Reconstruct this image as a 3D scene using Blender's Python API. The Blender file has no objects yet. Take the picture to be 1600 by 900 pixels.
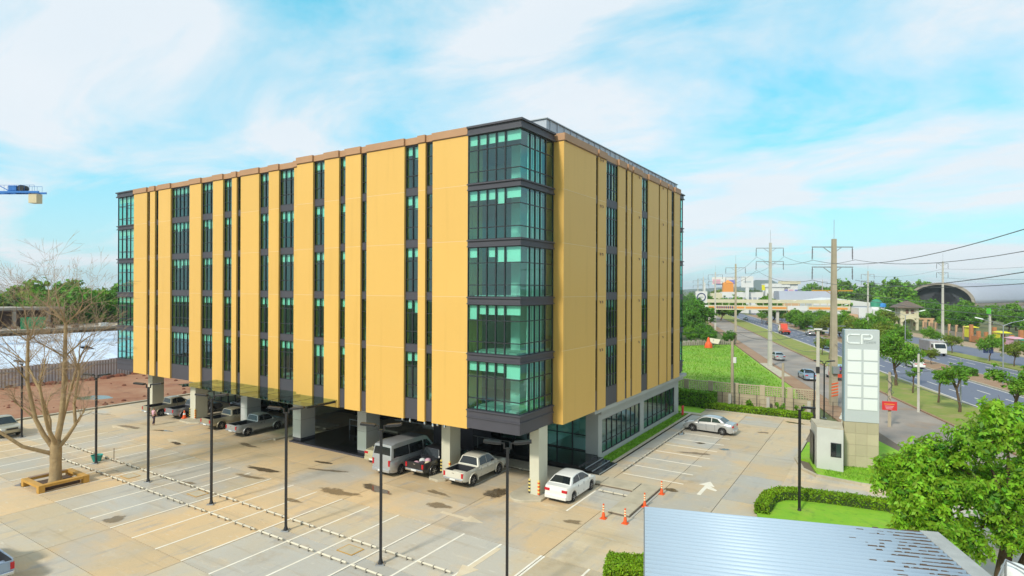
import bpy, bmesh, math, random
import numpy as np
from mathutils import Vector, Matrix
random.seed(7)
R = math.radians
sc = bpy.context.scene
col = sc.collection

# ------------------------------------------------------------------ camera
CAM_H = 13.0
YAW = R(32.483)
cam_d = bpy.data.cameras.new('camera')
cam_d.lens = 20.60
cam_d.sensor_width = 36.0
cam_d.shift_y = 2.07 / 1600
cam_d.clip_start = 0.3
cam_d.clip_end = 6000
cam = bpy.data.objects.new('camera', cam_d)
col.objects.link(cam)
cam.matrix_world = Matrix.Translation((0, 0, CAM_H)) @ Matrix.Rotation(YAW, 4, 'Z') @ Matrix.Rotation(R(90), 4, 'X') @ Matrix.Rotation(R(0.232), 4, 'Z')
sc.camera = cam

# ------------------------------------------------------------------ sky and sun
SUN_EL, SUN_AZ = R(38), R(186)          # azimuth measured clockwise from +Y: sun stands behind the camera
W = bpy.data.worlds.new('World')
sc.world = W
W.use_nodes = True
nt = W.node_tree
nt.nodes.clear()
def N(t, **k):
    n = nt.nodes.new(t)
    for a, b in k.items():
        setattr(n, a, b)
    return n
def L(a, b): nt.links.new(a, b)
out = N('ShaderNodeOutputWorld')
bg = N('ShaderNodeBackground')
bg.inputs['Strength'].default_value = 0.106
sky = N('ShaderNodeTexSky', sky_type='NISHITA', sun_disc=False)
sky.sun_elevation = SUN_EL
sky.sun_rotation = SUN_AZ
sky.altitude = 50
sky.air_density = 1.0
sky.dust_density = 1.6
sky.ozone_density = 1.2
tc = N('ShaderNodeTexCoord')
sep = N('ShaderNodeSeparateXYZ')
L(tc.outputs['Generated'], sep.inputs[0])
zz = N('ShaderNodeMath', operation='MAXIMUM'); zz.inputs[1].default_value = 0.0
L(sep.outputs['Z'], zz.inputs[0])
za = N('ShaderNodeMath', operation='ADD'); za.inputs[1].default_value = 0.22
L(zz.outputs[0], za.inputs[0])
dx = N('ShaderNodeMath', operation='DIVIDE'); L(sep.outputs['X'], dx.inputs[0]); L(za.outputs[0], dx.inputs[1])
dy = N('ShaderNodeMath', operation='DIVIDE'); L(sep.outputs['Y'], dy.inputs[0]); L(za.outputs[0], dy.inputs[1])
cmb = N('ShaderNodeCombineXYZ'); L(dx.outputs[0], cmb.inputs[0]); L(dy.outputs[0], cmb.inputs[1])
mp = N('ShaderNodeMapping')
mp.inputs['Location'].default_value = (3.1, 0.4, 0.0)
mp.inputs['Rotation'].default_value = (0, 0, R(-20))
mp.inputs['Scale'].default_value = (0.75, 1.15, 1.0)
L(cmb.outputs[0], mp.inputs[0])
n1 = N('ShaderNodeTexNoise'); n1.inputs['Scale'].default_value = 1.5; n1.inputs['Detail'].default_value = 11; n1.inputs['Roughness'].default_value = 0.58; n1.inputs['Distortion'].default_value = 0.5
L(mp.outputs[0], n1.inputs['Vector'])
r1 = N('ShaderNodeValToRGB')
r1.color_ramp.elements[0].position = 0.31; r1.color_ramp.elements[0].color = (0, 0, 0, 1)
r1.color_ramp.elements[1].position = 0.57; r1.color_ramp.elements[1].color = (1, 1, 1, 1)
L(n1.outputs['Fac'], r1.inputs[0])
# thin haze towards the horizon
hz = N('ShaderNodeMapRange'); hz.inputs['From Min'].default_value = 0.0; hz.inputs['From Max'].default_value = 0.22
hz.inputs['To Min'].default_value = 0.6; hz.inputs['To Max'].default_value = 0.0
L(zz.outputs[0], hz.inputs[0])
mxf = N('ShaderNodeMath', operation='MAXIMUM'); L(r1.outputs[0], mxf.inputs[0]); L(hz.outputs[0], mxf.inputs[1])
mul = N('ShaderNodeMath', operation='MULTIPLY'); mul.inputs[1].default_value = 0.93; L(mxf.outputs[0], mul.inputs[0])
# the photograph's sky is a vivid cyan: tint the physical sky
tint = N('ShaderNodeMix', data_type='RGBA', blend_type='MULTIPLY'); tint.inputs[0].default_value = 1.0
L(sky.outputs[0], tint.inputs[6]); tint.inputs[7].default_value = (0.52, 0.80, 0.78, 1)
air = N('ShaderNodeMix', data_type='RGBA', blend_type='ADD'); air.inputs[0].default_value = 1.0
L(tint.outputs[2], air.inputs[6]); air.inputs[7].default_value = (0.75, 3.8, 4.8, 1)
n2 = N('ShaderNodeTexNoise'); n2.inputs['Scale'].default_value = 1.7; n2.inputs['Detail'].default_value = 6
L(mp.outputs[0], n2.inputs['Vector'])
cc = N('ShaderNodeMix', data_type='RGBA'); L(n2.outputs['Fac'], cc.inputs[0])
cc.inputs[6].default_value = (6.5, 7.2, 7.8, 1); cc.inputs[7].default_value = (7.8, 7.85, 8.1, 1)
mx = N('ShaderNodeMix', data_type='RGBA')
L(mul.outputs[0], mx.inputs[0]); L(air.outputs[2], mx.inputs[6]); L(cc.outputs[2], mx.inputs[7])
L(mx.outputs[2], bg.inputs['Color'])
L(bg.outputs[0], out.inputs['Surface'])

sun_d = bpy.data.lights.new('sun', 'SUN')
sun_d.energy = 2.9
sun_d.angle = R(6)
sun_d.color = (1.0, 0.93, 0.80)
sun = bpy.data.objects.new('sun', sun_d)
col.objects.link(sun)
sdir = Vector((math.sin(SUN_AZ) * math.cos(SUN_EL), math.cos(SUN_AZ) * math.cos(SUN_EL), math.sin(SUN_EL)))
sun.rotation_euler = sdir.to_track_quat('Z', 'Y').to_euler()
sun.location = sdir * 200
sc.view_settings.view_transform = 'Standard'
sc.view_settings.look = 'None'
sc.view_settings.exposure = 0.2
sc.view_settings.gamma = 1.0
sc.cycles.max_bounces = 8
sc.cycles.transparent_max_bounces = 16
sc.cycles.caustics_reflective = False
sc.cycles.caustics_refractive = False

# ------------------------------------------------------------------ helpers: objects
def tag(o, label=None, cat=None, group=None, kind=None):
    if label: o['label'] = label
    if cat: o['category'] = cat
    if group: o['group'] = group
    if kind: o['kind'] = kind
    return o
def empty(name, loc=(0, 0, 0), rz=0.0, label=None, cat=None, group=None, kind=None):
    o = bpy.data.objects.new(name, None)
    o.empty_display_size = 0.3
    o.location = loc
    o.rotation_euler = (0, 0, rz)
    col.objects.link(o)
    return tag(o, label, cat, group, kind)
def copy_tree(o, parent=None):
    c = o.copy()
    col.objects.link(c)
    if parent is not None: c.parent = parent
    for ch in list(o.children): copy_tree(ch, c)
    return c
def inst(name, me, parent=None, loc=(0, 0, 0), rz=0.0, scale=None):
    o = bpy.data.objects.new(name, me)
    o.location = loc
    o.rotation_euler = (0, 0, rz)
    if scale: o.scale = scale
    if parent is not None: o.parent = parent
    col.objects.link(o)
    return o

class MB:
    """collects geometry for one mesh object"""
    def __init__(s): s.v = []; s.f = []; s.m = []; s.mi = 0
    def quad(s, *p):
        i = len(s.v); s.v += [tuple(q) for q in p]; s.f.append(tuple(range(i, i + len(p)))); s.m.append(s.mi); return s
    def box(s, x0, x1, y0, y1, z0, z1):
        i = len(s.v)
        s.v += [(x0, y0, z0), (x1, y0, z0), (x1, y1, z0), (x0, y1, z0), (x0, y0, z1), (x1, y0, z1), (x1, y1, z1), (x0, y1, z1)]
        for f in ((0, 3, 2, 1), (4, 5, 6, 7), (0, 1, 5, 4), (1, 2, 6, 5), (2, 3, 7, 6), (3, 0, 4, 7)):
            s.f.append(tuple(i + k for k in f)); s.m.append(s.mi)
        return s
    def prism(s, poly, z0, z1):
        """counter-clockwise polygon in xy, extruded along z"""
        n = len(poly); i = len(s.v)
        s.v += [(x, y, z0) for x, y in poly] + [(x, y, z1) for x, y in poly]
        s.f.append(tuple(i + k for k in reversed(range(n)))); s.f.append(tuple(i + n + k for k in range(n)))
        for k in range(n):
            s.f.append((i + k, i + (k + 1) % n, i + n + (k + 1) % n, i + n + k))
        s.m += [s.mi] * (n + 2)
        return s
    def bar(s, a, b, w, h):
        """rectangular bar from a to b, w across, h in height"""
        a = Vector(a); b = Vector(b); d = (b - a).normalized()
        u = d.cross(Vector((0, 0, 1)))
        if u.length < 1e-4: u = Vector((1, 0, 0))
        u.normalize(); n = u.cross(d)
        i = len(s.v)
        for p in (a, b):
            for su, sn in ((-1, -1), (1, -1), (1, 1), (-1, 1)):
                s.v.append(tuple(p + u * su * w / 2 + n * sn * h / 2))
        for f in ((0, 1, 2, 3), (7, 6, 5, 4), (0, 4, 5, 1), (1, 5, 6, 2), (2, 6, 7, 3), (3, 7, 4, 0)):
            s.f.append(tuple(i + k for k in f)); s.m.append(s.mi)
        return s
    def tube(s, pts, rad, n=8, caps=True):
        pts = [Vector(p) for p in pts]
        if not hasattr(rad, '__len__'): rad = [rad] * len(pts)
        i = len(s.v); ref = None
        for k, p in enumerate(pts):
            d = (pts[min(k + 1, len(pts) - 1)] - pts[max(k - 1, 0)])
            if d.length < 1e-7: d = Vector((0, 0, 1))
            d.normalize()
            if ref is None: ref = Vector((1, 0, 0)) if abs(d.x) < 0.8 else Vector((0, 1, 0))
            u = (ref - d * ref.dot(d)).normalized(); ref = u; w = d.cross(u)
            for j in range(n):
                a = 2 * math.pi * j / n
                s.v.append(tuple(p + (u * math.cos(a) + w * math.sin(a)) * rad[k]))
        for k in range(len(pts) - 1):
            for j in range(n):
                a = i + k * n + j; b = i + k * n + (j + 1) % n
                s.f.append((a, b, b + n, a + n)); s.m.append(s.mi)
        if caps:
            s.f.append(tuple(i + j for j in reversed(range(n)))); s.f.append(tuple(i + (len(pts) - 1) * n + j for j in range(n))); s.m += [s.mi] * 2
        return s
    def lathe(s, prof, n=16, axis='z', c=(0, 0, 0)):
        """prof: list of (radius, height)"""
        i = len(s.v)
        for r, h in prof:
            for j in range(n):
                a = 2 * math.pi * j / n; x = r * math.cos(a); y = r * math.sin(a)
                p = (x, y, h) if axis == 'z' else ((x, h, y) if axis == 'y' else (h, x, y))
                s.v.append((p[0] + c[0], p[1] + c[1], p[2] + c[2]))
        for k in range(len(prof) - 1):
            for j in range(n):
                a = i + k * n + j; b = i + k * n + (j + 1) % n
                s.f.append((a, b, b + n, a + n)); s.m.append(s.mi)
        s.f.append(tuple(i + j for j in reversed(range(n)))); s.f.append(tuple(i + (len(prof) - 1) * n + j for j in range(n))); s.m += [s.mi] * 2
        return s
    def loft(s, rings, close=True, caps=True):
        n = len(rings[0]); i = len(s.v)
        for r in rings: s.v += [tuple(p) for p in r]
        for k in range(len(rings) - 1):
            for j in range(n if close else n - 1):
                a = i + k * n + j; b = i + k * n + (j + 1) % n
                s.f.append((a, b, b + n, a + n)); s.m.append(s.mi)
        if caps and close:
            s.f.append(tuple(i + j for j in reversed(range(n)))); s.f.append(tuple(i + (len(rings) - 1) * n + j for j in range(n))); s.m += [s.mi] * 2
        return s
    def mesh(s, name, mats, smooth=None, fix=False):
        me = bpy.data.meshes.new(name)
        me.from_pydata(s.v, [], s.f)
        for m in (mats if isinstance(mats, (list, tuple)) else [mats]): me.materials.append(m)
        if any(s.m): me.polygons.foreach_set('material_index', s.m)
        if fix:
            b = bmesh.new(); b.from_mesh(me); bmesh.ops.remove_doubles(b, verts=b.verts, dist=1e-4); bmesh.ops.recalc_face_normals(b, faces=b.faces); b.to_mesh(me); b.free()
        if smooth is not None:
            me.polygons.foreach_set('use_smooth', [True] * len(me.polygons))
            me.set_sharp_from_angle(angle=R(smooth))
        me.update()
        return me
    def build(s, name, mats, parent=None, loc=(0, 0, 0), rz=0.0, smooth=None, fix=False):
        return inst(name, s.mesh(name, mats, smooth, fix), parent, loc, rz)
def bevel(o, w=0.02, seg=2):
    m = o.modifiers.new('bevel', 'BEVEL'); m.width = w; m.segments = seg; m.limit_method = 'ANGLE'; m.angle_limit = R(40)
    return o

# ------------------------------------------------------------------ helpers: materials
MATS = {}
def mat(name, c, rough=0.6, metal=0.0, var=None, bump=None, c2=None, rnd=0.0, island=0.0, spec=0.5, stain=None, emit=None, coat=0.0, sheen=0.0):
    """principled material. var=(scale, amount) mixes c towards c2 by noise; bump=(scale,strength);
    rnd: brightness change per object; island: per loose piece; stain=(colour, scale, threshold, amount)"""
    m = bpy.data.materials.new(name); MATS[name] = m
    m.use_nodes = True
    t = m.node_tree; nd = t.nodes; lk = t.links
    b = nd['Principled BSDF']
    b.inputs['Roughness'].default_value = rough; b.inputs['Metallic'].default_value = metal
    b.inputs['Specular IOR Level'].default_value = spec
    if coat: b.inputs['Coat Weight'].default_value = coat; b.inputs['Coat Roughness'].default_value = 0.04
    col_out = None
    rgb = nd.new('ShaderNodeRGB'); rgb.outputs[0].default_value = (*c, 1); col_out = rgb.outputs[0]
    tcn = nd.new('ShaderNodeNewGeometry')
    if var:
        n = nd.new('ShaderNodeTexNoise'); n.inputs['Scale'].default_value = var[0]; n.inputs['Detail'].default_value = 7; n.inputs['Roughness'].default_value = 0.62
        lk.new(tcn.outputs['Position'], n.inputs['Vector'])
        mr = nd.new('ShaderNodeMapRange'); mr.inputs[1].default_value = 0.35; mr.inputs[2].default_value = 0.68; mr.inputs[3].default_value = 0; mr.inputs[4].default_value = var[1]
        lk.new(n.outputs['Fac'], mr.inputs[0])
        mixn = nd.new('ShaderNodeMix'); mixn.data_type = 'RGBA'
        lk.new(mr.outputs[0], mixn.inputs[0]); lk.new(col_out, mixn.inputs[6]); mixn.inputs[7].default_value = (*(c2 or tuple(x * 0.6 for x in c)), 1)
        col_out = mixn.outputs[2]
    if stain:
        for (sc_, s1, thr, amt, stretch) in stain:
            mpn = nd.new('ShaderNodeMapping'); mpn.inputs['Scale'].default_value = stretch
            lk.new(tcn.outputs['Position'], mpn.inputs[0])
            n = nd.new('ShaderNodeTexNoise'); n.inputs['Scale'].default_value = s1; n.inputs['Detail'].default_value = 8; n.inputs['Roughness'].default_value = 0.6
            lk.new(mpn.outputs[0], n.inputs['Vector'])
            mr = nd.new('ShaderNodeMapRange'); mr.inputs[1].default_value = thr; mr.inputs[2].default_value = thr + 0.1; mr.inputs[3].default_value = 0; mr.inputs[4].default_value = amt
            lk.new(n.outputs['Fac'], mr.inputs[0])
            mixn = nd.new('ShaderNodeMix'); mixn.data_type = 'RGBA'
            lk.new(mr.outputs[0], mixn.inputs[0]); lk.new(col_out, mixn.inputs[6]); mixn.inputs[7].default_value = (*sc_, 1)
            col_out = mixn.outputs[2]
    if rnd or island:
        hs = nd.new('ShaderNodeHueSaturation')
        src = nd.new('ShaderNodeObjectInfo').outputs['Random'] if rnd else tcn.outputs['Random Per Island']
        a = rnd or island
        mr = nd.new('ShaderNodeMapRange'); mr.inputs[3].default_value = 1 - a; mr.inputs[4].default_value = 1 + a
        lk.new(src, mr.inputs[0]); lk.new(mr.outputs[0], hs.inputs['Value'])
        if island:
            mh = nd.new('ShaderNodeMapRange'); mh.inputs[3].default_value = 0.48; mh.inputs[4].default_value = 0.515
            lk.new(src, mh.inputs[0]); lk.new(mh.outputs[0], hs.inputs['Hue'])
        lk.new(col_out, hs.inputs['Color']); col_out = hs.outputs[0]
    lk.new(col_out, b.inputs['Base Color'])
    if bump:
        n = nd.new('ShaderNodeTexNoise'); n.inputs['Scale'].default_value = bump[0]; n.inputs['Detail'].default_value = 5
        lk.new(tcn.outputs['Position'], n.inputs['Vector'])
        bp = nd.new('ShaderNodeBump'); bp.inputs['Strength'].default_value = bump[1]; bp.inputs['Distance'].default_value = 0.05
        lk.new(n.outputs['Fac'], bp.inputs['Height']); lk.new(bp.outputs[0], b.inputs['Normal'])
    return m
def leafmat(name, c, island=0.35, trans=0.35):
    m = mat(name, c, 0.5, island=island, spec=0.3, var=(0.55, 0.85), c2=(c[0] * .45, c[1] * .55, c[2] * .7))
    t = m.node_tree; nd = t.nodes; lk = t.links
    b = nd['Principled BSDF']; o = nd['Material Output']
    tr = nd.new('ShaderNodeBsdfTranslucent'); ms = nd.new('ShaderNodeMixShader'); ms.inputs[0].default_value = trans
    src = b.inputs['Base Color'].links[0].from_socket
    lk.new(src, tr.inputs['Color']); lk.new(b.outputs[0], ms.inputs[1]); lk.new(tr.outputs[0], ms.inputs[2]); lk.new(ms.outputs[0], o.inputs['Surface'])
    return m
def glassmat(name, tint, refl=(0.8, 1.0, 0.98), ior=1.9, rough=0.01):
    m = bpy.data.materials.new(name); MATS[name] = m; m.use_nodes = True
    t = m.node_tree; nd = t.nodes; lk = t.links
    nd.remove(nd['Principled BSDF']); o = nd['Material Output']
    tr = nd.new('ShaderNodeBsdfTransparent')
    ge = nd.new('ShaderNodeNewGeometry')
    tm = nd.new('ShaderNodeMix'); tm.data_type = 'RGBA'; tm.inputs[6].default_value = (*tint, 1); tm.inputs[7].default_value = (1, 1, 1, 1)
    lk.new(ge.outputs['Backfacing'], tm.inputs[0]); lk.new(tm.outputs[2], tr.inputs[0])      # each pane is a solid sheet: tint it once
    gl = nd.new('ShaderNodeBsdfGlossy'); gl.inputs['Color'].default_value = (*refl, 1); gl.inputs['Roughness'].default_value = rough
    fr = nd.new('ShaderNodeFresnel'); fr.inputs['IOR'].default_value = ior
    fs = nd.new('ShaderNodeMath'); fs.operation = 'SUBTRACT'; fs.use_clamp = True; lk.new(fr.outputs[0], fs.inputs[0]); lk.new(ge.outputs['Backfacing'], fs.inputs[1])
    ms = nd.new('ShaderNodeMixShader'); lk.new(fs.outputs[0], ms.inputs[0]); lk.new(tr.outputs[0], ms.inputs[1]); lk.new(gl.outputs[0], ms.inputs[2]); lk.new(ms.outputs[0], o.inputs['Surface'])
    return m

M = {}
M['yellow'] = mat('yellow_panel', (0.70, 0.422, 0.105), 0.5, var=(0.35, 0.3), c2=(0.655, 0.385, 0.085), rnd=0.03, stain=[((0.58, 0.34, 0.075), 1.1, 0.55, 0.22, (2.2, 2.2, 0.10)), ((0.66, 0.42, 0.11), 0.5, 0.58, 0.25, (1, 1, 1))])
M['cornice'] = mat('tan_cornice', (0.45, 0.25, 0.13), 0.55, var=(0.8, 0.3))
M['return'] = mat('brown_reveal', (0.30, 0.19, 0.12), 0.6)
M['charcoal'] = mat('charcoal_panel', (0.062, 0.060, 0.075), 0.5, var=(0.6, 0.25))
M['frame'] = mat('window_frame', (0.022, 0.026, 0.032), 0.4)
M['glass'] = glassmat('tinted_glass', (0.48, 0.88, 0.77), (0.68, 0.98, 1.0), 2.05)
M['seam'] = mat('seam_trim', (0.78, 0.60, 0.36), 0.5)
M['clearglass'] = glassmat('shop_glass', (0.60, 0.94, 0.90), (0.8, 1.0, 1.0), 2.3)
M['canopyglass'] = glassmat('canopy_glass', (0.34, 0.46, 0.38), (0.74, 0.92, 0.80), 2.9)
M['blind'] = mat('roller_blind', (0.80, 0.86, 0.80), 0.8)
M['interior'] = mat('interior_wall', (0.60, 0.62, 0.60), 0.9)
M['floorin'] = mat('interior_floor', (0.46, 0.46, 0.44), 0.8)
M['greywall'] = mat('grey_render', (0.40, 0.42, 0.40), 0.75, var=(0.4, 0.25), stain=[((0.30, 0.31, 0.29), 1.0, 0.58, 0.4, (1, 1, 0.25))])
M['boothwall'] = mat('pale_grey_render', (0.56, 0.58, 0.55), 0.75, var=(0.6, 0.3), stain=[((0.42, 0.43, 0.40), 1.5, 0.58, 0.4, (1, 1, 0.2))])
M['cream'] = mat('cream_column', (0.60, 0.58, 0.46), 0.7, var=(0.5, 0.25))
M['clad'] = mat('grey_cladding', (0.46, 0.48, 0.47), 0.45, rnd=0.05)
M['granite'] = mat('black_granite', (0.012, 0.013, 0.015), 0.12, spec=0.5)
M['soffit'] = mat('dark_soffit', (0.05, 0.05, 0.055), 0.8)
M['roofbox'] = mat('roof_screen', (0.42, 0.45, 0.50), 0.45, metal=0.3)
M['blackmetal'] = mat('black_metal', (0.014, 0.014, 0.016), 0.45)
M['steel'] = mat('galvanised_steel', (0.42, 0.44, 0.46), 0.4, metal=0.7, var=(2, 0.3))
ST = [((0.43, 0.42, 0.385), 0.13, 0.48, 0.75, (1, .6, 1)), ((0.60, 0.43, 0.24), 0.21, 0.52, 0.65, (.6, 1, 1)), ((0.34, 0.26, 0.16), 0.33, 0.60, 0.5, (1, 1, 1)), ((0.40, 0.31, 0.19), 7.0, 0.56, 0.28, (1, 1, 1)), ((0.31, 0.305, 0.30), 0.8, 0.57, 0.5, (1.6, .35, 1)), ((0.36, 0.29, 0.20), 0.9, 0.57, 0.35, (0.14, 2.4, 1)), ((0.62, 0.585, 0.50), 2.4, 0.60, 0.45, (.5, 1.8, 1)), ((0.62, 0.55, 0.42), 0.9, 0.60, 0.35, (0.3, 1.4, 1)), ((0.26, 0.22, 0.16), 1.6, 0.66, 0.5, (1, 0.6, 1))]
M['slab1'] = mat('concrete_tan', (0.64, 0.455, 0.25), 0.72, var=(0.28, 0.8), c2=(0.50, 0.40, 0.26), rnd=0.09, stain=ST, bump=(6, 0.08))
M['slab2'] = mat('concrete_grey', (0.51, 0.445, 0.325), 0.72, var=(0.22, 0.85), c2=(0.56, 0.41, 0.23), rnd=0.09, stain=ST, bump=(6, 0.08))
M['slab3'] = mat('concrete_blue_grey', (0.47, 0.465, 0.43), 0.68, var=(0.25, 0.8), c2=(0.49, 0.41, 0.29), rnd=0.09, stain=ST, bump=(6, 0.08))
M['joint'] = mat('joint_dirt', (0.16, 0.125, 0.09), 0.95)
M['kerb'] = mat('kerb_concrete', (0.52, 0.46, 0.34), 0.8, var=(1.2, 0.5))
M['white'] = mat('white_road_paint', (0.84, 0.80, 0.70), 0.7, var=(1.5, 0.5), c2=(0.64, 0.55, 0.40))
def softmat(name, c, rough, amount, spec=.5):
    # a thin film that fades out towards its rim (attribute 'film' is 1 in the middle, 0 at the rim)
    m = mat(name, c, rough, spec=spec, var=(2.5, .5)); t = m.node_tree; nd = t.nodes; lk = t.links
    at = nd.new('ShaderNodeAttribute'); at.attribute_name = 'film'
    g = nd.new('ShaderNodeNewGeometry'); n = nd.new('ShaderNodeTexNoise'); n.inputs['Scale'].default_value = 2.2; n.inputs['Detail'].default_value = 7
    lk.new(g.outputs['Position'], n.inputs['Vector'])
    s1 = nd.new('ShaderNodeMath'); s1.operation = 'MULTIPLY_ADD'; s1.inputs[1].default_value = 1.7; lk.new(at.outputs['Fac'], s1.inputs[0])
    s0 = nd.new('ShaderNodeMath'); s0.operation = 'MULTIPLY_ADD'; s0.inputs[1].default_value = 1.8; s0.inputs[2].default_value = -1.75; lk.new(n.outputs['Fac'], s0.inputs[0]); lk.new(s0.outputs[0], s1.inputs[2])
    mr = nd.new('ShaderNodeMapRange'); mr.inputs[1].default_value = 0; mr.inputs[2].default_value = .45; mr.inputs[3].default_value = 0; mr.inputs[4].default_value = amount; lk.new(s1.outputs[0], mr.inputs[0])
    tr = nd.new('ShaderNodeBsdfTransparent'); ms = nd.new('ShaderNodeMixShader'); lk.new(mr.outputs[0], ms.inputs[0]); lk.new(tr.outputs[0], ms.inputs[1]); lk.new(nd['Principled BSDF'].outputs[0], ms.inputs[2]); lk.new(ms.outputs[0], nd['Material Output'].inputs['Surface'])
    return m
M['puddle'] = mat('puddle_water', (0.16, 0.12, 0.075), 0.06, spec=0.6)
M['puddlesoft'] = softmat('puddle_film', (0.17, 0.125, 0.075), 0.07, 0.92, .6)
M['wetstain'] = softmat('damp_stain', (0.24, 0.17, 0.09), 0.5, 0.55)
M['grass'] = mat('lawn_grass', (0.19, 0.43, 0.016), 0.9, var=(1.2, 0.7), c2=(0.29, 0.48, 0.025), bump=(30, 0.4), stain=[((0.30, 0.36, 0.06), 0.9, 0.55, 0.5, (1, 1, 1)), ((0.11, 0.26, 0.015), 2.5, 0.55, 0.5, (1, 1, 1))])
M['verge'] = mat('dry_verge_grass', (0.27, 0.27, 0.06), 0.95, var=(0.5, 0.8), c2=(0.16, 0.24, 0.03), bump=(12, .4), stain=[((0.36, 0.27, 0.13), 0.35, 0.55, 0.7, (1, 1, 1))])
M['blade'] = leafmat('grass_blade', (0.24, 0.46, 0.03), 0.35)
M['field'] = mat('field_ground', (0.18, 0.38, 0.025), 0.95, var=(0.15, 0.8), c2=(0.32, 0.42, 0.055), bump=(12, 0.5))
M['terrain'] = mat('far_ground', (0.10, 0.14, 0.04), 0.95, var=(0.02, 0.7), c2=(0.20, 0.16, 0.08))
M['redearth'] = mat('red_earth', (0.30, 0.125, 0.062), 0.95, var=(0.25, 0.8), c2=(0.42, 0.24, 0.14), bump=(2.5, 0.6), stain=[((0.20, 0.085, 0.05), 0.6, 0.56, 0.6, (1, 1, 1))])
M['redmud'] = mat('dark_red_soil', (0.19, 0.065, 0.037), 0.95, var=(1, 0.6), bump=(5, 0.8))
M['asphalt'] = mat('asphalt_blue', (0.135, 0.15, 0.21), 0.75, var=(0.12, 0.5), c2=(0.165, 0.17, 0.20), bump=(20, 0.1))
M['sideroad'] = mat('worn_road', (0.37, 0.31, 0.26), 0.85, var=(0.12, 0.8), c2=(0.17, 0.16, 0.15), stain=[((0.33, 0.22, 0.14), 0.2, 0.56, 0.6, (1, 1, 1))])
M['dirt'] = mat('brown_dirt', (0.30, 0.17, 0.095), 0.95, var=(0.5, 0.7), c2=(0.36, 0.25, 0.16), bump=(6, 0.5))
M['paver'] = mat('tan_pavement', (0.42, 0.30, 0.19), 0.9, var=(0.5, 0.5))
M['concpole'] = mat('concrete_pole', (0.42, 0.36, 0.26), 0.85, var=(0.8, 0.5))
M['whitepole'] = mat('pale_concrete', (0.52, 0.50, 0.44), 0.8, var=(1, 0.4))
M['wire'] = mat('wire', (0.10, 0.11, 0.12), 0.6)
M['insul'] = mat('insulator', (0.12, 0.11, 0.12), 0.4)
M['blockwall'] = mat('buff_block', (0.50, 0.43, 0.29), 0.85, var=(0.6, 0.6), rnd=0.06, stain=[((0.32, 0.27, 0.18), 0.8, 0.56, 0.6, (1, 1, 0.4))])
M['blockdark'] = mat('block_core', (0.17, 0.20, 0.10), 0.9)
M['bark'] = mat('pale_bark', (0.41, 0.295, 0.155), 0.9, var=(2.0, 0.8), c2=(0.27, 0.18, 0.09), bump=(8, 0.8))
M['twig'] = mat('twig_bark', (0.36, 0.26, 0.16), 0.9, var=(2.0, 0.6), c2=(0.18, 0.12, 0.08))
M['trunk'] = mat('brown_bark', (0.13, 0.085, 0.05), 0.9, var=(4, 0.7), bump=(10, 0.8))
M['leafbig'] = leafmat('bright_leaf', (0.34, 0.60, 0.035), 0.45, 0.5)
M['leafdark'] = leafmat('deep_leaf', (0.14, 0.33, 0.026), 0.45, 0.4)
M['leafmid'] = leafmat('mid_leaf', (0.21, 0.42, 0.03), 0.45, 0.4)
M['leafolive'] = leafmat('olive_leaf', (0.29, 0.37, 0.04), 0.45, 0.4)
M['leaffar'] = leafmat('far_leaf', (0.14, 0.24, 0.045), 0.4, 0.35)
M['hedge'] = leafmat('hedge_leaf', (0.32, 0.52, 0.022), 0.4, 0.45)
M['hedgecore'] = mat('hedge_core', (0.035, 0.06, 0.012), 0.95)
M['ochre'] = mat('ochre_paint', (0.55, 0.30, 0.055), 0.6, var=(1.5, 0.4))
M['soil'] = mat('soil', (0.10, 0.065, 0.045), 0.95)
M['roofmetal'] = mat('pale_blue_sheet', (0.37, 0.465, 0.56), 0.45, metal=0.1, var=(0.6, 0.4), c2=(0.33, 0.43, 0.53))
M['rust'] = mat('leaf_litter_rust', (0.12, 0.075, 0.045), 0.95, var=(3, 0.6))
M['gutter'] = mat('grey_gutter', (0.42, 0.43, 0.42), 0.6, var=(1.2, 0.6))
M['whitesheet'] = mat('white_roof_sheet', (0.62, 0.70, 0.82), 0.45, metal=0.1, rnd=0.08)
M['corrug'] = mat('grey_corrugated', (0.40, 0.38, 0.40), 0.55, metal=0.2, rnd=0.12, var=(1.5, 0.5), c2=(0.30, 0.24, 0.22))
M['siteconc'] = mat('raw_concrete', (0.36, 0.32, 0.27), 0.9, var=(0.4, 0.7), c2=(0.26, 0.21, 0.17))
M['sitedark'] = mat('dark_brick', (0.17, 0.095, 0.07), 0.9, var=(0.5, 0.6))
M['gapdark'] = mat('slat_gap', (0.27, 0.22, 0.205), 0.9)
M['stoppipe'] = mat('wheel_stop_paint', (0.58, 0.53, 0.42), 0.7, rnd=0.1)
M['fadedpaint'] = mat('faded_arrow_paint', (0.68, 0.58, 0.42), 0.75, var=(1.5, .7), c2=(0.60, 0.47, 0.30))
M['bracketgrey'] = mat('bracket_grey', (0.22, 0.20, 0.17), 0.7)
M['slat'] = mat('pale_slat', (0.52, 0.50, 0.52), 0.55, metal=0.1)
M['greennet'] = mat('green_netting', (0.03, 0.40, 0.15), 0.8)
M['craneblue'] = mat('crane_blue', (0.02, 0.16, 0.50), 0.5)
M['beige'] = mat('counterweight', (0.62, 0.52, 0.33), 0.8)
M['plant_w'] = mat('white_plastic', (0.72, 0.74, 0.72), 0.5)
M['signface'] = mat('white_sign_panel', (0.72, 0.76, 0.74), 0.4)
M['signbody'] = mat('grey_sign_panel', (0.47, 0.51, 0.515), 0.45)
M['signside'] = mat('blue_grey_side', (0.22, 0.31, 0.37), 0.5)
M['signletter'] = mat('sign_letter', (0.80, 0.84, 0.83), 0.35)
M['signgrey'] = mat('sign_small_letter', (0.30, 0.34, 0.35), 0.5)
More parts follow.
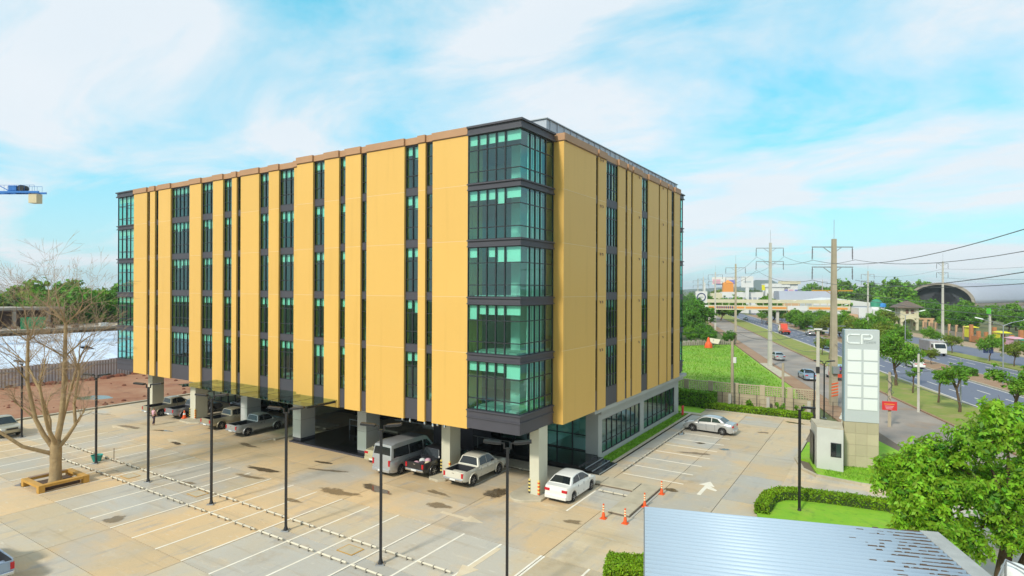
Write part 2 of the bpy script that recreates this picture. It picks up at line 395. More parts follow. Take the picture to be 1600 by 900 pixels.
M['sandstone'] = mat('sandstone_tile', (0.46, 0.41, 0.27), 0.7, var=(1.2, 0.4), c2=(0.38, 0.34, 0.23), rnd=0.08)
M['orange'] = mat('cone_orange', (0.75, 0.10, 0.015), 0.5)
M['conewhite'] = mat('cone_stripe', (0.80, 0.78, 0.50), 0.4)
M['red'] = mat('bright_red', (0.62, 0.03, 0.03), 0.5)
M['teal'] = mat('teal_plastic', (0.02, 0.28, 0.24), 0.45)
M['rubber'] = mat('tyre_rubber', (0.018, 0.018, 0.019), 0.85)
M['rim'] = mat('alloy_rim', (0.45, 0.46, 0.48), 0.3, metal=0.8)
M['carglass'] = mat('car_glass', (0.012, 0.016, 0.018), 0.06, spec=0.7)
M['carglass2'] = mat('car_glass_green', (0.03, 0.055, 0.05), 0.06, spec=0.7)
M['lampred'] = mat('tail_lamp', (0.50, 0.012, 0.02), 0.2)
M['lampclear'] = mat('head_lamp', (0.60, 0.62, 0.64), 0.12)
M['chrome'] = mat('chrome', (0.62, 0.63, 0.64), 0.2, metal=0.9)
M['plate'] = mat('number_plate', (0.72, 0.72, 0.70), 0.5)
M['liner'] = mat('bed_liner', (0.018, 0.020, 0.026), 0.7)
M['blackplastic'] = mat('black_plastic', (0.025, 0.025, 0.027), 0.6)
def paint(n, c, metal=0.0, rough=0.3): return mat(n, c, rough, metal, coat=0.6)
M['pwhite'] = paint('white_paint', (0.74, 0.73, 0.69))
M['ppearl'] = paint('pearl_white_paint', (0.64, 0.61, 0.52))
M['psilver'] = paint('silver_paint', (0.48, 0.49, 0.50), 0.5)
M['pgrey'] = paint('grey_paint', (0.25, 0.25, 0.27), 0.4)
M['pkhaki'] = paint('champagne_paint', (0.42, 0.38, 0.27), 0.4)
M['pblack'] = paint('black_paint', (0.014, 0.014, 0.017))
M['pcream'] = paint('cream_paint', (0.55, 0.50, 0.32), 0.2)
M['pblue'] = paint('blue_silver_paint', (0.30, 0.39, 0.52), 0.45)
M['pred'] = paint('red_orange_paint', (0.62, 0.06, 0.02))
M['skin'] = mat('skin', (0.42, 0.24, 0.16), 0.6)
M['pinkcloth'] = mat('pink_cloth', (0.62, 0.36, 0.44), 0.85)
M['darkcloth'] = mat('dark_cloth', (0.06, 0.04, 0.06), 0.85)
M['purplecloth'] = mat('purple_cloth', (0.16, 0.06, 0.42), 0.85)
M['hair'] = mat('hair', (0.012, 0.010, 0.010), 0.7)
M['adorange'] = mat('ad_orange', (0.72, 0.28, 0.05), 0.6)
M['adyellow'] = mat('ad_yellow', (0.75, 0.60, 0.18), 0.6)
M['wcream'] = mat('cream_paint_wall', (0.62, 0.57, 0.40), 0.8, var=(0.2, 0.3))
M['wwhite'] = mat('white_wall', (0.68, 0.68, 0.66), 0.8, var=(0.2, 0.2))
M['wpeach'] = mat('peach_wall', (0.58, 0.36, 0.20), 0.8, var=(0.3, 0.3))
M['hallroof'] = mat('hall_roof', (0.36, 0.39, 0.46), 0.5, metal=0.2, var=(0.05, 0.3))
M['halldark'] = mat('hall_shade', (0.05, 0.055, 0.065), 0.8)
M['tileroof'] = mat('brown_tile', (0.14, 0.105, 0.08), 0.8)
M['blue'] = mat('sky_blue_plastic', (0.04, 0.24, 0.60), 0.6)
M['navy'] = mat('navy_sign', (0.04, 0.06, 0.17), 0.5)
M['limeyel'] = mat('lime_yellow', (0.66, 0.62, 0.02), 0.6)
M['limegreen'] = mat('lime_green', (0.12, 0.60, 0.03), 0.6)
M['brickorange'] = mat('orange_brick', (0.48, 0.20, 0.08), 0.85, var=(0.5, 0.4))
M['tarpgreen'] = mat('green_tarp', (0.03, 0.24, 0.14), 0.7)
M['hill'] = mat('far_hill', (0.05, 0.08, 0.05), 0.95)
M['purple'] = mat('purple_blue_panel', (0.22, 0.22, 0.52), 0.7)
# ================================================================== GROUND AND ROADS
def structure(o): o['kind'] = 'structure'; return o
def stuff(o): o['kind'] = 'stuff'; return o
g = MB(); g.quad((-2600, -400, -0.20), (2600, -400, -0.20), (2600, 4200, -0.20), (-2600, 4200, -0.20))
structure(g.build('ground', M['terrain']))

# car park: a dark sub-base with every concrete slab as a child
lot = structure(MB().box(-71.3, 9.5, -14, 66.0, -0.30, -0.05).build('car_park', M['joint']))
rs = random.Random(3)
XS = [-71.2, -63.45, -56.4, -49.35, -42.3, -35.2, -28.15, -21.1, -14.03, -8.55, -2.0, 4.0, 9.4]
YS = [-13.9, -6, 0.5, 6.3, 12.2, 15.1, 20.05, 24.95, 28.4, 31.9]
slab_cache = {}
def slab(x0, x1, y0, y1, kinds, z=0.0):
    w, d = round(x1 - x0 - 0.035, 3), round(y1 - y0 - 0.035, 3)
    k = rs.choice(kinds); key = (w, d, k)
    if key not in slab_cache:
        slab_cache[key] = MB().box(-w / 2, w / 2, -d / 2, d / 2, -0.10, 0).mesh('slab', M[k])
    o = inst('slab', slab_cache[key], lot, ((x0 + x1) / 2, (y0 + y1) / 2, z + rs.uniform(-0.004, 0.002)))
for i in range(len(XS) - 1):
    for j in range(len(YS) - 1):
        tan_zone = YS[j] >= 24.9 or XS[i] < -45
        grey = 15 <= YS[j] < 24
        kinds = ['slab1', 'slab1', 'slab1', 'slab2'] if tan_zone else (['slab2', 'slab2', 'slab3', 'slab1'] if grey else ['slab1', 'slab2', 'slab3'])
        if XS[i] >= -14.1: kinds = ['slab2', 'slab3', 'slab2']
        slab(XS[i], XS[i + 1], YS[j], YS[j + 1], kinds)
XR = [-15.75, -12.1, -8.55, -5.75]
YR = [31.9, 37.9, 43.6, 49.4, 55.2, 60.2, 64.6]
for i in range(3):
    for j in range(6):
        slab(XR[i], XR[i + 1], YR[j], YR[j + 1], ['slab2', 'slab2', 'slab3'])
for i in range(3): slab([-5.75, -2, 3][i], [-2, 3, 9.4][i], 31.9, 37.9, ['slab2', 'slab3'])
for i in range(3): slab([-5.75, -2, 3][i], [-2, 3, 9.4][i], 37.9, 44.4, ['slab2', 'slab3'])
XU = [-71.2, -66, -57.6, -49.6, -42.5, -34.0, -25.8, -18.3, -15.75]
for i in range(8):
    for (y0, y1) in ((31.9, 36.9), (36.9, 42.4)):
        slab(XU[i], XU[i + 1], y0, y1, ['slab1', 'slab2'])

for j in range(4): slab(-16.95, -15.75, [37.6, 43.6, 49.4, 55.2][j], [43.6, 49.4, 55.2, 62.4][j], ['slab2', 'slab3'])
slab(-16.95, -15.75, 62.4, 64.6, ['slab2'])
# painted bay lines and arrows
def line(x0, x1, y0, y1, z=0.006):
    key = ('l', round(x1 - x0, 2), round(y1 - y0, 2))
    if key not in slab_cache:
        slab_cache[key] = MB().box(-(x1 - x0) / 2, (x1 - x0) / 2, -(y1 - y0) / 2, (y1 - y0) / 2, -0.02, 0).mesh('bay_line', M['white'])
    inst('bay_line', slab_cache[key], lot, ((x0 + x1) / 2, (y0 + y1) / 2, z))
BAYX = [-42.39 + 2.357 * k for k in range(-9, 13)]
for x in BAYX:
    if x < -13.5: line(x - 0.055, x + 0.055, 15.1, 24.95)
for x in (-13.95, -11.55, -9.2): line(x - 0.055, x + 0.055, 19.9, 24.95)
for k in range(22):
    x = -64.0 + 2.357 * k
    if x < -18: line(x - 0.055, x + 0.055, 5.2 - 3.2, 5.2) if k % 1 == 0 and x < -60 else None
RBY = [39.3, 41.6, 43.95, 46.3, 48.65, 51.0, 53.3, 55.6, 58.0]
for y in RBY[:7]: line(-15.6, -11.35, y - 0.055, y + 0.055)
line(-15.80, -15.69, 30.8, 34.9); line(-23.0, -22.89, 31.2, 36.2)
for x in (-56.4, -51.8, -48.6, -44.6): line(x - 0.05, x + 0.05, 30.6, 35.8)
def arrow(x, y, rz, L_=3.0, w=0.9, shift=0):
    m = MB()
    m.prism([(-L_ / 2, -0.13), (L_ / 2 - 1.2, -0.13), (L_ / 2 - 1.2, -w / 2), (L_ / 2, 0), (L_ / 2 - 1.2, w / 2), (L_ / 2 - 1.2, 0.13), (-L_ / 2, 0.13)], -0.02, 0)
    inst('road_arrow', m.mesh('road_arrow', M['fadedpaint']), lot, (x, y, 0.007), rz)
arrow(-20.3, 26.65, 0); arrow(-16.3, 22.7, R(-90), 3.6, 0.95); arrow(-60.0, 26.4, R(180)); arrow(-50.5, 26.6, R(180))
m = MB(); m.prism([(-0.12, -1.5), (0.12, -1.5), (0.12, 0.0), (0.75, -0.25), (0.8, -0.05), (0.2, 0.55), (0.5, 0.55), (0.0, 1.5), (-0.5, 0.55), (-0.12, 0.55)], -0.02, 0)
inst('road_arrow', m.mesh('road_arrow', M['white']), lot, (-9.95, 39.3, 0.007))

# puddles and damp patches (shaped sheets just above the slabs)
def blob(cx, cy, rx, ry, rz, seed, n=26, rough=0.35):
    q = random.Random(seed); pts = []
    ph = [q.uniform(0, 6.28) for _ in range(5)]
    for k in range(n):
        a = 2 * math.pi * k / n
        r = 1 + rough * sum(math.sin((j + 2) * a + ph[j]) / (j + 1.6) for j in range(5)) * 0.6
        r = max(0.25, r)
        x, y = rx * r * math.cos(a), ry * r * math.sin(a)
        pts.append((cx + x * math.cos(rz) - y * math.sin(rz), cy + x * math.sin(rz) + y * math.cos(rz)))
    return pts
PUD = [(-37.6, 25.9, 2.0, 0.42, 0.15), (-27.9, 27.4, 1.7, 0.55, -0.1), (-35.3, 29.4, 1.1, 0.25, 0.2), (-20.9, 31.0, 0.9, 1.1, 0.4), (-50.0, 26.3, 0.9, 0.3, 0), (-55.4, 28.0, 1.2, 0.3, 0.3), (-47.7, 15.6, 0.9, 0.8, 0), (-11.7, 37.7, 0.55, 0.45, 0), (-13.2, 50.6, 0.55, 0.35, 0.5), (-11.0, 49.7, 0.5, 0.4, 0.2), (-7.4, 63.4, 1.3, 0.35, -0.1), (-15.5, 53.0, 0.3, 0.9, 0.1)]
def film(name, pts, z, m):
    cx = sum(p[0] for p in pts) / len(pts); cy = sum(p[1] for p in pts) / len(pts); n = len(pts); b = MB(); vals = []
    for f, a in ((0, 1.0), (.55, .85), (1.25, 0.0)):
        for (x, y) in (pts if f else [(cx, cy)]): b.v.append((cx + (x - cx) * f, cy + (y - cy) * f, z)); vals.append(a)
    for k in range(n):
        j = (k + 1) % n
        b.f += [(0, 1 + k, 1 + j), (1 + k, 1 + n + k, 1 + n + j, 1 + j)]; b.m += [0, 0]
    o = b.build(name, M[m]); at = o.data.attributes.new('film', 'FLOAT', 'POINT'); at.data.foreach_set('value', vals); return stuff(o)
for k, (x, y, a, b, rz) in enumerate(PUD): film('puddle', blob(x, y, a, b, rz, 40 + k), 0.009, 'puddlesoft')
DAMP = [(-37.0, 24.4, 1.3, 0.25, 0.1), (-24.9, 27.9, 1.1, 0.28, 0.4), (-24.0, 29.0, 0.9, 0.25, -0.2), (-22.6, 27.3, 0.7, 0.5, 0.6), (-20.9, 24.9, 0.6, 0.4, 0.2), (-14.7, 29.5, 0.65, 0.25, 0), (-27.0, 23.2, 1.0, 0.24, 0.5), (-30.6, 23.1, 0.8, 0.22, 0.1), (-36.4, 15.8, 0.7, 0.45, 0.4), (-42.5, 20.9, 0.8, 0.3, 0), (-39.3, 21.3, 0.7, 0.3, 0.3), (-48.6, 13.6, 1.0, 0.3, 0.5), (-33.5, 28.3, 1.5, 0.22, 0.3), (-43.6, 11.4, 1.8, 0.25, 0.5), (-40.8, 12.8, 1.2, 0.25, 0.5), (-29.5, 25.6, 1.5, 0.5, 0.2), (-17.8, 28.2, 0.5, 0.2, 0), (-59.5, 27.0, 1.5, 0.35, 0.1), (-44.5, 29.2, 1.6, 0.25, 0), (-31.2, 18.0, 0.5, 0.5, 0), (-12.7, 47.2, 1.2, 0.35, 0.2), (-12.0, 45.2, 0.9, 0.3, -0.1), (-9.3, 57.5, 0.6, 0.3, 0)]
for k, (x, y, a, b, rz) in enumerate([d for i, d in enumerate(DAMP) if i % 5 not in (1, 4)]):
    film('damp_patch', blob(x, y, a * 1.15, b * 1.3, rz, 90 + k, rough=0.55), 0.0105 + .0007 * k, 'wetstain')

# wheel stops: a pipe on short brackets
ws = empty('wheel_stop'); ws_pipe = MB().tube([(-1.0, 0, 0.11), (1.0, 0, 0.11)], 0.05, 8).build('pipe', M['stoppipe'], ws, smooth=40)
brk = MB().box(-0.02, 0.02, -0.07, 0.07, 0, 0.16).mesh('bracket', M['bracketgrey'])
for x in (-0.7, 0, 0.7): inst('bracket', brk, ws, (x, 0, 0))
first = [True]
def stop(x, y, rz, label, grp):
    o = ws if first[0] else copy_tree(ws)
    first[0] = False
    o.location = (x, y, 0); o.rotation_euler = (0, 0, rz)
    tag(o, label, 'wheel stop', grp)
ORD = ['first', 'second', 'third', 'fourth', 'fifth', 'sixth', 'seventh', 'eighth', 'ninth', 'tenth', 'eleventh', 'twelfth', 'thirteenth', 'fourteenth', 'fifteenth', 'sixteenth', 'seventeenth', 'eighteenth', 'nineteenth', 'twentieth', 'twenty-first', 'twenty-second']
ends = [x for x in BAYX if -61 < x < -18]
for k, x in enumerate(ends):
    stop(x + 1.18, 19.1, 0, 'white pipe wheel stop in the row nearer the camera, %s from its left end' % ORD[k], 'wheel stops in the double parking row')
    stop(x + 1.18, 21.05, 0, 'white pipe wheel stop in the row nearer the building, %s from its left end' % ORD[k], 'wheel stops in the double parking row')
for k in range(7):
    stop(-15.75, 40.45 + 2.345 * k, R(90), 'thin wheel stop along the kerb lawn strip, %s bay from the black steps' % ORD[k], 'wheel stops beside the shop window lawn')
stop(-14.5, 34.85, 0, 'single white wheel stop beside the white saloon, in front of the raised footpath', 'wheel stops in front of the footpath')
stop(-21.2, 35.9, 0, 'single white wheel stop in the empty bay right of the white pickup', 'wheel stops under the corner tower')

# kerbs, islands and footpaths
def structure_box(name, x0, x1, y0, y1, z0, z1, m): return structure(MB().box(x0, x1, y0, y1, z0, z1).build(name, M[m]))
structure_box('kerb', -71.75, -71.35, -14, 66, -0.2, 0.13, 'kerb')
isl = MB()
isl.prism([(-17.7, 31.2), (-17.7, 36.2), (-20.0, 36.2), (-20.0, 32.5)] + [(-19.0 + 1.0 * math.cos(a), 31.6 + 1.2 * math.sin(a)) for a in [R(170 + 10 * k) for k in range(16)]][:14], -0.1, 0.14)
structure(bevel(isl.build('column_island', M['kerb']), 0.04))
isl = MB(); isl.prism([(-25.0, 31.0), (-24.9, 35.6), (-26.6, 35.6), (-26.6, 31.2), (-26.2, 30.7), (-25.4, 30.6)], -0.1, 0.14)
structure(bevel(isl.build('column_island', M['kerb']), 0.04))
isl = MB(); isl.prism([(-55.4, 31.3), (-55.4, 36), (-59.2, 36), (-59.0, 31.6), (-58, 30.8), (-56.2, 30.8)], -0.1, 0.12)
structure(bevel(isl.build('column_island', M['kerb']), 0.04))
structure_box('kerb', -44.2, -43.9, 31.4, 36.5, -0.1, 0.14, 'kerb')
structure_box('kerb', -46.2, -43.5, 36.4, 38.0, -0.1, 0.14, 'kerb')
foot = structure(MB().box(-24.0, -12.35, 35.95, 37.55, -0.1, 0.08).build('footpath', M['joint']))
for (x0, x1) in ((-24, -20.4), (-20.35, -17.4), (-17.35, -15.95), (-15.9, -13.62)): MB().box(x0, x1, 35.97, 37.53, 0, 0.145).build('paving_slab', M['kerb'], foot)
foot2 = structure(MB().box(-13.55, -12.25, 31.8, 37.5, -0.1, 0.10).build('footpath', M['joint']))
for (y0, y1) in ((31.82, 33.65), (33.7, 35.85), (35.9, 37.48)): MB().box(-13.53, -12.27, y0, y1, 0, 0.16).build('paving_slab', M['kerb'], foot2)
# lawn strip beside the shop windows
structure_box('lawn', -18.25, -17.2, 41.0, 61.5, -0.1, 0.12, 'grass')
kb = structure(MB().box(-17.2, -16.95, 40.95, 62.5, -0.1, 0.10).build('kerb', M['joint']))
for k in range(21): MB().box(-17.2, -16.95, 40.98 + k * 1.0, 41.95 + k * 1.0, 0, 0.15).build('kerb_stone', M['kerb'], kb)
structure_box('footpath', -18.2, -16.0, 61.55, 62.4, -0.1, 0.11, 'kerb')
structure_box('lawn', -30, -16.4, 62.45, 66.6, -0.1, 0.10, 'grass')
structure_box('kerb', -16.35, -6.2, 64.65, 64.95, -0.1, 0.14, 'kerb')
structure_box('planting_bed', -17, -5.6, 64.98, 68.3, -0.1, 0.10, 'soil')

# red building plot left of the car park
structure_box('red_earth_plot', -97.5, -71.8, -30, 90, -0.18, -0.03, 'redearth')
q = random.Random(11); m = MB()
for k in range(240):
    x, y = (q.uniform(-97, -94), q.uniform(5, 75)) if k < 130 else ((q.uniform(-76, -72.2), q.uniform(5, 60)) if k < 170 else (q.uniform(-97, -73), q.uniform(10, 70)))
    s = q.uniform(0.15, 0.75) if k < 130 else q.uniform(0.08, 0.3)
    m.lathe([(s, -0.1), (s * q.uniform(.6, .9), s * .35), (s * .15, s * .6)], 7, c=(x, y, 0))
stuff(m.build('soil_heaps', M['redmud']))
stuff(MB().prism(blob(-79, 32, 2.4, 1.2, 0.4, 77), -0.1, -0.022).build('puddle', M['puddle']))

# main road: t runs along the road (away), s runs across it (to the right)
TD = Vector((-0.3123, 0.95)); SD = Vector((0.95, 0.3123))
def RD(t, s, z=0.0):
    p = TD * t + SD * s
    return (p.x, p.y, z)
RA = math.atan2(TD.y, TD.x)
def strip(name, t0, t1, s0, s1, z0, z1, m):
    b = MB(); b.prism([RD(t0, s0)[:2], RD(t0, s1)[:2], RD(t1, s1)[:2], RD(t1, s0)[:2]], z0, z1)
    return structure(b.build(name, M[m]))
strip('frontage_road', -60, 420, 19.5, 27.6, -0.3, -0.045, 'sideroad')
strip('dirt_shoulder', -60, 300, 17.3, 19.5, -0.3, -0.075, 'dirt')
strip('verge', -60, 330, 27.6, 33.9, -0.3, 0.07, 'verge')
strip('kerb', -60, 330, 33.9, 34.15, -0.3, 0.10, 'kerb')
strip('kerb', -60, 330, 27.35, 27.6, -0.3, 0.08, 'dirt')
strip('main_road', -60, 900, 34.15, 43.6, -0.3, -0.04, 'asphalt')
strip('median', -60, 330, 43.6, 48.4, -0.3, 0.10, 'dirt')
strip('kerb', -60, 330, 43.45, 43.6, -0.3, 0.13, 'kerb')
strip('main_road', -60, 900, 48.4, 57.0, -0.3, -0.041, 'asphalt')
strip('median', -60, 330, 57.0, 60.4, -0.3, 0.10, 'verge')
strip('far_frontage_road', -60, 600, 60.4, 69.6, -0.3, -0.042, 'asphalt')
strip('pavement', -60, 330, 69.6, 75.5, -0.3, 0.12, 'paver')
strip('kerb', -60, 330, 69.35, 69.6, -0.3, 0.14, 'kerb')
road = bpy.data.objects['main_road']
dash = MB().box(-1.6, 1.6, -0.07, 0.07, -0.02, 0).mesh('lane_dash', M['white'])
for s in (37.2, 40.4):
    for k in range(38):
        p = RD(62 + 6.6 * k, s, -0.034); inst('lane_dash', dash, road, p, RA)
for s in (51.3, 54.2):
    for k in range(24):
        p = RD(90 + 6.6 * k, s, -0.034); inst('lane_dash', dash, road, p, RA)
ed = MB().box(-150, 150, -0.07, 0.07, -0.02, 0).mesh('edge_line', M['white'])
for s in (34.7, 43.1, 48.9, 56.5): inst('edge_line', ed, road, RD(170, s, -0.033), RA)
# the driveway that joins the frontage road
dr = MB(); dr.prism([(-5.8, 37.5), (9.4, 37.5), RD(36, 20.2)[:2], RD(48, 20.2)[:2], (1.2, 45.9), (-1.3, 45.6), (-3.9, 46.0), (-5.0, 47.5), (-5.8, 50)], -0.25, -0.012)
structure(dr.build('driveway', M['slab2']))
# green field beyond the block wall
f = MB(); f.prism([(-46, 69), (-7.5, 69), RD(84, 17.2)[:2], RD(110, 17.0)[:2], RD(160, 17.0)[:2], (-46, 150)], -0.25, -0.08)
structure(f.build('field', M['field']))
pa = MB(); pa.prism([RD(96, 17.4)[:2], RD(97, 19.2)[:2], RD(113, 18.6)[:2], RD(113, 17.2)[:2]], -0.1, -0.06); stuff(pa.build('puddle', M['kerb']))

def blades(name, n, sampler, h0, h1, m, seed):
    q = np.random.RandomState(seed)
    P = sampler(q, n); n = len(P)
    a = q.uniform(0, 6.283, n); h = q.uniform(h0, h1, n); w = h * q.uniform(0.12, 0.3, n)
    lean = q.uniform(-0.5, 0.5, (n, 2)) * h[:, None]
    v = np.zeros((n, 3, 3)); v[:, :, :] = P[:, None, :]
    v[:, 0, 0] -= np.cos(a) * w; v[:, 0, 1] -= np.sin(a) * w; v[:, 1, 0] += np.cos(a) * w; v[:, 1, 1] += np.sin(a) * w
    v[:, 2, 2] += h; v[:, 2, :2] += lean
    me = bpy.data.meshes.new(name)
    me.from_pydata(v.reshape(-1, 3).tolist(), [], np.arange(3 * n).reshape(-1, 3).tolist()); me.materials.append(m)
    o = inst(name, me); o['kind'] = 'stuff'; return o
def s_field(q, n):
    x = q.uniform(-44, -8, n); y = q.uniform(70, 150, n)
    s = x * .95 + y * .3123
    k = (s < 16.6); x, y = x[k], y[k]
    return np.stack([x, y, np.full(len(x), -0.09)], 1)
blades('field_grass', 38000, s_field, 0.08, 0.34, M['blade'], 5)
def s_strip(q, n): return np.stack([q.uniform(-18.2, -17.22, n), q.uniform(41, 61.4, n), np.full(n, 0.11)], 1)
blades('lawn_grass', 6000, s_strip, 0.05, 0.14, M['blade'], 6)

# distant hills
h = MB(); q = random.Random(4)
prev = None
for k in range(60):
    x = -2400 + k * 80; z = 14 + 20 * max(0, math.sin(k * 0.35)) * q.uniform(.5, 1) + (34 if 22 < k < 25 else 0)
    if prev: h.quad((prev[0], 3000, -5), (x, 3000, -5), (x, 3200, z), (prev[0], 3200, prev[1]))
    if prev: h.quad((prev[0], 3200, prev[1]), (x, 3200, z), (x, 3600, -5), (prev[0], 3600, -5))
    prev = (x, z)
structure(h.build('hills', M['hill'], smooth=60))
# ================================================================== OFFICE BUILDING
bld = empty('office_building', (-41.0, 30.0, 0), 0, 'six storey office block clad in yellow panels with dark corner glass towers', 'office building')
BO = Vector((-41.0, 30.0, 0))
def bp(mb, name, m, parent=None, **k):
    """a part given in world coordinates; becomes a child of the building (or of one of its parts at the same origin)"""
    mb.v = [(x - BO.x, y - BO.y, z - BO.z) for x, y, z in mb.v] if parent is None else mb.v
    return mb.build(name, m, parent or bld, **k)
def bpw(mb, name, m, par, **k):
    mb.v = [(x - BO.x, y - BO.y, z - BO.z) for x, y, z in mb.v]
    return mb.build(name, m, par, **k)
FL = [22.62, 19.5, 16.01, 12.52, 9.03, 5.54, 4.27]          # top, floor seams, bottom
ZT, ZB = 22.60, 4.27
REC = 0.26
# left facade: alternating panels (p) and window strips (w) from left to right
A = [-65.34, -62.70, -62.11, -61.14, -60.48, -58.22, -54.86, -52.95, -51.04, -49.48, -48.14, -47.44, -46.83, -44.26, -42.95, -41.62, -39.70, -38.55]
B = [-38.55, -36.67, -35.37, -33.79, -33.10, -31.53, -30.92, -27.35, -26.12, -25.50, -24.88, -22.02]
NCOL = {1: 1, 3: 1, 5: 5, 7: 3, 9: 2, 11: 1, 13: 2, 15: 3}
NCOLB = {1: 2, 3: 1, 5: 1, 7: 2, 9: 1}
Rr = [33.67, 38.67, 39.05, 40.51, 42.80, 44.33, 44.75, 45.56, 45.95, 48.05, 49.65, 52.47, 52.82, 54.88, 55.21, 56.26, 57.19, 59.04]
NCOLR = {1: 1, 3: 4, 5: 1, 7: 1, 9: 2, 11: 1, 13: 1, 15: 2}
rb = random.Random(21)

class Face:
    """facade frame: u along the wall, d out of the wall, z up"""
    def __init__(s, axis, plane, sign): s.axis, s.plane, s.sign = axis, plane, sign
    def box(s, mb, u0, u1, d0, d1, z0, z1):
        a, b = sorted((s.plane + s.sign * d0, s.plane + s.sign * d1))
        if s.axis == 'x': mb.box(u0, u1, a, b, z0, z1)
        else: mb.box(a, b, u0, u1, z0, z1)
        return mb
    def pt(s, u, d, z): return (u, s.plane + s.sign * d, z) if s.axis == 'x' else (s.plane + s.sign * d, u, z)
single_panes = [0]
def window(F, u0, u1, z0, z1, ncol, d, single, blinds=True, rows=(0.30, 0.71), deep=0.06, m_glass='glass', name='window', mull=0.075, us=None, open_end=None):
    """frame of mullions and transoms with panes set back inside it; optional roller blinds behind"""
    fr = MB(); w = mull; wid = u1 - u0
    us = us or [u0 + wid * k / ncol for k in range(ncol + 1)]
    hgt = z1 - z0; zs = [z0] + [z1 - hgt * r for r in reversed(rows)] + [z1]
    for k, u in enumerate(us):
        if open_end == k: continue
        a, b = (u, u + w * .6) if k == 0 else ((u - w * .6, u) if k == ncol else (u - w / 2, u + w / 2))
        F.box(fr, a, b, d - 0.05, d + deep, z0, z1)
    for k, z in enumerate(zs):
        a, b = (z, z + w * .7) if k == 0 else ((z - w * .7, z) if k == len(zs) - 1 else (z - w * .35, z + w * .35))
        F.box(fr, u0 + (w * .6 if open_end != 0 else 0), u1 - (w * .6 if open_end != ncol else 0), d - 0.045, d + deep - 0.012, a, b)
    f = bpw(fr, name, M['frame'], bld)
    if single:
        for i in range(ncol):
            for j in range(len(zs) - 1):
                p = MB(); F.box(p, us[i] + 0.01, us[i + 1] - 0.01, d - 0.02 + rb.uniform(-.004, .004), d, zs[j] + 0.01, zs[j + 1] - 0.01)
                bpw(p, 'pane', M[m_glass], f); single_panes[0] += 1
    else:
        p = MB()
        for i in range(ncol):
            for j in range(len(zs) - 1): F.box(p, us[i] + 0.01, us[i + 1] - 0.01, d - 0.02, d, zs[j] + 0.01, zs[j + 1] - 0.01)
        stuff(bpw(p, 'panes', M[m_glass], f))
    if blinds:
        b = MB(); any_ = False
        for i in range(ncol):
            if rb.random() < 0.97:
                drop = 0.205 * hgt * rb.choice([1, 1, 1, 1, 1, 1, 1.02, 0.98, 1.5])
                F.box(b, us[i] + 0.05, us[i + 1] - 0.05, d - 0.16, d - 0.14, z1 - drop, z1 - 0.03); any_ = True
        if any_: stuff(bpw(b, 'roller_blinds', M['blind'], f))
    return f

def facade(F, S, ncols, single, zb=ZB, cornice_out=0.10, REC=0.22):
    for i in range(len(S) - 1):
        u0, u1 = S[i], S[i + 1]
        if i % 2 == 0:                                   # clad panel, one piece per storey with an open seam
            for k in range(6):
                if k == 5: break
                zt = ZT if k == 0 else FL[k] - 0.012
                z0 = FL[k + 1] + 0.012 if k < 4 else zb
                p = F.box(MB(), u0, u1, -0.5, 0.0, z0, zt)
                bpw(p, 'facade_panel', M['yellow'], bld)
                if k < 4: bpw(F.box(MB(), u0 + .003, u1 - .003, -0.1, 0.004, z0 - 0.022, z0 - 0.002), 'seam_trim', M['seam'], bld)
            c = F.box(MB(), u0 - 0.02, u1 + 0.02, -0.6, cornice_out, ZT + 0.05, 23.12)
            bpw(c, 'cornice', M['cornice'], bld)
            c = F.box(MB(), u0 + .005, u1 - .005, -0.55, 0.03, ZT, ZT + 0.05)
            bpw(c, 'cornice_joint', M['return'], bld)
        else:
            n = ncols.get(i, 1)
            c = F.box(MB(), u0 + 0.02, u1 - 0.02, -0.62, cornice_out - 0.14, ZT + 0.05, 23.09)
            bpw(c, 'cornice', M['cornice'], bld)
            for k in range(1, 5):
                s_ = F.box(MB(), u0, u1, -REC - 0.22, -REC + 0.07, FL[k] - 0.24, FL[k] + 0.26)
                bpw(s_, 'spandrel', M['charcoal'], bld)
            s_ = F.box(MB(), u0, u1, -REC - 0.22, -REC + 0.07, zb + 0.03, FL[5] + 0.12)
            bpw(s_, 'spandrel', M['charcoal'], bld)
            s_ = F.box(MB(), u0, u1, -REC - 0.22, -REC + 0.07, ZT - 0.02, ZT + 0.10)
            bpw(s_, 'spandrel', M['charcoal'], bld)
            for k in range(5):
                zt = (ZT - 0.02) if k == 0 else FL[k] - 0.24
                z0 = FL[k + 1] + 0.26 if k < 4 else FL[5] + 0.12
                window(F, u0, u1, z0, zt, n, -REC, single(i, k), blinds=(u1 - u0) > 0.65)
FA = Face('x', 30.0, -1); FB = Face('x', 29.4, -1); FR = Face('y', -17.5, 1)
facade(FA, A, NCOL, lambda i, k: False)
facade(FB, B, NCOLB, lambda i, k: i in (7, 9))
facade(FR, Rr, NCOLR, lambda i, k: False, REC=0.13)
# return of section B where it steps forward, and the brown side reveals of the big end panels
for (x0, x1, y0, y1) in ((-38.55, -38.45, 29.42, 30.6), (-22.12, -22.02, 29.9, 31.0)):
    bp(MB().box(x0, x1, y0 + .05, y1, ZB + .01, ZT - .01), 'facade_return', M['yellow'])
bp(MB().box(-18.4, -17.55, 33.69, 34.2, ZB + .005, ZT - .005), 'facade_return', M['yellow'])
bp(MB().box(-18.6, -17.42, 33.60, 34.2, ZT + .05, 23.115), 'cornice', M['cornice'])

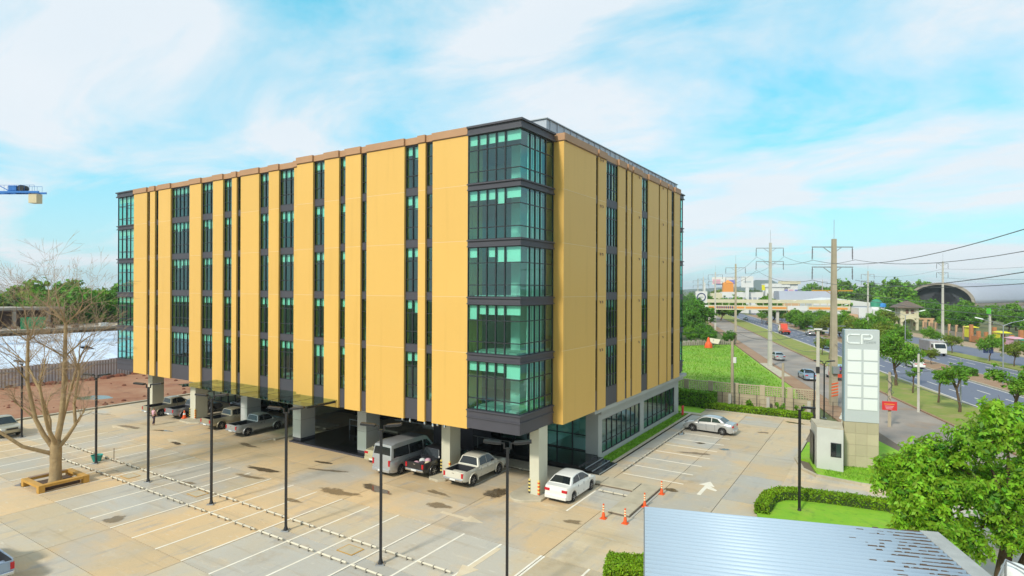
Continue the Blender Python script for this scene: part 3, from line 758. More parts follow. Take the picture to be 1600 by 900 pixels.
# corner glass towers
def tower(x0, x1, y0, y1, faces, single, ncx, ncy, big=True):
    """glass box: fx front at y0, fy side at x1 (or x0)"""
    tops = [22.54, 19.12, 15.60, 12.06, 8.57]; sills = [19.54, 16.05, 12.52, 9.03, 5.54]
    # bands of charcoal cladding with a projecting lip above and below
    def ring(z0, z1, o, nm, mt, hole=None):
        bp(MB().box(x0 - o * ('W' in faces), x1 + o * ('E' in faces), y0 - o * ('S' in faces), y1 + o * ('N' in faces), z0, z1), nm, M[mt])
    ring(22.54, 22.66, 0.16, 'band_lip', 'charcoal'); ring(22.66, 22.98, 0.08, 'floor_band', 'charcoal'); ring(22.98, 23.10, 0.20, 'band_lip', 'charcoal')
    for k in range(4):
        ring(sills[k] - 0.08, sills[k], 0.14, 'band_lip', 'charcoal'); ring(tops[k + 1] + 0.07, sills[k] - 0.08, 0.04, 'floor_band', 'charcoal'); ring(tops[k + 1], tops[k + 1] + 0.07, 0.12, 'band_lip', 'charcoal')
    ring(5.46, 5.54, 0.14, 'band_lip', 'charcoal'); ring(5.10, 5.46, 0.04, 'floor_band', 'charcoal'); ring(5.03, 5.10, 0.10, 'band_lip', 'charcoal'); ring(4.36, 5.03, 0.03, 'floor_band', 'charcoal')
    for k in range(5):
        for f in faces:
            if f == 'S': window(Face('x', y0, -1), x0, x1 - 0.03, sills[k], tops[k], ncx, -0.03, single, rows=(0.32, 0.76), deep=0.05, us=[x0, -21.24, -20.56, -19.90, -19.24, x1 - .03] if big else None, open_end=5 if big else None)
            if f == 'E': window(Face('y', x1, 1), y0 + 0.03, y1, sills[k], tops[k], ncy, -0.03, single, rows=(0.32, 0.76), deep=0.05, blinds=False, us=[y0 + .03, 30.52, 31.14, 31.76, 32.46, y1] if big else None, open_end=0 if big else None)
            if f == 'W': window(Face('y', x0, -1), y0 + 0.03, y1, sills[k], tops[k], ncy, -0.03, single, rows=(0.32, 0.76), deep=0.05, blinds=False)
            if f == 'N': window(Face('x', y1, 1), x0, x1, sills[k], tops[k], ncx, -0.03, single, rows=(0.32, 0.76), deep=0.05, blinds=False)
        if 'E' in faces and big:     # tall pale curtains behind the side glass
            b = MB()
            for (a, c) in ((y0 + 1.25, y0 + 1.75), (y0 + 1.9, y0 + 2.4), (y0 + 2.55, y0 + 3.0)):
                b.box(x1 - 0.30, x1 - 0.26, a, c, sills[k] + 0.05, tops[k] - 0.1)
            stuff(bp(b, 'curtains', M['blind']))
tower(-22.0, -18.15, 29.4, 33.45, 'SE', True, 5, 5)
tower(-68.9, -65.36, 30.1, 33.6, 'SW', False, 4, 4, False)
tower(-21.5, -18.15, 59.06, 62.2, 'EN', False, 4, 4, False)

# floor slabs, core and roof inside the shell
for k in range(1, 6):
    z = FL[k]
    fl = MB().box(-65.0, -18.6, 30.6, 61.8, z - 0.2, z + 0.1); fl.box(-68.6, -65.0, 30.6, 33.2, z - 0.2, z + 0.1)
    fl.box(-21.7, -18.6, 29.75, 30.6, z - 0.2, z + 0.1)
    bp(fl, 'floor_slab', M['floorin'])
core = MB()
for k in range(1, 6):
    z0 = FL[k] + 0.1; z1 = (FL[k - 1] if k > 1 else 22.4) - 0.2
    core.box(-60, -23.5, 36.0, 36.2, z0, z1); core.box(-23.7, -23.5, 36.2, 57, z0, z1)
    for x in (-57.8, -49.8, -41.8, -34.0, -25.8, -20.2): core.box(x, x + 0.7, 31.6, 32.3, z0, z1)
    for y in (39.5, 47.5, 55.5): core.box(-20.2, -19.5, y, y + .7, z0, z1)
    for x in (-55.4, -46.2, -30.2): core.box(x, x + .12, 30.9, 36.0, z0, z1)
bp(core, 'inner_walls', M['interior'])
bp(MB().box(-65.3, -18.3, 30.2, 62.0, 22.62, 22.9), 'roof', M['roofbox'])
bp(MB().box(-65.3, -65.1, 33.6, 62, ZB, 22.6), 'rear_wall', M['yellow'])
bp(MB().box(-65.3, -21.5, 61.8, 62.0, ZB, 22.6), 'rear_wall', M['yellow'])
sc_ = MB().box(-48, -18.6, 33.3, 61.6, 22.9, 24.1)
rbx = bp(sc_, 'roof_screen', M['roofbox'])
rib = MB().box(-0.03, 0.03, -0.04, 0.04, 0, 1.16)
ribm = rib.mesh('rib', M['roofbox'])
for k in range(28): inst('rib', ribm, rbx, (-18.58 - BO.x, 33.8 + k * 1.0 - BO.y, 22.92))
bp(MB().box(-48.1, -18.5, 33.2, 61.7, 24.1, 24.16), 'roof_screen_cap', M['steel'])

# soffit over the open ground floor
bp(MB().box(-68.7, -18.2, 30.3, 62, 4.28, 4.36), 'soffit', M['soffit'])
# columns along the front
def column(x0, x1, y0, y1, m, clad=False, guard=False, z1=4.34):
    if clad:
        c = bp(MB().box(x0 + .02, x1 - .02, y0 + .02, y1 - .02, 0, z1), 'column', M['charcoal'])
        for (a, b) in ((0.35, 1.85), (1.87, 3.35), (3.37, z1 - 0.01)):
            for (p0, p1, q0, q1) in ((x0, x1, y0, y0 + .03), (x1 - .03, x1, y0 + .035, y1), (x0, x0 + .03, y0 + .035, y1)):
                bpw(MB().box(p0, p1, q0, q1, a, b), 'cladding_panel', M['clad'], c)
    else:
        c = bp(MB().box(x0, x1, y0, y1, 0, z1), 'column', M[m]); bevel(c, 0.02)
    if guard:
        for (gx, gy) in ((x0, y0), (x1, y0)):
            for k in range(8):
                bpw(MB().box(gx - .05 if gx == x0 else gx - .07, gx + .07 if gx == x0 else gx + .05, gy - .05, gy + .07, 0.2 + k * .11, 0.2 + (k + 1) * .11), 'corner_guard', M['adyellow' if k % 2 else 'blackplastic'] if gx == x0 else M['orange' if k % 2 == 0 else 'adyellow'], c)
column(-18.85, -18.17, 31.75, 32.85, 'cream', guard=True)
column(-26.1, -25.35, 31.9, 33.1, 'cream', guard=True)
column(-34.95, -33.97, 32.35, 33.8, 'clad', True)
column(-42.65, -41.62, 32.2, 33.7, 'clad', True)
column(-50.75, -49.75, 32.6, 34.0, 'clad', True)
column(-58.2, -57.25, 31.95, 33.2, 'cream', guard=True)
column(-66.9, -66.0, 32.2, 33.4, 'cream')
for x in (-49.9, -57.6): column(x, x + .9, 38.6, 39.4, 'clad', True)

# shop wing at the right: grey frame, two big windows, corner column
X0, X1 = -19.35, -18.3
wall = MB()
wall.box(X0, X1, 41.0, 41.72, 0, 3.98)
wall.box(X1 - .3, X1 - .002, 41.72, 61.2, 3.0, 3.98); wall.box(X1 - .3, X1 - .002, 41.72, 61.2, 0, 0.42)
wall.box(X1 - .3, X1, 50.0, 50.95, 0.42, 3.0); wall.box(X1 - .3, X1, 60.0, 61.2, 0.42, 3.0)
wall.box(-40, X1, 61.2, 61.4, 0, 4.2)
bp(wall, 'shop_wall', M['greywall'])
bp(MB().box(X1 - .4, -17.62, 38.9, 62.0, 3.98, 4.26), 'beam', M['greywall'])
bp(MB().box(X1 + .0, X1 + .25, 41.0, 62.3, 3.55, 3.979), 'beam', M['greywall'])
FS = Face('y', X1 - .1, 1)
def shopwin(F, u0, u1, z0, z1, ncol, row=0.70, g='clearglass'):
    return window(F, u0, u1, z0, z1, ncol, 0.0, True, blinds=False, rows=(row,), deep=0.05, m_glass=g, name='shop_window', mull=0.09)
shopwin(FS, 41.75, 49.98, 0.42, 3.0, 8); shopwin(FS, 50.97, 59.98, 0.42, 3.0, 7)
shopwin(Face('x', 41.5, -1), -27.5, -19.37, 0.47, 4.2, 6, 0.68, 'glass')
ins = MB(); ins.box(-40, -18.7, 41.8, 61, -0.02, 0.40); bp(ins, 'shop_floor', M['floorin'])
ins = MB(); ins.box(-23.2, -23.0, 41.8, 61, 0.4, 4.25); bp(ins, 'shop_bounce_wall', M['wwhite'])  # wall brought near the glass and whitened to catch light
ins = MB(); ins.box(-22.3, -21.7, 46, 46.6, .4, 4.25).box(-22.3, -21.7, 54, 54.6, .4, 4.25); bp(ins, 'shop_pillars', M['interior'])
# black granite podium with steps at the right end
pod = bp(MB().box(-31.0, -18.35, 37.75, 41.5, 0, 0.45), 'podium', M['granite'])
for k, (a, b, z) in enumerate(((-18.35, -17.82, 0.36), (-17.82, -17.3, 0.24), (-17.3, -16.76, 0.12))):
    bpw(MB().box(a, b, 37.75, 40.95, 0, z), 'step', M['granite'], pod)
    bpw(MB().box(b - .05, b + .004, 37.76, 40.94, z - .03, z + .004), 'nosing', M['signgrey'], pod)
for x in (-30.2, -27.2, -24.2): bpw(MB().box(x, x + .03, 37.7, 37.76, 0.45, 1.35), 'rail_post', M['steel'], pod)
bpw(MB().box(-30.2, -24.1, 37.71, 37.75, 1.32, 1.36), 'handrail', M['steel'], pod)
# dark walls behind the parked cars
bp(MB().box(-34.0, -27.5, 41.6, 41.8, 0, 4.26), 'dark_back_wall', M['granite'])
bp(MB().box(-46.0, -34.05, 42.2, 42.4, 0, 4.26), 'dark_back_wall', M['granite'])  # shade of the deep interior put in as a black wall
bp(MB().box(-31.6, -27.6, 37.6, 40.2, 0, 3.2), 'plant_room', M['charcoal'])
# entrance podium
ent = bp(MB().box(-42.5, -33.75, 31.95, 38.5, 0, 0.15), 'entrance_podium', M['granite'])
bpw(MB().box(-42.6, -33.7, 31.80, 31.95, 0, 0.10), 'podium_edge', M['charcoal'], ent)
bpw(MB().box(-41.0, -36.5, 38.5, 42.2, 0, 0.30), 'landing', M['kerb'], ent)
rl = MB()
for x in (-41, -39.6, -38.2): rl.box(x, x + .05, 37.0, 37.05, .15, 1.15)
rl.box(-41, -38.15, 37.0, 37.05, 1.1, 1.16).box(-41, -38.15, 37.0, 37.05, .6, .64)
bpw(rl, 'handrail', M['steel'], ent)
# curtain glazing deep under the left half
window(Face('x', 38.5, -1), -66.5, -58.2, 0.1, 4.25, 6, 0.0, True, False, (0.35, 0.68), .05, 'clearglass', 'shop_window', .1)
window(Face('x', 38.5, -1), -56.3, -50.2, 0.1, 4.25, 4, 0.0, True, False, (0.35, 0.68), .05, 'clearglass', 'shop_window', .1)
lob = MB(); lob.box(-66.6, -66.4, 38.5, 60, 0, 4.25).box(-66.5, -42, 50, 50.2, 0, 4.25).box(-49.6, -49.2, 38.5, 50, 0, 4.25)
bp(lob, 'lobby_walls', M['wcream'])
# glass canopy over the entrance drive
can = bp(MB().box(-50.5, -33.85, 26.65, 29.98, 4.79, 4.82), 'glass_canopy', M['canopyglass'])
for k in range(1, 8): bpw(MB().box(-50.5 + 2.08 * k - .012, -50.5 + 2.08 * k + .012, 26.66, 29.9, 4.822, 4.83), 'glass_joint', M['frame'], can)
for x in (-50.2, -46.3, -42.2, -38.1, -34.1): bpw(MB().box(x - .05, x + .05, 26.9, 30.2, 4.60, 4.785), 'canopy_beam', M['frame'], can)
# small spotlights under the right part of the facade
for (x, z) in ((-27.9, 4.15), (-27.2, 4.1), (-25.9, 4.12), (-25.2, 4.05), (-24.8, 4.15), (-24.2, 4.1)):
    o = bp(MB().lathe([(0.06, -0.16), (0.09, -0.1), (0.05, 0.1)], 8, c=(x, 29.9, z)), 'spotlight', M['chrome'])
# outlet pipes on the right face
for k in range(5):
    for y in (39.35, 39.75, 47.3, 53.6):
        z = (22.55 if k == 0 else FL[k] - 0.3)
        bp(MB().tube([(-17.5, y, z - .05), (-17.42, y, z - .05), (-17.42, y, z - .22)], 0.035, 6), 'drain_spout', M['return'])
print('panes', single_panes[0])
# ================================================================== VEHICLES
def lerp_poly(P, x):
    if x <= P[0][0]: return P[0][1]
    for (a, b), (c, d) in zip(P, P[1:]):
        if x <= c: return b + (d - b) * (x - a) / max(1e-6, c - a)
    return P[-1][1]
WHEEL = {}
def wheel_meshes(r, w):
    k = (r, w)
    if k not in WHEEL:
        t = MB().lathe([(r * .60, -w / 2 + .01), (r * .82, -w / 2), (r * .96, -w / 2 + .02), (r, -w / 4), (r, w / 4), (r * .96, w / 2 - .02), (r * .82, w / 2), (r * .60, w / 2 - .01)], 22, axis='y')
        rm = MB()
        rm.lathe([(r * .61, -w / 2 + .03), (r * .60, w / 2 - 0.012), (r * .54, w / 2 - 0.03), (r * .50, w / 2 - 0.06), (r * .1, w / 2 - 0.065)], 20, axis='y')
        for j in range(6):
            a = j * math.pi / 3
            rm.bar((r * .1 * math.cos(a), w / 2 - 0.03, r * .1 * math.sin(a)), (r * .57 * math.cos(a), w / 2 - 0.025, r * .57 * math.sin(a)), 0.07, 0.03)
        rm.lathe([(0.06, w / 2 - .06), (0.055, w / 2 - .005)], 10, axis='y')
        WHEEL[k] = (t.mesh('tyre', M['rubber'], 40), rm.mesh('rim', M['rim'], 40))
    return WHEEL[k]

# side-view specs: x forward, front at +L/2
SPECS = {
 'sedan': dict(L=4.5, W=1.76, zb=0.20, wheels=(-1.32, 1.36), r=0.315,
   deck=[(-2.25, .72), (-2.2, .98), (-1.55, 1.03), (-0.9, .98), (0.95, .93), (1.3, .90), (2.0, .76), (2.25, .58)],
   green=[(-1.62, 1.00), (-0.98, 1.40), (-0.4, 1.47), (0.2, 1.46), (0.55, 1.39), (1.32, .90)], wb=.80, wt=.56,
   side=[[(-1.22, 1.06), (-0.86, 1.34), (-0.42, 1.405), (-0.36, 1.405), (-0.36, 1.03)], [(-0.30, 1.03), (-0.30, 1.405), (0.16, 1.40), (0.50, 1.33), (1.06, .98), (1.0, .96)]]),
 'hatch_sedan': dict(L=4.25, W=1.70, zb=0.20, wheels=(-1.24, 1.30), r=0.30,
   deck=[(-2.12, .74), (-2.06, 1.02), (-1.62, 1.06), (-0.9, 1.0), (0.95, .97), (1.25, .95), (1.9, .80), (2.12, .6)],
   green=[(-1.68, 1.04), (-1.10, 1.42), (-0.5, 1.505), (0.1, 1.50), (0.45, 1.43), (1.28, .95)], wb=.785, wt=.56,
   side=[[(-1.30, 1.09), (-0.98, 1.36), (-0.50, 1.43), (-0.34, 1.43), (-0.34, 1.06)], [(-0.28, 1.06), (-0.28, 1.43), (0.08, 1.425), (0.38, 1.36), (0.98, 1.02), (0.94, 1.0)]]),
 'double_cab': dict(L=5.15, W=1.82, zb=0.42, wheels=(-1.52, 1.52), r=0.385, pick=(-2.50, -0.98), zf=0.66,
   deck=[(-2.57, .80), (-2.55, 1.10), (-1.0, 1.12), (-0.9, 1.10), (1.1, 1.08), (1.35, 1.10), (2.2, 1.0), (2.45, .92), (2.57, .70)],
   green=[(-0.96, 1.09), (-0.72, 1.66), (-0.3, 1.74), (0.35, 1.74), (0.62, 1.68), (1.42, 1.08)], wb=.85, wt=.62,
   side=[[(-0.70, 1.17), (-0.60, 1.58), (-0.28, 1.65), (0.08, 1.65), (0.08, 1.15)], [(0.14, 1.15), (0.14, 1.65), (0.36, 1.645), (0.56, 1.60), (1.10, 1.16), (1.08, 1.14)]]),
 'extra_cab': dict(L=5.1, W=1.74, zb=0.40, wheels=(-1.48, 1.48), r=0.365, pick=(-2.48, -0.55), zf=0.66,
   deck=[(-2.55, .78), (-2.53, 1.07), (-0.6, 1.09), (-0.5, 1.07), (1.1, 1.05), (1.35, 1.06), (2.2, .97), (2.43, .90), (2.55, .68)],
   green=[(-0.54, 1.06), (-0.40, 1.60), (0.0, 1.68), (0.5, 1.68), (0.72, 1.62), (1.42, 1.05)], wb=.81, wt=.62,
   side=[[(-0.34, 1.14), (-0.28, 1.53), (-0.02, 1.59), (0.10, 1.59), (0.10, 1.12)], [(0.16, 1.12), (0.16, 1.59), (0.50, 1.59), (0.66, 1.54), (1.12, 1.13), (1.10, 1.11)]]),
 'van': dict(L=5.25, W=1.88, zb=0.26, wheels=(-1.55, 1.62), r=0.34,
   deck=[(-2.62, .70), (-2.60, 1.20), (-1.0, 1.22), (1.4, 1.18), (1.9, 1.12), (2.45, .92), (2.62, .62)],
   green=[(-2.58, 1.20), (-2.42, 2.16), (-2.0, 2.26), (0.9, 2.26), (1.25, 2.16), (2.28, 1.06)], wb=.90, wt=.76,
   side=[[(-2.30, 1.30), (-2.24, 1.92), (-0.75, 1.94), (-0.75, 1.28)], [(-0.69, 1.28), (-0.69, 1.94), (0.70, 1.94), (0.70, 1.27)], [(0.84, 1.26), (0.84, 1.93), (1.22, 1.90), (1.82, 1.26)]]),
}
def vehicle(kind, name, label, cat, paintm, loc, rz, group=None, glass='carglass', dark_bed=True, cargo=None, lamp_style='low'):
    S = SPECS[kind]; L_, Wd = S['L'], S['W']; hw = Wd / 2; r = S['r']; wx = S['wheels']
    root = empty(name, loc, rz, label, cat, group)
    # stations
    xs = set([-L_ / 2, L_ / 2, -L_ / 2 + .04, L_ / 2 - .06, L_ / 2 - .2, -L_ / 2 + .15] + [p[0] for p in S['deck']])
    for w in wx:
        for k in range(-6, 7): xs.add(round(w + (r + .07) * math.sin(k * math.pi / 12) * 1.0, 4))
        xs.add(w - r - .075); xs.add(w + r + .075)
    x = -L_ / 2
    while x < L_ / 2: xs.add(round(x, 3)); x += 0.3
    pick = S.get('pick')
    xs = sorted(xs)
    if pick:
        xs = sorted(set(xs) | {pick[0] - .0, pick[0] + .001, pick[1] - .001, pick[1]})
    rings = []
    for x in xs:
        zt = lerp_poly(S['deck'], x)
        e = max(0, (abs(x) - (L_ / 2 - .45)) / .45)          # plan rounding at the ends
        w = hw * (1 - 0.13 * e * e)
        zb = S['zb'] + (0.10 * e * e)
        for wc in wx:
            d = abs(x - wc); R_ = r + .075
            if d < R_: zb = max(zb, r + math.sqrt(max(0, R_ * R_ - d * d)) - 0.01)
        zb = min(zb, zt - .12)
        inbed = pick and pick[0] < x < pick[1]
        sh = 0.05
        half = [(0, zb), (w * .80, zb), (w * .965, zb + .02), (w, zb + (zt - zb) * .35), (w * .995, zb + (zt - zb) * .65), (w * .955, zt - sh)]
        if inbed: half += [(w * .945, zt - .005), (w * .90, zt), (w * .875, zt - .02), (w * .87, S['zf']), (0, S['zf'])]
        else: half += [(w * .92, zt - .012), (w * .86, zt), (w * .6, zt + .012), (w * .3, zt + .02), (0, zt + .024)]
        ring = [(x, y, z) for y, z in half] + [(x, -y, z) for y, z in reversed(half[1:-1])]
        rings.append(ring)
    body = MB().loft(rings).build('body', M[paintm], root, smooth=38)
    # greenhouse
    gr = S['green']; wb, wt = S['wb'], S['wt']
    zb0 = lambda x: lerp_poly(S['deck'], x) - .02
    G_ = []
    xg = []
    for (a, b), (c, d) in zip(gr, gr[1:]):
        for k in range(3): xg.append((a + (c - a) * k / 3, b + (d - b) * k / 3))
    xg.append(gr[-1])
    zr = max(z for _, z in gr); zl = min(z for _, z in gr)
    def gw(x, z):
        t = (z - zb0(x)) / max(.05, zr - zl); return wb + (wt - wb) * max(0, min(1, t))
    for x, z in xg:
        b0 = min(zb0(x), z - .01); wtop = gw(x, z - .03)
        half = [(0, b0), (wb, b0), ((wb + wtop) / 2 + .008, (b0 + z) / 2), (wtop, z - .035), (wtop - .06, z - .004), (wtop * .5, z + .014), (0, z + .02)]
        G_.append([(x, y, zz_) for y, zz_ in half] + [(x, -y, zz_) for y, zz_ in reversed(half[1:-1])])
    MB().loft(G_).build('cab' if pick else 'roof_shell', M[paintm], root, smooth=32)
    # windows
    for poly in S['side']:
        for sd in (1, -1):
            m = MB(); o = [(x, sd * (gw(x, z) + .018 + .006 * (1 - abs((z - zl) / (zr - zl) - .5))), z) for x, z in poly]
            i_ = [(x, sd * (gw(x, z) - .02), z) for x, z in poly]
            n = len(o)
            m.v += o + i_; idx = list(range(n))
            m.f.append(tuple(idx if sd < 0 else reversed(idx))); m.m.append(0)
            for k in range(n): m.f.append((k, (k + 1) % n, n + (k + 1) % n, n + k)); m.m.append(0)
            m.build('side_window', M[glass], root, fix=True)
    def slope(nm, p0, p1, a, b, inset):
        (x0, z0), (x1, z1) = p0, p1
        d = Vector((x1 - x0, 0, z1 - z0)); nrm = Vector((-d.z, 0, d.x)).normalized()
        if nrm.z < 0: nrm = -nrm
        pts = []
        for t in (a, b):
            x, z = x0 + (x1 - x0) * t, z0 + (z1 - z0) * t
            w = gw(x, z) - inset - .03 * t
            pts.append((x, z, w))
        m = MB(); rows = []
        for (x, z, w) in pts:
            for off in (.016, -.02):
                rows.append([(x + nrm.x * off, w * u, z + nrm.z * off + (.018 * (1 - u * u))) for u in (-1, -.5, 0, .5, 1)])
        m.loft([rows[0], rows[2]], close=False); m.loft([rows[1], rows[0]], close=False); m.loft([rows[2], rows[3]], close=False)
        m.build(nm, M[glass], root, smooth=50, fix=True)
    slope('rear_window', gr[0], gr[1], .16 if not kind == 'van' else .30, .93 if kind != 'van' else .84, .07)
    slope('windscreen', gr[-1], gr[-2], .08, .95, .07)
    # wheels
    ty, rm = wheel_meshes(r, 0.23)
    for wc in wx:
        for sd in (1, -1):
            w_ = inst('wheel', ty, root, (wc, sd * (hw - .125), r)); inst('rim', rm, w_)
            if sd < 0: w_.rotation_euler = (0, 0, math.pi)
    # lamps, bumpers, plate, mirrors, handles
    zd = lerp_poly(S['deck'], -L_ / 2 + .04)
    xe = -L_ / 2
    for sd in (1, -1):
        if pick or kind == 'van':
            z0, z1 = (zd - .36, zd - .06) if pick else (.78, 1.18)
            MB().box(xe - .012, xe + .12, sd * hw * .80 - .07, sd * hw * .80 + .075, z0, z1).build('tail_light', M['lampred'], root)
        else:
            m = MB(); y0, y1 = sorted((sd * hw * .90, sd * hw * .48)); m.box(xe - .008, xe + .18, y0, y1, zd - .20, zd - .03); bevel(m.build('tail_light', M['lampred'], root), .02)
        zf_ = lerp_poly(S['deck'], L_ / 2 - .2)
        bevel(MB().box(L_ / 2 - .25, L_ / 2 - .015, sd * hw * .70 - .14, sd * hw * .70 + .14, zf_ - .22, zf_ - .05).build('headlight', M['lampclear'], root), .02)
        xm = gr[-1][0] - .48
        bevel(MB().box(xm - .06, xm + .06, sd * (hw + .07) - .08, sd * (hw + .07) + .08, gr[-1][1] + .05, gr[-1][1] + .21).build('wing_mirror', M[paintm], root), .03)
        for xh in ((-.15, .78) if kind in ('sedan', 'hatch_sedan', 'double_cab') else ((.05,) if kind == 'extra_cab' else (.9, -.6))):
            MB().box(xh - .32, xh - .16, sd * hw * .995 - .012, sd * hw * .995 + .018, gr[-1][1] - .14, gr[-1][1] - .11).build('door_handle', M[paintm if kind != 'extra_cab' else 'blackplastic'], root)
        # shut lines of the doors
        dl = MB()
        for xh in ((.11, -.66, .98) if kind in ('sedan', 'hatch_sedan', 'double_cab') else ((.12, 1.1) if kind == 'extra_cab' else (.76, -.72))):
            dl.box(xh - .008, xh + .008, sd * hw * .99 - .004, sd * hw * .99 + .012, S['zb'] + .12, gr[-1][1] - .06)
        dl.build('door_seam', M['blackplastic'], root)
    bm = M['chrome'] if pick else M[paintm]
    zbu = S['zb'] + .08
    bevel(MB().box(xe - .07, xe + .1, -hw * .86, hw * .86, zbu, zbu + (.17 if pick else .24)).build('rear_bumper', bm, root), .04)
    bevel(MB().box(L_ / 2 - .12, L_ / 2 + .05, -hw * .86, hw * .86, zbu, zbu + .24).build('front_bumper', M[paintm], root), .05)
    MB().box(L_ / 2 - .05, L_ / 2 + .012, -hw * .45, hw * .45, zbu + .28, zbu + .40).build('grille', M['blackplastic'], root)
    MB().box(xe - .085, xe - .06, -.22, .22, zbu + .04, zbu + .16).build('number_plate', M['plate'], root)
    MB().box(-L_ / 2 + .25, L_ / 2 - .25, -hw * .75, hw * .75, S['zb'] - .06, S['zb'] + .10).build('underbody', M['blackplastic'], root)
    if pick:
        b = MB(); a0, a1 = pick[0] + .05, pick[1] - .03; yw = hw * .865; zf = S['zf'] + .012; zt = lerp_poly(S['deck'], -1.2) - .03
        b.box(a0, a1, -yw, yw, zf - .02, zf).box(a0, a1, -yw, -yw + .03, zf, zt).box(a0, a1, yw - .03, yw, zf, zt).box(a0, a0 + .03, -yw + .03, yw - .03, zf, zt).box(a1 - .03, a1, -yw + .03, yw - .03, zf, zt)
        for k in range(7): b.box(a0 + .05, a1 - .05, -yw + .15 + k * yw * .27, -yw + .22 + k * yw * .27, zf, zf + .018)
        b.build('bed_liner', M['liner'], root)
        tg = MB().box(xe - .006, xe + .02, -hw * .62, hw * .62, zd - .40, zd - .02).build('tailgate', M[paintm], root)
        MB().box(xe - .02, xe - .005, -.09, .09, zd - .13, zd - .09).build('handle', M['chrome'], tg)
        for wc in wx:       # flared arches
            for sd in (1, -1):
                m = MB(); pts = [(wc + (r + .10) * math.cos(R(a)), sd * (hw + .005), r + (r + .10) * math.sin(R(a))) for a in range(-8, 189, 14)]
                m.tube(pts, .045, 6).build('wheel_arch', M[paintm], root, smooth=60)
    return root

# vehicles under and beside the building (nose towards the building = +Y)
NOSE = R(90)
vehicle('hatch_sedan', 'parked_car', 'small white saloon parked right of the cream corner column', 'car', 'pwhite', (-16.85, 33.6, 0), NOSE)
vehicle('double_cab', 'pickup_truck', 'white double cab pickup with empty black bed parked left of the corner column', 'pickup', 'ppearl', (-23.75, 32.8, 0), NOSE)
bt = vehicle('double_cab', 'pickup_truck', 'black pickup with goods in its open bed beside the silver van', 'pickup', 'pblack', (-27.2, 32.9, 0), NOSE)
vehicle('van', 'passenger_van', 'tall silver passenger van parked under the facade between two columns', 'van', 'psilver', (-29.45, 32.05, 0), NOSE)
vehicle('sedan', 'parked_car', 'cream saloon mostly hidden behind the silver van, red tail light showing', 'car', 'pcream', (-32.0, 33.3, 0), NOSE)
vehicle('extra_cab', 'pickup_truck', 'silver grey extra cab pickup with bare bed under the glass canopy', 'pickup', 'psilver', (-48.05, 32.5, 0), NOSE)
vehicle('extra_cab', 'pickup_truck', 'champagne pickup partly hidden behind the silver extra cab pickup', 'pickup', 'pkhaki', (-52.3, 32.65, 0), NOSE)
vehicle('extra_cab', 'pickup_truck', 'grey pickup parked beside the traffic cone and cream column', 'pickup', 'pgrey', (-59.65, 33.2, 0), NOSE)
vehicle('extra_cab', 'pickup_truck', 'brownish pickup with black bed behind the leftmost column', 'pickup', 'pkhaki', (-62.65, 32.5, 0), NOSE)
vehicle('sedan', 'parked_car', 'dark saloon in the shade deep under the building behind the motorcycles', 'car', 'pblack', (-56.0, 36.9, 0), R(0))
vehicle('sedan', 'parked_car', 'silver saloon parked crosswise in the right hand car park', 'car', 'psilver', (-13.52, 55.3, 0), R(176.5), glass='carglass2')
vehicle('extra_cab', 'pickup_truck', 'pale pickup cut off by the left edge behind the bare tree', 'pickup', 'pkhaki', (-65.9, 19.4, 0), R(2))
vehicle('extra_cab', 'pickup_truck', 'blue silver pickup at the bottom left corner with empty bed', 'pickup', 'pblue', (-34.65, 9.2, 0), R(180))
# load in the black pickup
q = random.Random(5)
for k, (c, mt) in enumerate((('pinkcloth', 0), ('interior', 1), ('darkcloth', 2), ('pinkcloth', 3), ('beige', 4))):
    s = MB().lathe([(.10, 0), (.22, .05), (.24, .17), (.16, .28), (.05, .32)], 9).build('sack', M[c], None, (-27.55 + .17 * k, 30.95 + .33 * (k % 2) + .1 * k, 0.68 + .12 * (k % 2)), q.uniform(0, 3), smooth=70)
    tag(s, ['pink sack in the black pickup bed, leftmost', 'grey sack in the black pickup bed, second from left', 'dark bundle in the middle of the black pickup bed', 'pink sack right of the dark bundle in the black pickup', 'beige sack at the right end of the black pickup load'][k], 'sack', 'goods in the black pickup')

# motorcycles in the shade
def motorbike(loc, rz, label, cm):
    root = empty('motorcycle', loc, rz, label, 'motorcycle', 'motorcycles under the building')
    ty, rm = wheel_meshes(0.28, 0.09)
    for x in (-.6, .62):
        w = inst('wheel', ty, root, (x, 0, .28)); inst('rim', rm, w)
    b = MB(); b.loft([[(-.75, y * .10, z) for y, z in ((-1, .62), (1, .62), (1, .78), (-1, .78))], [(-.2, y * .14, z) for y, z in ((-1, .42), (1, .42), (1, .78), (-1, .78))], [(.25, y * .10, z) for y, z in ((-1, .40), (1, .40), (1, .62), (-1, .62))], [(.5, y * .16, z) for y, z in ((-1, .45), (1, .45), (1, .95), (-1, .95))]])
    b.build('body', M[cm], root, smooth=50)
    bevel(MB().box(-.72, .08, -.12, .12, .78, .86).build('seat', M['blackplastic'], root), .03)
    MB().tube([(.62, 0, .28), (.48, 0, .95), (.44, 0, 1.02)], .03, 6).build('fork', M['steel'], root)
    MB().tube([(.38, -.34, 1.05), (.46, -.1, 1.0), (.46, .1, 1.0), (.38, .34, 1.05)], .018, 6).build('handlebar', M['blackplastic'], root)
    return root
motorbike((-54.3, 35.3, 0.02), R(80), 'red motorcycle left of the champagne pickup', 'red')
motorbike((-53.5, 35.7, 0.02), R(100), 'black motorcycle beside the red one', 'pblack')
motorbike((-55.2, 35.4, 0.02), R(95), 'white motorcycle nearest the cream column', 'pwhite')

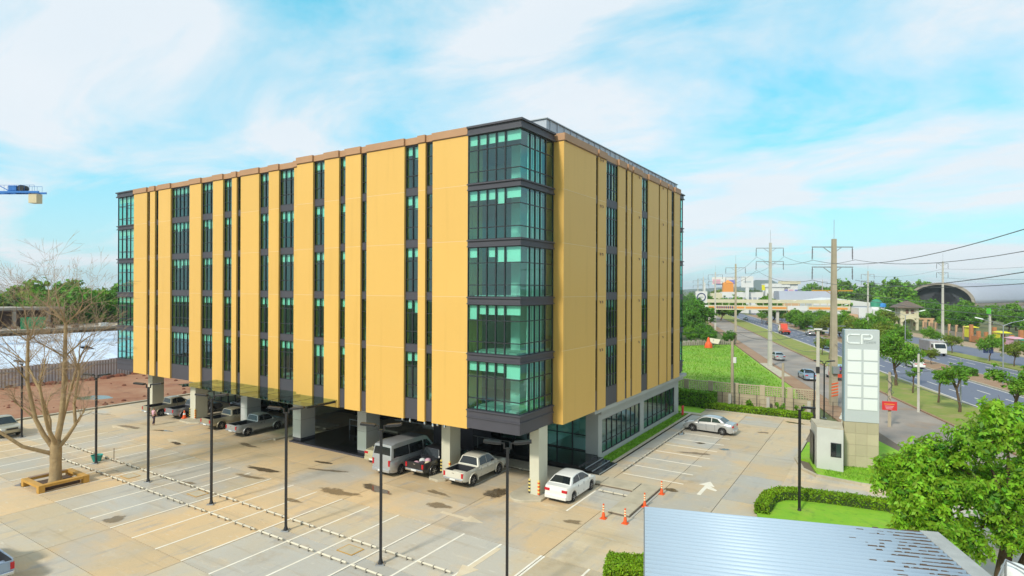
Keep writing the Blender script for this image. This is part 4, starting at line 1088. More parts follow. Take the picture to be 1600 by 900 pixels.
# traffic on the roads
tz = -0.04
def on_road(t, s): return RD(t, s, tz)
vehicle('sedan', 'car', 'blue silver saloon parked at the end of the green field', 'car', 'pblue', on_road(94.5, 20.9), RA + R(2), 'cars on the frontage road')
vehicle('sedan', 'car', 'silver beige saloon parked beside the tall concrete power pole', 'car', 'psilver', on_road(119.5, 21.3), RA + R(5), 'cars on the frontage road')
vehicle('sedan', 'car', 'pale blue saloon driving behind the tall yellow power pole', 'car', 'pblue', on_road(146.5, 36.0), RA + math.pi, 'cars on the main road')
vehicle('sedan', 'car', 'white saloon driving past the roadside trees on the main road', 'car', 'pwhite', on_road(114.0, 42.0), RA, 'cars on the main road')
vehicle('sedan', 'car', 'dark car far away under the footbridge', 'car', 'pblack', on_road(240, 39.6), RA, 'cars on the main road')
vehicle('sedan', 'car', 'silver car far away left of the dark car near the footbridge', 'car', 'psilver', on_road(275, 36), RA, 'cars on the main road')
vehicle('double_cab', 'pickup_truck', 'silver pickup driving behind the red tow truck', 'pickup', 'psilver', on_road(187, 42.2), RA, 'cars on the main road')
vehicle('double_cab', 'pickup_truck', 'white pickup on the far frontage road near the street market', 'pickup', 'pwhite', on_road(167.5, 68.0), RA + math.pi)
vehicle('sedan', 'car', 'dark car behind the white pickup near the gate tower', 'car', 'pblack', on_road(186, 66.5), RA + math.pi)
# red truck
def truck(loc, rz, label, cabm, boxm, blen, bh, name='truck', flat=False):
    root = empty(name, loc, rz, label, 'truck')
    ty, rm = wheel_meshes(0.45, 0.28)
    for x in (2.3, -1.2, -2.4):
        for sd in (1, -1):
            w = inst('wheel', ty, root, (x, sd * .95, .45)); inst('rim', rm, w)
            if sd < 0: w.rotation_euler = (0, 0, math.pi)
    MB().box(-3.6, 3.2, -.5, .5, .55, .85).build('chassis', M['blackplastic'], root)
    c = MB().loft([[(1.6, y * 1.1, z) for y, z in ((-1, .6), (1, .6), (1, 2.6), (-1, 2.6))], [(2.9, y * 1.1, z) for y, z in ((-1, .6), (1, .6), (1, 2.55), (-1, 2.55))], [(3.4, y * 1.08, z) for y, z in ((-1, .6), (1, .6), (1, 1.55), (-1, 1.55))]])
    bevel(c.build('cab', M[cabm], root), .06)
    MB().box(1.9, 2.7, -1.115, 1.115, 1.65, 2.35).build('side_window', M['carglass'], root)
    m = MB(); m.quad((3.39, -.95, 1.62), (3.39, .95, 1.62), (2.95, .92, 2.45), (2.95, -.92, 2.45)); m.build('windscreen', M['carglass'], root)
    if flat:
        bevel(MB().box(-3.7, 1.45, -1.15, 1.15, .95, 1.15).build('load_bed', M[boxm], root), .03)
        w = MB().loft([[(x, y * .9, z) for y, z in ((-1, 1.15), (1, 1.15), (1, zt), (-1, zt))] for x, zt in ((-3.2, 1.5), (-.6, 1.9), (.3, 3.1), (1.2, 3.1))]); w.build('ramp', M[boxm], root)
    else:
        bevel(MB().box(-3.7, 1.45, -1.2, 1.2, .95, .95 + bh).build('cargo_box', M[boxm], root), .04)
    for sd in (1, -1): MB().box(-3.73, -3.6, sd * .9 - .12, sd * .9 + .12, .7, .9).build('tail_light', M['lampred'], root)
    return root
truck(on_road(189.5, 35.6), RA + math.pi * 0, 'orange red flatbed tow truck with raised ramp on the main road', 'pwhite', 'pred', 5, 1, flat=True)
truck(on_road(137.5, 54.0), RA + math.pi, 'grey box truck with white cab on the far carriageway', 'pwhite', 'corrug', 5, 2.0)
# shared taxi with people on the back
st = empty('shared_taxi', on_road(95.8, 25.0), RA, 'red shared taxi pickup with passengers in purple standing at the back', 'taxi')
ty, rm = wheel_meshes(0.36, 0.23)
for x in (1.4, -1.3):
    for sd in (1, -1):
        w = inst('wheel', ty, st, (x, sd * .72, .36)); inst('rim', rm, w)
MB().box(-2.3, .3, -.85, .85, .5, 1.0).build('rear_body', M['pred'], st)
MB().loft([[(.3, y * .85, z) for y, z in ((-1, .45), (1, .45), (1, 1.75), (-1, 1.75))], [(1.2, y * .85, z) for y, z in ((-1, .45), (1, .45), (1, 1.7), (-1, 1.7))], [(1.7, y * .85, z) for y, z in ((-1, .45), (1, .45), (1, 1.08), (-1, 1.08))], [(2.5, y * .8, z) for y, z in ((-1, .45), (1, .45), (1, .9), (-1, .9))]]).build('cab', M['pwhite'], st)
MB().box(-2.4, .4, -.92, .92, 2.05, 2.15).build('canopy_roof', M['pgrey'], st)
for x in (-2.2, -.9, .3):
    for sd in (1, -1): MB().box(x - .03, x + .03, sd * .85 - .03, sd * .85 + .03, 1.0, 2.05).build('roof_post', M['steel'], st)

# ================================================================== PEOPLE
def person(loc, rz, label, top, legs, walk=0.12, group=None):
    """one skinned figure about 1.65 m tall; clothing and hair are its children"""
    root = empty('person', loc, rz, label, 'person', group)
    def skinned(name, verts, edges, rad, m):
        me = bpy.data.meshes.new(name); me.from_pydata(verts, edges, []); me.materials.append(m)
        o = inst(name, me, root)
        md = o.modifiers.new('skin', 'SKIN')
        for v, r_ in zip(me.skin_vertices[0].data, rad): v.radius = (r_, r_ * .9)
        me.skin_vertices[0].data[0].use_root = True
        sb = o.modifiers.new('sub', 'SUBSURF'); sb.levels = 1; sb.render_levels = 2
        return o
    w = walk
    V = [(0, 0, .92), (0, 0, 1.10), (0, 0, 1.32), (0, 0, 1.42), (.01, 0, 1.50), (.03, 0, 1.57), (.01, 0, 1.64),
         (0, .09, .86), (w, .09, .48), (w * .8, .09, .08), (w * .8 + .12, .09, .04), (0, -.09, .86), (-w * .4, -.09, .48), (-w * 1.4, -.09, .09), (-w * 1.4 + .12, -.09, .04),
         (0, .18, 1.36), (-.06, .23, 1.10), (.04, .24, .88), (.07, .24, .80), (0, -.18, 1.36), (.05, -.23, 1.10), (.16, -.23, .90), (.20, -.22, .83)]
    E = [(0, 1), (1, 2), (2, 3), (3, 4), (4, 5), (5, 6), (0, 7), (7, 8), (8, 9), (9, 10), (0, 11), (11, 12), (12, 13), (13, 14), (2, 15), (15, 16), (16, 17), (17, 18), (2, 19), (19, 20), (20, 21), (21, 22)]
    rd = [.13, .12, .14, .06, .055, .095, .07, .085, .06, .045, .035, .085, .06, .045, .035, .055, .045, .035, .025, .055, .045, .035, .025]
    skinned('body', V, E, rd, M['skin'])
    skinned('shirt', [V[0], V[1], V[2], (0, .16, 1.37), (-.04, .215, 1.2), (0, -.16, 1.37), (.03, -.215, 1.2)], [(0, 1), (1, 2), (2, 3), (3, 4), (2, 5), (5, 6)], [.155, .145, .165, .075, .065, .075, .065], M[top])
    skinned('trousers', [(0, 0, .93), (0, .09, .84), V[8], (w * .8, .09, .14), (0, -.09, .84), V[12], (-w * 1.4, -.09, .15)], [(0, 1), (1, 2), (2, 3), (0, 4), (4, 5), (5, 6)], [.15, .105, .08, .07, .105, .08, .07], M[legs])
    skinned('hair', [(-.02, 0, 1.66), (-.05, 0, 1.59)], [(0, 1)], [.092, .09], M['hair'])
    return root
person((-58.35, 28.6, 0), R(100), 'person in a pink shirt and dark trousers walking near the leftmost lamp posts', 'pinkcloth', 'darkcloth')
for k, (dt, ds) in enumerate(((-2.0, -.45), (-2.15, .1), (-1.9, .55))):
    p = RD(95.8 + dt, 25.0 + ds, 0.55)
    person(p, RA, ['person in purple standing at the back of the shared taxi, left', 'person in purple standing at the back of the shared taxi, middle', 'person in purple standing at the back of the shared taxi, right'][k], 'purplecloth', 'darkcloth', 0.03, 'passengers on the shared taxi')
q = random.Random(9)
for k in range(7):
    t = 160 - 5.2 * k
    person(RD(t, 71.2 + q.uniform(0, 2.5), 0.12), q.uniform(0, 6.28), 'person at the street market, %s from the orange pillars' % ORD[k], q.choice(['pinkcloth', 'purplecloth', 'pinkcloth', 'plant_w']), 'darkcloth', .08, 'people at the street market')
# ================================================================== CAR PARK FURNITURE
def lamp_post(x, y, h, rz, label, heads=2, lean=0.0, group='lamp posts in the car park'):
    root = empty('lamp_post', (x, y, 0), rz, label, 'lamp post', group)
    bevel(MB().box(-.21, .21, -.21, .21, 0, .035).build('base_plate', M['steel'], root), .01)
    b = MB()
    for sx in (-.15, .15):
        for sy in (-.15, .15): b.lathe([(.018, .03), (.018, .09)], 6, c=(sx, sy, 0))
    b.build('anchor_bolts', M['steel'], root)
    b = MB().lathe([(.13, .035), (.12, .06), (.075, .24), (.062, .30)], 12).build('collar', M['blackmetal'], root, smooth=40)
    MB().box(-.056, .056, -.056, .056, .05, h).build('pole', M['blackmetal'], root)
    for k in range(heads):
        sd = 1 if k == 0 else -1
        a = MB(); a.bar((0, 0, h - .03), (.16 * sd, 0, h - .03), .05, .05); a.box(.14 * sd - .03, .14 * sd + .03, -.03, .03, h - .03, h + .20); a.bar((.14 * sd, 0, h + .17), (.32 * sd, 0, h + .20), .05, .05)
        a.build('bracket', M['blackmetal'], root)
        hd = bevel(MB().box(-.36, .36, -.14, .14, -.055, .055).build('lamp_head', M['blackmetal'], root, (.62 * sd, 0, h + .23)), .015)
        hd.rotation_euler = (0, R(-6) * sd, 0)
        MB().box(-.28, .28, -.11, .11, -.062, -.052).build('diffuser', M['lampclear'], hd)
    return root
names = ['lamp post nearest the camera, cut off by the bottom edge', 'second nearest lamp post, in front of the silver van', 'third nearest lamp post, in front of the dark entrance', 'fourth nearest lamp post, left of the silver extra cab pickup', 'lamp post left of the person in pink', 'lamp post with the teal bucket at its foot', 'leftmost lamp post behind the bare tree']
for k, x in enumerate((-12.95, -20.06, -27.1, -34.15, -41.6, -49.15, -63.1)):
    lamp_post(x, 20.05, 6.35 if k else 6.55, R(30 if k < 6 else 10), 'tall black ' + names[k])
lamp_post(-4.2, 38.1, 6.0, R(-35), 'black lamp post standing in the hedge ring behind the metal roof', 1)
lamp_post(-6.0, 66.4, 4.7, R(200), 'shorter black lamp post left of the pale pole behind the guard booth', 1)
lamp_post(-5.2, 67.5, 5.6, R(20), 'black two headed lamp post right of the pale pole behind the guard booth', 2)

# small inspection hatches between the wheel stops
for (x, y) in ((-22.4, 20.3), (-36.6, 20.6), (-43.9, 20.0)):
    hh = empty('drain_hatch', (x, y, 0.006), 0, {-22.4: 'pale square drain hatch between the two nearest lamp posts', -36.6: 'drain hatch near the fourth lamp post', -43.9: 'mossy drain hatch near the lamp post left of the person'}[x], 'hatch')
    MB().box(-.55, .55, -.42, .42, 0, .012).build('frame', M['ochre'], hh); MB().box(-.48, .48, -.36, .36, .004, .018).build('cover', M['kerb'], hh)

# traffic cones
def cone(x, y, label, tall=True, z=0):
    root = empty('traffic_cone', (x, y, z), 0, label, 'traffic cone', 'orange traffic cones')
    if tall:
        bevel(MB().box(-.17, .17, -.17, .17, 0, .04).build('base', M['orange'], root), .01)
        MB().lathe([(.11, .04), (.085, .28), (.055, .34), (.05, .80), (.045, .84)], 12).build('post', M['orange'], root, smooth=40)
        for k in range(3): MB().lathe([(.056, .40 + k * .14), (.056, .47 + k * .14)], 12).build('reflective_band', M['conewhite'], root, smooth=40)
    else:
        bevel(MB().box(-.22, .22, -.22, .22, 0, .05).build('base', M['orange'], root), .01)
        MB().lathe([(.18, .05), (.04, .78), (.02, .80)], 14).build('post', M['orange'], root, smooth=40)
        MB().lathe([(.124, .36), (.088, .54)], 14).build('reflective_band', M['plant_w'], root, smooth=40)
cone(-13.45, 30.9, 'orange striped bollard cone left of the footpath end'); cone(-12.15, 30.9, 'orange striped bollard cone at the near right corner of the footpath')
cone(-12.1, 33.9, 'orange striped bollard cone midway along the right side of the footpath'); cone(-11.95, 36.6, 'orange striped bollard cone at the far right corner of the footpath')
cone(-58.4, 31.5, 'red and white cone at the foot of a column beside the grey pickup', False, 0.12)

# planter with the bare tree
PX, PY = -46.2, 16.5
pl = empty('planter', (PX, PY, 0), 0, 'ochre concrete planter bench round the foot of the bare tree', 'planter')
for (x0, x1, y0, y1) in ((-1.4, -1.05, -1.4, -1.05), (1.05, 1.4, -1.4, -1.05), (-1.4, -1.05, 1.05, 1.4), (1.05, 1.4, 1.05, 1.4)): bevel(MB().box(x0, x1, y0, y1, 0, .50).build('leg', M['ochre'], pl), .02)
for (x0, x1, y0, y1) in ((-1.05, 1.05, -1.4, -1.05), (-1.05, 1.05, 1.05, 1.4), (-1.4, -1.05, -1.05, 1.05), (1.05, 1.4, -1.05, 1.05)): MB().box(x0, x1, y0 + .01, y1 - .01, .33, .49).build('bench', M['ochre'], pl)
MB().box(-1.0, 1.0, -1.0, 1.0, 0, .2).build('soil_bed', M['soil'], pl)
MB().box(-1.39, -1.06, -1.04, 1.04, .492, .51).build('bench_top', M['return'], pl)

def bare_tree():
    q = random.Random(12)
    rt = Vector((math.cos(YAW), math.sin(YAW), 0)); fw = Vector((-math.sin(YAW), math.cos(YAW), 0))
    root = empty('bare_tree', (PX, PY, 0), 0, 'tall leafless tree with several pale stems rising from the planter', 'tree')
    tr = MB(); tw = MB(); ntw = [0]
    def grow(p, d, ln, r, lvl):
        pts = [p.copy()]; rad = [r]; n = 4 if lvl < 3 else 3
        for k in range(n):
            d = (d + Vector((q.gauss(0, .13), q.gauss(0, .13), q.gauss(0, .08) + (.05 if lvl < 4 else -.01)))).normalized()
            p = p + d * ln / n; pts.append(p.copy()); rad.append(max(.006, r * (1 - .45 * (k + 1) / n)))
        (tr if r > .035 else tw).tube(pts, rad, 7 if r > .06 else (5 if r > .02 else 3), caps=False)
        ntw[0] += 1
        if lvl >= 6 or ntw[0] > 14000: return
        kids = 2 if lvl < 2 else 3
        for j in range(kids):
            f = q.uniform(.45, 1.0) if j else 1.0
            i = min(n, max(1, int(round(f * n)))); b = pts[i]
            ax = Vector((q.gauss(0, 1), q.gauss(0, 1), q.gauss(0, .6))).normalized()
            nd = (d + ax * q.uniform(.35, .75)).normalized()
            grow(b, nd, ln * q.uniform(.60, .80), rad[i] * q.uniform(.55, .75), lvl + 1)
    def P(a, h, dep=0): return rt * a + fw * dep + Vector((0, 0, h))
    tr.tube([P(0, -.1), P(-.02, .4), P(0, 1.3), P(.0, 2.3), P(.02, 2.9)], [.50, .36, .32, .34, .27], 14, caps=False)
    stems = [([(-.1, 2.3, 0), (-.55, 3.3, -.3), (-.95, 4.4, -.5), (-1.25, 6.9, -.8), (-1.12, 9.5, -.9)], .165),
             ([(.0, 2.5, 0), (.20, 4.2, .2), (.28, 6.0, .3), (.2, 8.4, .5), (.24, 10.6, .5)], .20),
             ([(.1, 2.3, 0), (.6, 3.0, .1), (1.14, 3.9, .2), (.9, 5.2, .4), (.85, 7.4, .9)], .14),
             ([(-.15, 2.1, .1), (-.7, 2.9, .4), (-1.1, 4.0, .9), (-2.4, 6.0, 1.6), (-3.5, 7.7, 1.9)], .12),
             ([(.1, 2.6, -.1), (.15, 3.8, -.8), (.35, 5.0, -1.4), (.5, 7.0, -2.0)], .14),
             ([(-.1, 2.2, .1), (-.42, 3.4, .9), (-.5, 5.0, 1.6), (-.2, 7.4, 2.1)], .15),
             ([(-.2, 2.1, -.2), (-1.2, 2.8, -1.2), (-2.4, 4.2, -2.0), (-3.6, 5.2, -2.4)], .13)]
    for pts, r in stems:
        V_ = [P(*p) for p in pts]; n = len(V_)
        rad = [r * (1 - .5 * k / (n - 1)) for k in range(n)]
        tr.tube(V_, rad, 9, caps=False)
        for k in range(2, n):
            for j in range(2 if k < n - 1 else 5):
                d = (V_[k] - V_[k - 1]).normalized()
                ax = Vector((q.gauss(0, 1), q.gauss(0, 1), q.uniform(-.1, .5))).normalized()
                nd = (d * (1.0 if j == 0 else .6) + ax * q.uniform(.35, .95)).normalized()
                grow(V_[k].copy(), nd, q.uniform(1.2, 2.1) * (1.1 if k == n - 1 else .9), rad[k] * (.8 if j == 0 and k == n - 1 else .5), 2)
    tr.build('trunk', M['bark'], root, smooth=60)
    stuff(tw.build('twigs', M['twig'], root))
    print('bare tree segs', ntw[0], len(tw.f))
bare_tree()

# bucket with a broom beside the lamp post
bk = empty('bucket', (-49.75, 20.35, 0), 0, 'teal plastic tub at the foot of a lamp post', 'bucket')
MB().lathe([(.24, 0), (.37, .42), (.40, .45), (.40, .48), (.36, .47), (.23, .04)], 18).build('tub', M['teal'], bk, smooth=40)
MB().lathe([(.33, .36), (.02, .38)], 14).build('water', M['puddle'], bk)
bs = empty('sapling', (-48.6, 21.0, 0), 0, 'thin stake and weeds right of the teal tub', 'stake')
MB().tube([(0, 0, 0), (.02, 0, 1.0)], .025, 5).build('stick', M['trunk'], bs)

# ================================================================== FOLIAGE HELPERS
def leaf_mesh(name, centres, radii, n, size, m, seed, droop=0.3, squash=0.8, clump=None, shell=0.55, cluster=1):
    """n small bent leaves spread through the ellipsoids"""
    q = np.random.RandomState(seed)
    C_ = np.array(centres, float); Rr_ = np.array(radii, float)
    nl = n; n = n // cluster
    w = Rr_ ** 2; idx = q.choice(len(C_), n, p=w / w.sum())
    d = q.normal(size=(n, 3)); d /= np.linalg.norm(d, axis=1)[:, None]
    rr = (shell + (1 - shell) * q.uniform(0, 1, n)) * (0.85 + .3 * q.uniform(0, 1, n))
    p = C_[idx] + d * (Rr_[idx] * rr)[:, None] * np.array([1, 1, squash])
    nrm = d * .7 + q.normal(size=(n, 3)) * .6 + np.array([0, 0, .35]); nrm /= np.linalg.norm(nrm, axis=1)[:, None]
    if cluster > 1:          # sprays of leaflets radiating from a common stalk
        p = np.repeat(p, cluster, 0); nrm = np.repeat(nrm, cluster, 0); n = len(p)
        ang = np.tile(np.arange(cluster) * 2 * np.pi / cluster, n // cluster) + np.repeat(q.uniform(0, 6.28, n // cluster), cluster)
        e1 = np.cross(nrm, [0.3, 0.1, 1.0]); e1 /= np.linalg.norm(e1, axis=1)[:, None]; e2 = np.cross(nrm, e1)
        rad_ = e1 * np.cos(ang)[:, None] + e2 * np.sin(ang)[:, None]
        p = p + rad_ * size * 1.05; rad_[:, 2] -= droop; nrm = nrm + q.normal(size=(n, 3)) * .25
        nrm /= np.linalg.norm(nrm, axis=1)[:, None]; sd2 = np.cross(nrm, rad_)
    else: rad_ = None; sd2 = q.normal(size=(n, 3))
    a = np.cross(nrm, sd2) * (-1 if cluster > 1 else 1); a /= np.linalg.norm(a, axis=1)[:, None]
    a[:, 2] -= droop * (1 if cluster == 1 else .3); a /= np.linalg.norm(a, axis=1)[:, None]
    b = np.cross(nrm, a); b /= np.linalg.norm(b, axis=1)[:, None]
    s = size * q.uniform(.6, 1.35, n)[:, None]
    v = np.empty((n, 4, 3))
    v[:, 0] = p - a * s; v[:, 1] = p + b * s * .48 + nrm * s * .12; v[:, 2] = p + a * s; v[:, 3] = p - b * s * .48 + nrm * s * .12
    me = bpy.data.meshes.new(name)
    me.vertices.add(4 * n); me.vertices.foreach_set('co', v.reshape(-1))
    me.loops.add(4 * n); me.loops.foreach_set('vertex_index', np.arange(4 * n, dtype=np.int32))
    me.polygons.add(n); me.polygons.foreach_set('loop_start', np.arange(0, 4 * n, 4, dtype=np.int32)); me.polygons.foreach_set('loop_total', np.full(n, 4, dtype=np.int32))
    me.materials.append(m); me.update(); me.validate()
    return me
TREES = {}
def tree_proto(key, h, cr, nclump, nleaf, size, m, seed, trunk_h=0.35, tr=0.16, squash=0.75, shell=.5):
    q = random.Random(seed); cl = []; rad = []
    th = h * trunk_h
    tw = MB(); pts = [(0, 0, -.2)]; x = y = 0
    for k in range(1, 5): x += q.gauss(0, .05 * h * .3); y += q.gauss(0, .05 * h * .3); pts.append((x, y, th * k / 4))
    tw.tube(pts, [tr * 1.25, tr, tr * .9, tr * .85, tr * .75], 8, caps=False)
    zc = (h + th) / 2; hz = (h - th) / 2
    for k in range(nclump):
        while True:
            a, b, c = q.uniform(-1, 1), q.uniform(-1, 1), q.uniform(-1, 1)
            l = a * a + b * b + c * c
            if .12 < l < 1: break
        r = cr * q.uniform(.26, .46)
        c_ = (x + a * (cr - r * .7), y + b * (cr - r * .7), zc + c * (hz - r * .5)); cl.append(c_); rad.append(r)
        for j in range(3):
            o = Vector((q.gauss(0, 1), q.gauss(0, 1), q.gauss(0, .8))).normalized() * r * 1.15
            cl.append((c_[0] + o.x, c_[1] + o.y, c_[2] + o.z)); rad.append(r * q.uniform(.22, .42))
        if k < 9:
            mid = ((x + c_[0]) / 2 + q.gauss(0, .1), (y + c_[1]) / 2 + q.gauss(0, .1), (th + c_[2]) / 2 + .1 * h * q.random())
            tw.tube([(x, y, th * q.uniform(.8, 1)), mid, c_], [tr * .5, tr * .3, tr * .08], 5, caps=False)
    TREES[key] = (tw.mesh('trunk', M['trunk'], 60), leaf_mesh('crown', cl, rad, nleaf, size, M[m], seed, squash=squash, shell=shell))
def tree(key, loc, label, sc_=1.0, rz=0.0, group=None, name='tree', cat='tree', sz=None):
    root = empty(name, loc, rz, label, cat, group)
    root.scale = (sc_, sc_, sz or sc_)
    inst('trunk', TREES[key][0], root); inst('crown', TREES[key][1], root)
    return root
tree_proto('road', 6.2, 3.2, 15, 5600, .15, 'leafmid', 131, .36, .15, .75, .25)
tree_proto('fork', 4.6, 1.5, 6, 1300, .14, 'leafmid', 133, .62, .12, .7, .2)
tree_proto('road2', 5.4, 2.7, 13, 4200, .16, 'leafolive', 132, .38, .12, .75, .25)
tree_proto('road3', 5.4, 2.2, 8, 2200, .15, 'leafmid', 134, .5, .13, .7, .2)
tree_proto('dense', 8.0, 4.0, 24, 7000, .30, 'leafmid', 34, .18, .25, .8)
tree_proto('dense2', 9.0, 4.2, 22, 6500, .30, 'leafdark', 35, .2, .25, .8)
tree_proto('dense3', 7.5, 4.0, 20, 5500, .32, 'leafolive', 36, .2, .25, .75)
tree_proto('far', 10, 6.0, 26, 5200, .55, 'leaffar', 37, .12, .3, .75)
tree_proto('far2', 9, 6.5, 24, 5000, .55, 'leafolive', 38, .12, .3, .7)
tree_proto('far3', 11, 6.0, 26, 5400, .55, 'leafmid', 39, .12, .3, .8)
tree_proto('bright', 7.5, 4.2, 26, 9000, .26, 'leafdark', 40, .12, .25, .8)

# the big tree beside the metal roof
def big_tree():
    q = random.Random(8); base = Vector((4.15, 32.0, 0))
    root = empty('broadleaf_tree', base, 0, 'big bright green tree overhanging the right edge of the metal roof', 'tree')
    tw = MB()
    tw.tube([(0, 0, -.3), (.05, 0, 1.0), (.25, .1, 2.4), (.35, .2, 4.2)], [.32, .26, .22, .15], 10, caps=False)
    tw.tube([(.22, -.1, -.3), (.5, -.1, 1.0), (.95, -.15, 2.4), (1.6, -.2, 4.0)], [.24, .2, .16, .1], 9, caps=False)
    cl, rad = [], []
    rt = Vector((math.cos(YAW), math.sin(YAW), 0)); fw = Vector((-math.sin(YAW), math.cos(YAW), 0))
    # boughs: lateral offset, height, depth offset, radius
    B_ = [(-1.0, 6.6, 0, 1.3), (.6, 7.2, .4, 1.4), (2.0, 7.0, -.2, 1.4), (3.4, 6.9, .6, 1.5), (-2.2, 5.9, .8, 1.1), (-3.2, 5.6, .4, .95), (-4.1, 5.3, .9, .75), (-2.6, 4.7, -.3, 1.1), (-3.8, 4.3, .3, .9), (-3.0, 3.5, -.6, .95), (-1.4, 4.6, -1.2, 1.25), (.4, 5.2, -1.6, 1.4), (2.2, 5.2, -1.5, 1.4), (3.8, 5.0, -1.0, 1.5), (-2.1, 3.0, -1.0, .85), (-.8, 3.3, -1.6, .9), (1.2, 3.6, -2.0, 1.1), (2.8, 3.4, -1.6, 1.2), (4.3, 3.2, -1.0, 1.3), (-3.6, 3.0, .0, .7), (-4.5, 4.7, .5, .55), (5.0, 6.4, .2, 1.5), (1.0, 4.2, 1.5, 1.6), (3.0, 4.4, 1.8, 1.7), (-1.4, 5.2, 1.6, 1.4), (5.0, 4.2, .8, 1.4), (-4.2, 3.5, -.1, .55), (-2.9, 2.5, -.8, .6)]
    for a, h, dd, r in B_:
        p = rt * a + fw * dd + Vector((0, 0, h))
        cl.append(tuple(p)); rad.append(r)
        for j in range(3):
            o = Vector((q.gauss(0, 1), q.gauss(0, 1), q.gauss(0, .7))).normalized() * r * .95
            cl.append(tuple(p + o)); rad.append(r * q.uniform(.28, .42))
        s = Vector((.3, .15, q.uniform(2.6, 4.0))); mid = (s + p) / 2 + Vector((0, 0, q.uniform(.1, .6)))
        tw.tube([s, mid, p], [.09, .055, .015], 6, caps=False)
        for j in range(3):
            o = Vector((q.gauss(0, 1), q.gauss(0, 1), q.gauss(0, .7))).normalized() * r
            tw.tube([mid.lerp(p, .6), p + o * .5, p + o], [.03, .018, .008], 4, caps=False)
    tw.build('trunk', M['trunk'], root, smooth=60)
    inst('crown', leaf_mesh('crown', cl, rad, 42000, .11, M['leafbig'], 77, droop=.6, squash=.75, shell=.45, cluster=6), root)
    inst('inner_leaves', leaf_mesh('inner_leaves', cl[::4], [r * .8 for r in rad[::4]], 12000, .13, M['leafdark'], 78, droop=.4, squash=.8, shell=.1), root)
big_tree()

def hedge(name, label, poly, h, n, size, seed, cat='hedge', m='hedge', dens=None, group=None):
    """clipped hedge on a polygon footprint"""
    xs_ = [p[0] for p in poly]; ys_ = [p[1] for p in poly]
    cx, cy = sum(xs_) / len(xs_), sum(ys_) / len(ys_)
    root = empty(name, (cx, cy, 0), 0, label, cat, group)
    P_ = [(x - cx, y - cy) for x, y in poly]
    inner = [(x * .97, y * .97) for x, y in P_]
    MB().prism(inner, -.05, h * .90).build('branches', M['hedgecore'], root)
    q = np.random.RandomState(seed)
    # sample points over the top and the sides
    from mathutils.geometry import tessellate_polygon
    tris = [[P_[i] for i in t] for t in tessellate_polygon([[Vector((x, y, 0)) for x, y in P_]])]
    ar = [abs((b[0] - a[0]) * (c[1] - a[1]) - (c[0] - a[0]) * (b[1] - a[1])) / 2 for a, b, c in tris]
    segs = [(P_[i], P_[(i + 1) % len(P_)]) for i in range(len(P_))]
    sl = [math.hypot(b[0] - a[0], b[1] - a[1]) * h for a, b in segs]
    tot = sum(ar) + sum(sl); pts = []
    for t, a_ in zip(tris, ar):
        k = int(n * a_ / tot); u = q.uniform(0, 1, (k, 2)); fl = u.sum(1) > 1; u[fl] = 1 - u[fl]
        t = np.array(t); xy = t[0] + u[:, :1] * (t[1] - t[0]) + u[:, 1:] * (t[2] - t[0])
        pts.append(np.column_stack([xy, h + q.normal(0, .035, k)]))
    for (a, b), s_ in zip(segs, sl):
        k = int(n * s_ / tot); u = q.uniform(0, 1, (k, 1)); a = np.array(a); b = np.array(b)
        xy = a + u * (b - a) + q.normal(0, .035, (k, 2)); pts.append(np.column_stack([xy, q.uniform(0, h, k)]))
    p = np.concatenate(pts)
    me = leaf_mesh('foliage', p, np.full(len(p), size * .5), len(p), size, M[m], seed)
    inst('foliage', me, root)
    return root

# ================================================================== RIGHT HAND SIDE: BOOTH, SIGN, LAWNS, HEDGES
lawn1 = MB(); lawn1.prism([(-5.5, 55.6), (-5.6, 50.0), (-4.85, 49.6), (-3.95, 46.25), (-1.3, 45.85), (1.0, 45.9), (4.2, 46.6), RD(50, 19.0)[:2], RD(62, 17.5)[:2], (-2.5, 57.5)], -.2, .10)
structure(lawn1.build('lawn', M['grass']))
lk_ = MB(); pts_ = [(-5.7, 56), (-5.75, 49.9), (-5.0, 47.2), (-4.0, 46.05), (-1.3, 45.65), (1.0, 45.7), (4.2, 46.35)]
for a, b in zip(pts_, pts_[1:]): lk_.bar((*a, .03), (*b, .03), .22, .22)
structure(lk_.build('kerb', M['kerb']))
blades('lawn_grass', 6000, lambda q, n: np.stack([q.uniform(-3.6, 3.8, n), q.uniform(46.3, 50.5, n), np.full(n, .09)], 1), .05, .13, M['blade'], 16)
# hedge ring around an island lawn
isl2 = MB(); isl2.prism([(-6.3, 36.6), (-6.35, 38.8), (-5.6, 40.2), (-4.4, 40.9), (-1, 41.4), (2.6, 41.9), (3.2, 41.2), (3.0, 30), (-5.5, 33.5)], -.1, .09)
structure(isl2.build('lawn', M['grass']))
ring_o = [(-6.35, 36.4), (-6.3, 38.9), (-5.7, 40.1), (-4.7, 40.75), (-2.8, 41.1), (-.7, 41.4), (2.4, 41.8), (2.5, 41.1), (-.6, 40.6), (-2.7, 40.3), (-4.3, 39.95), (-5.15, 39.5), (-5.6, 38.7), (-5.65, 36.4)]
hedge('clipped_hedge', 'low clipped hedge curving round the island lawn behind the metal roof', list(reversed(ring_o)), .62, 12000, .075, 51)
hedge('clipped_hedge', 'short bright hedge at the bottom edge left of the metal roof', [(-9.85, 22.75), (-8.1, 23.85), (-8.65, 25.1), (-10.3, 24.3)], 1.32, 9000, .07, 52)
hedge('boundary_hedge', 'long low hedge along the far kerb of the right hand car park', [(-16.4, 65.1), (-6.2, 65.1), (-6.2, 66.1), (-16.4, 66.3)], .65, 9000, .11, 53)
hedge('boundary_hedge', 'tall dark hedge in the far corner behind the office block', [(-22.5, 65.4), (-15.8, 65.4), (-15.6, 66.6), (-22.5, 66.8)], 1.75, 9000, .13, 54, m='leafmid')
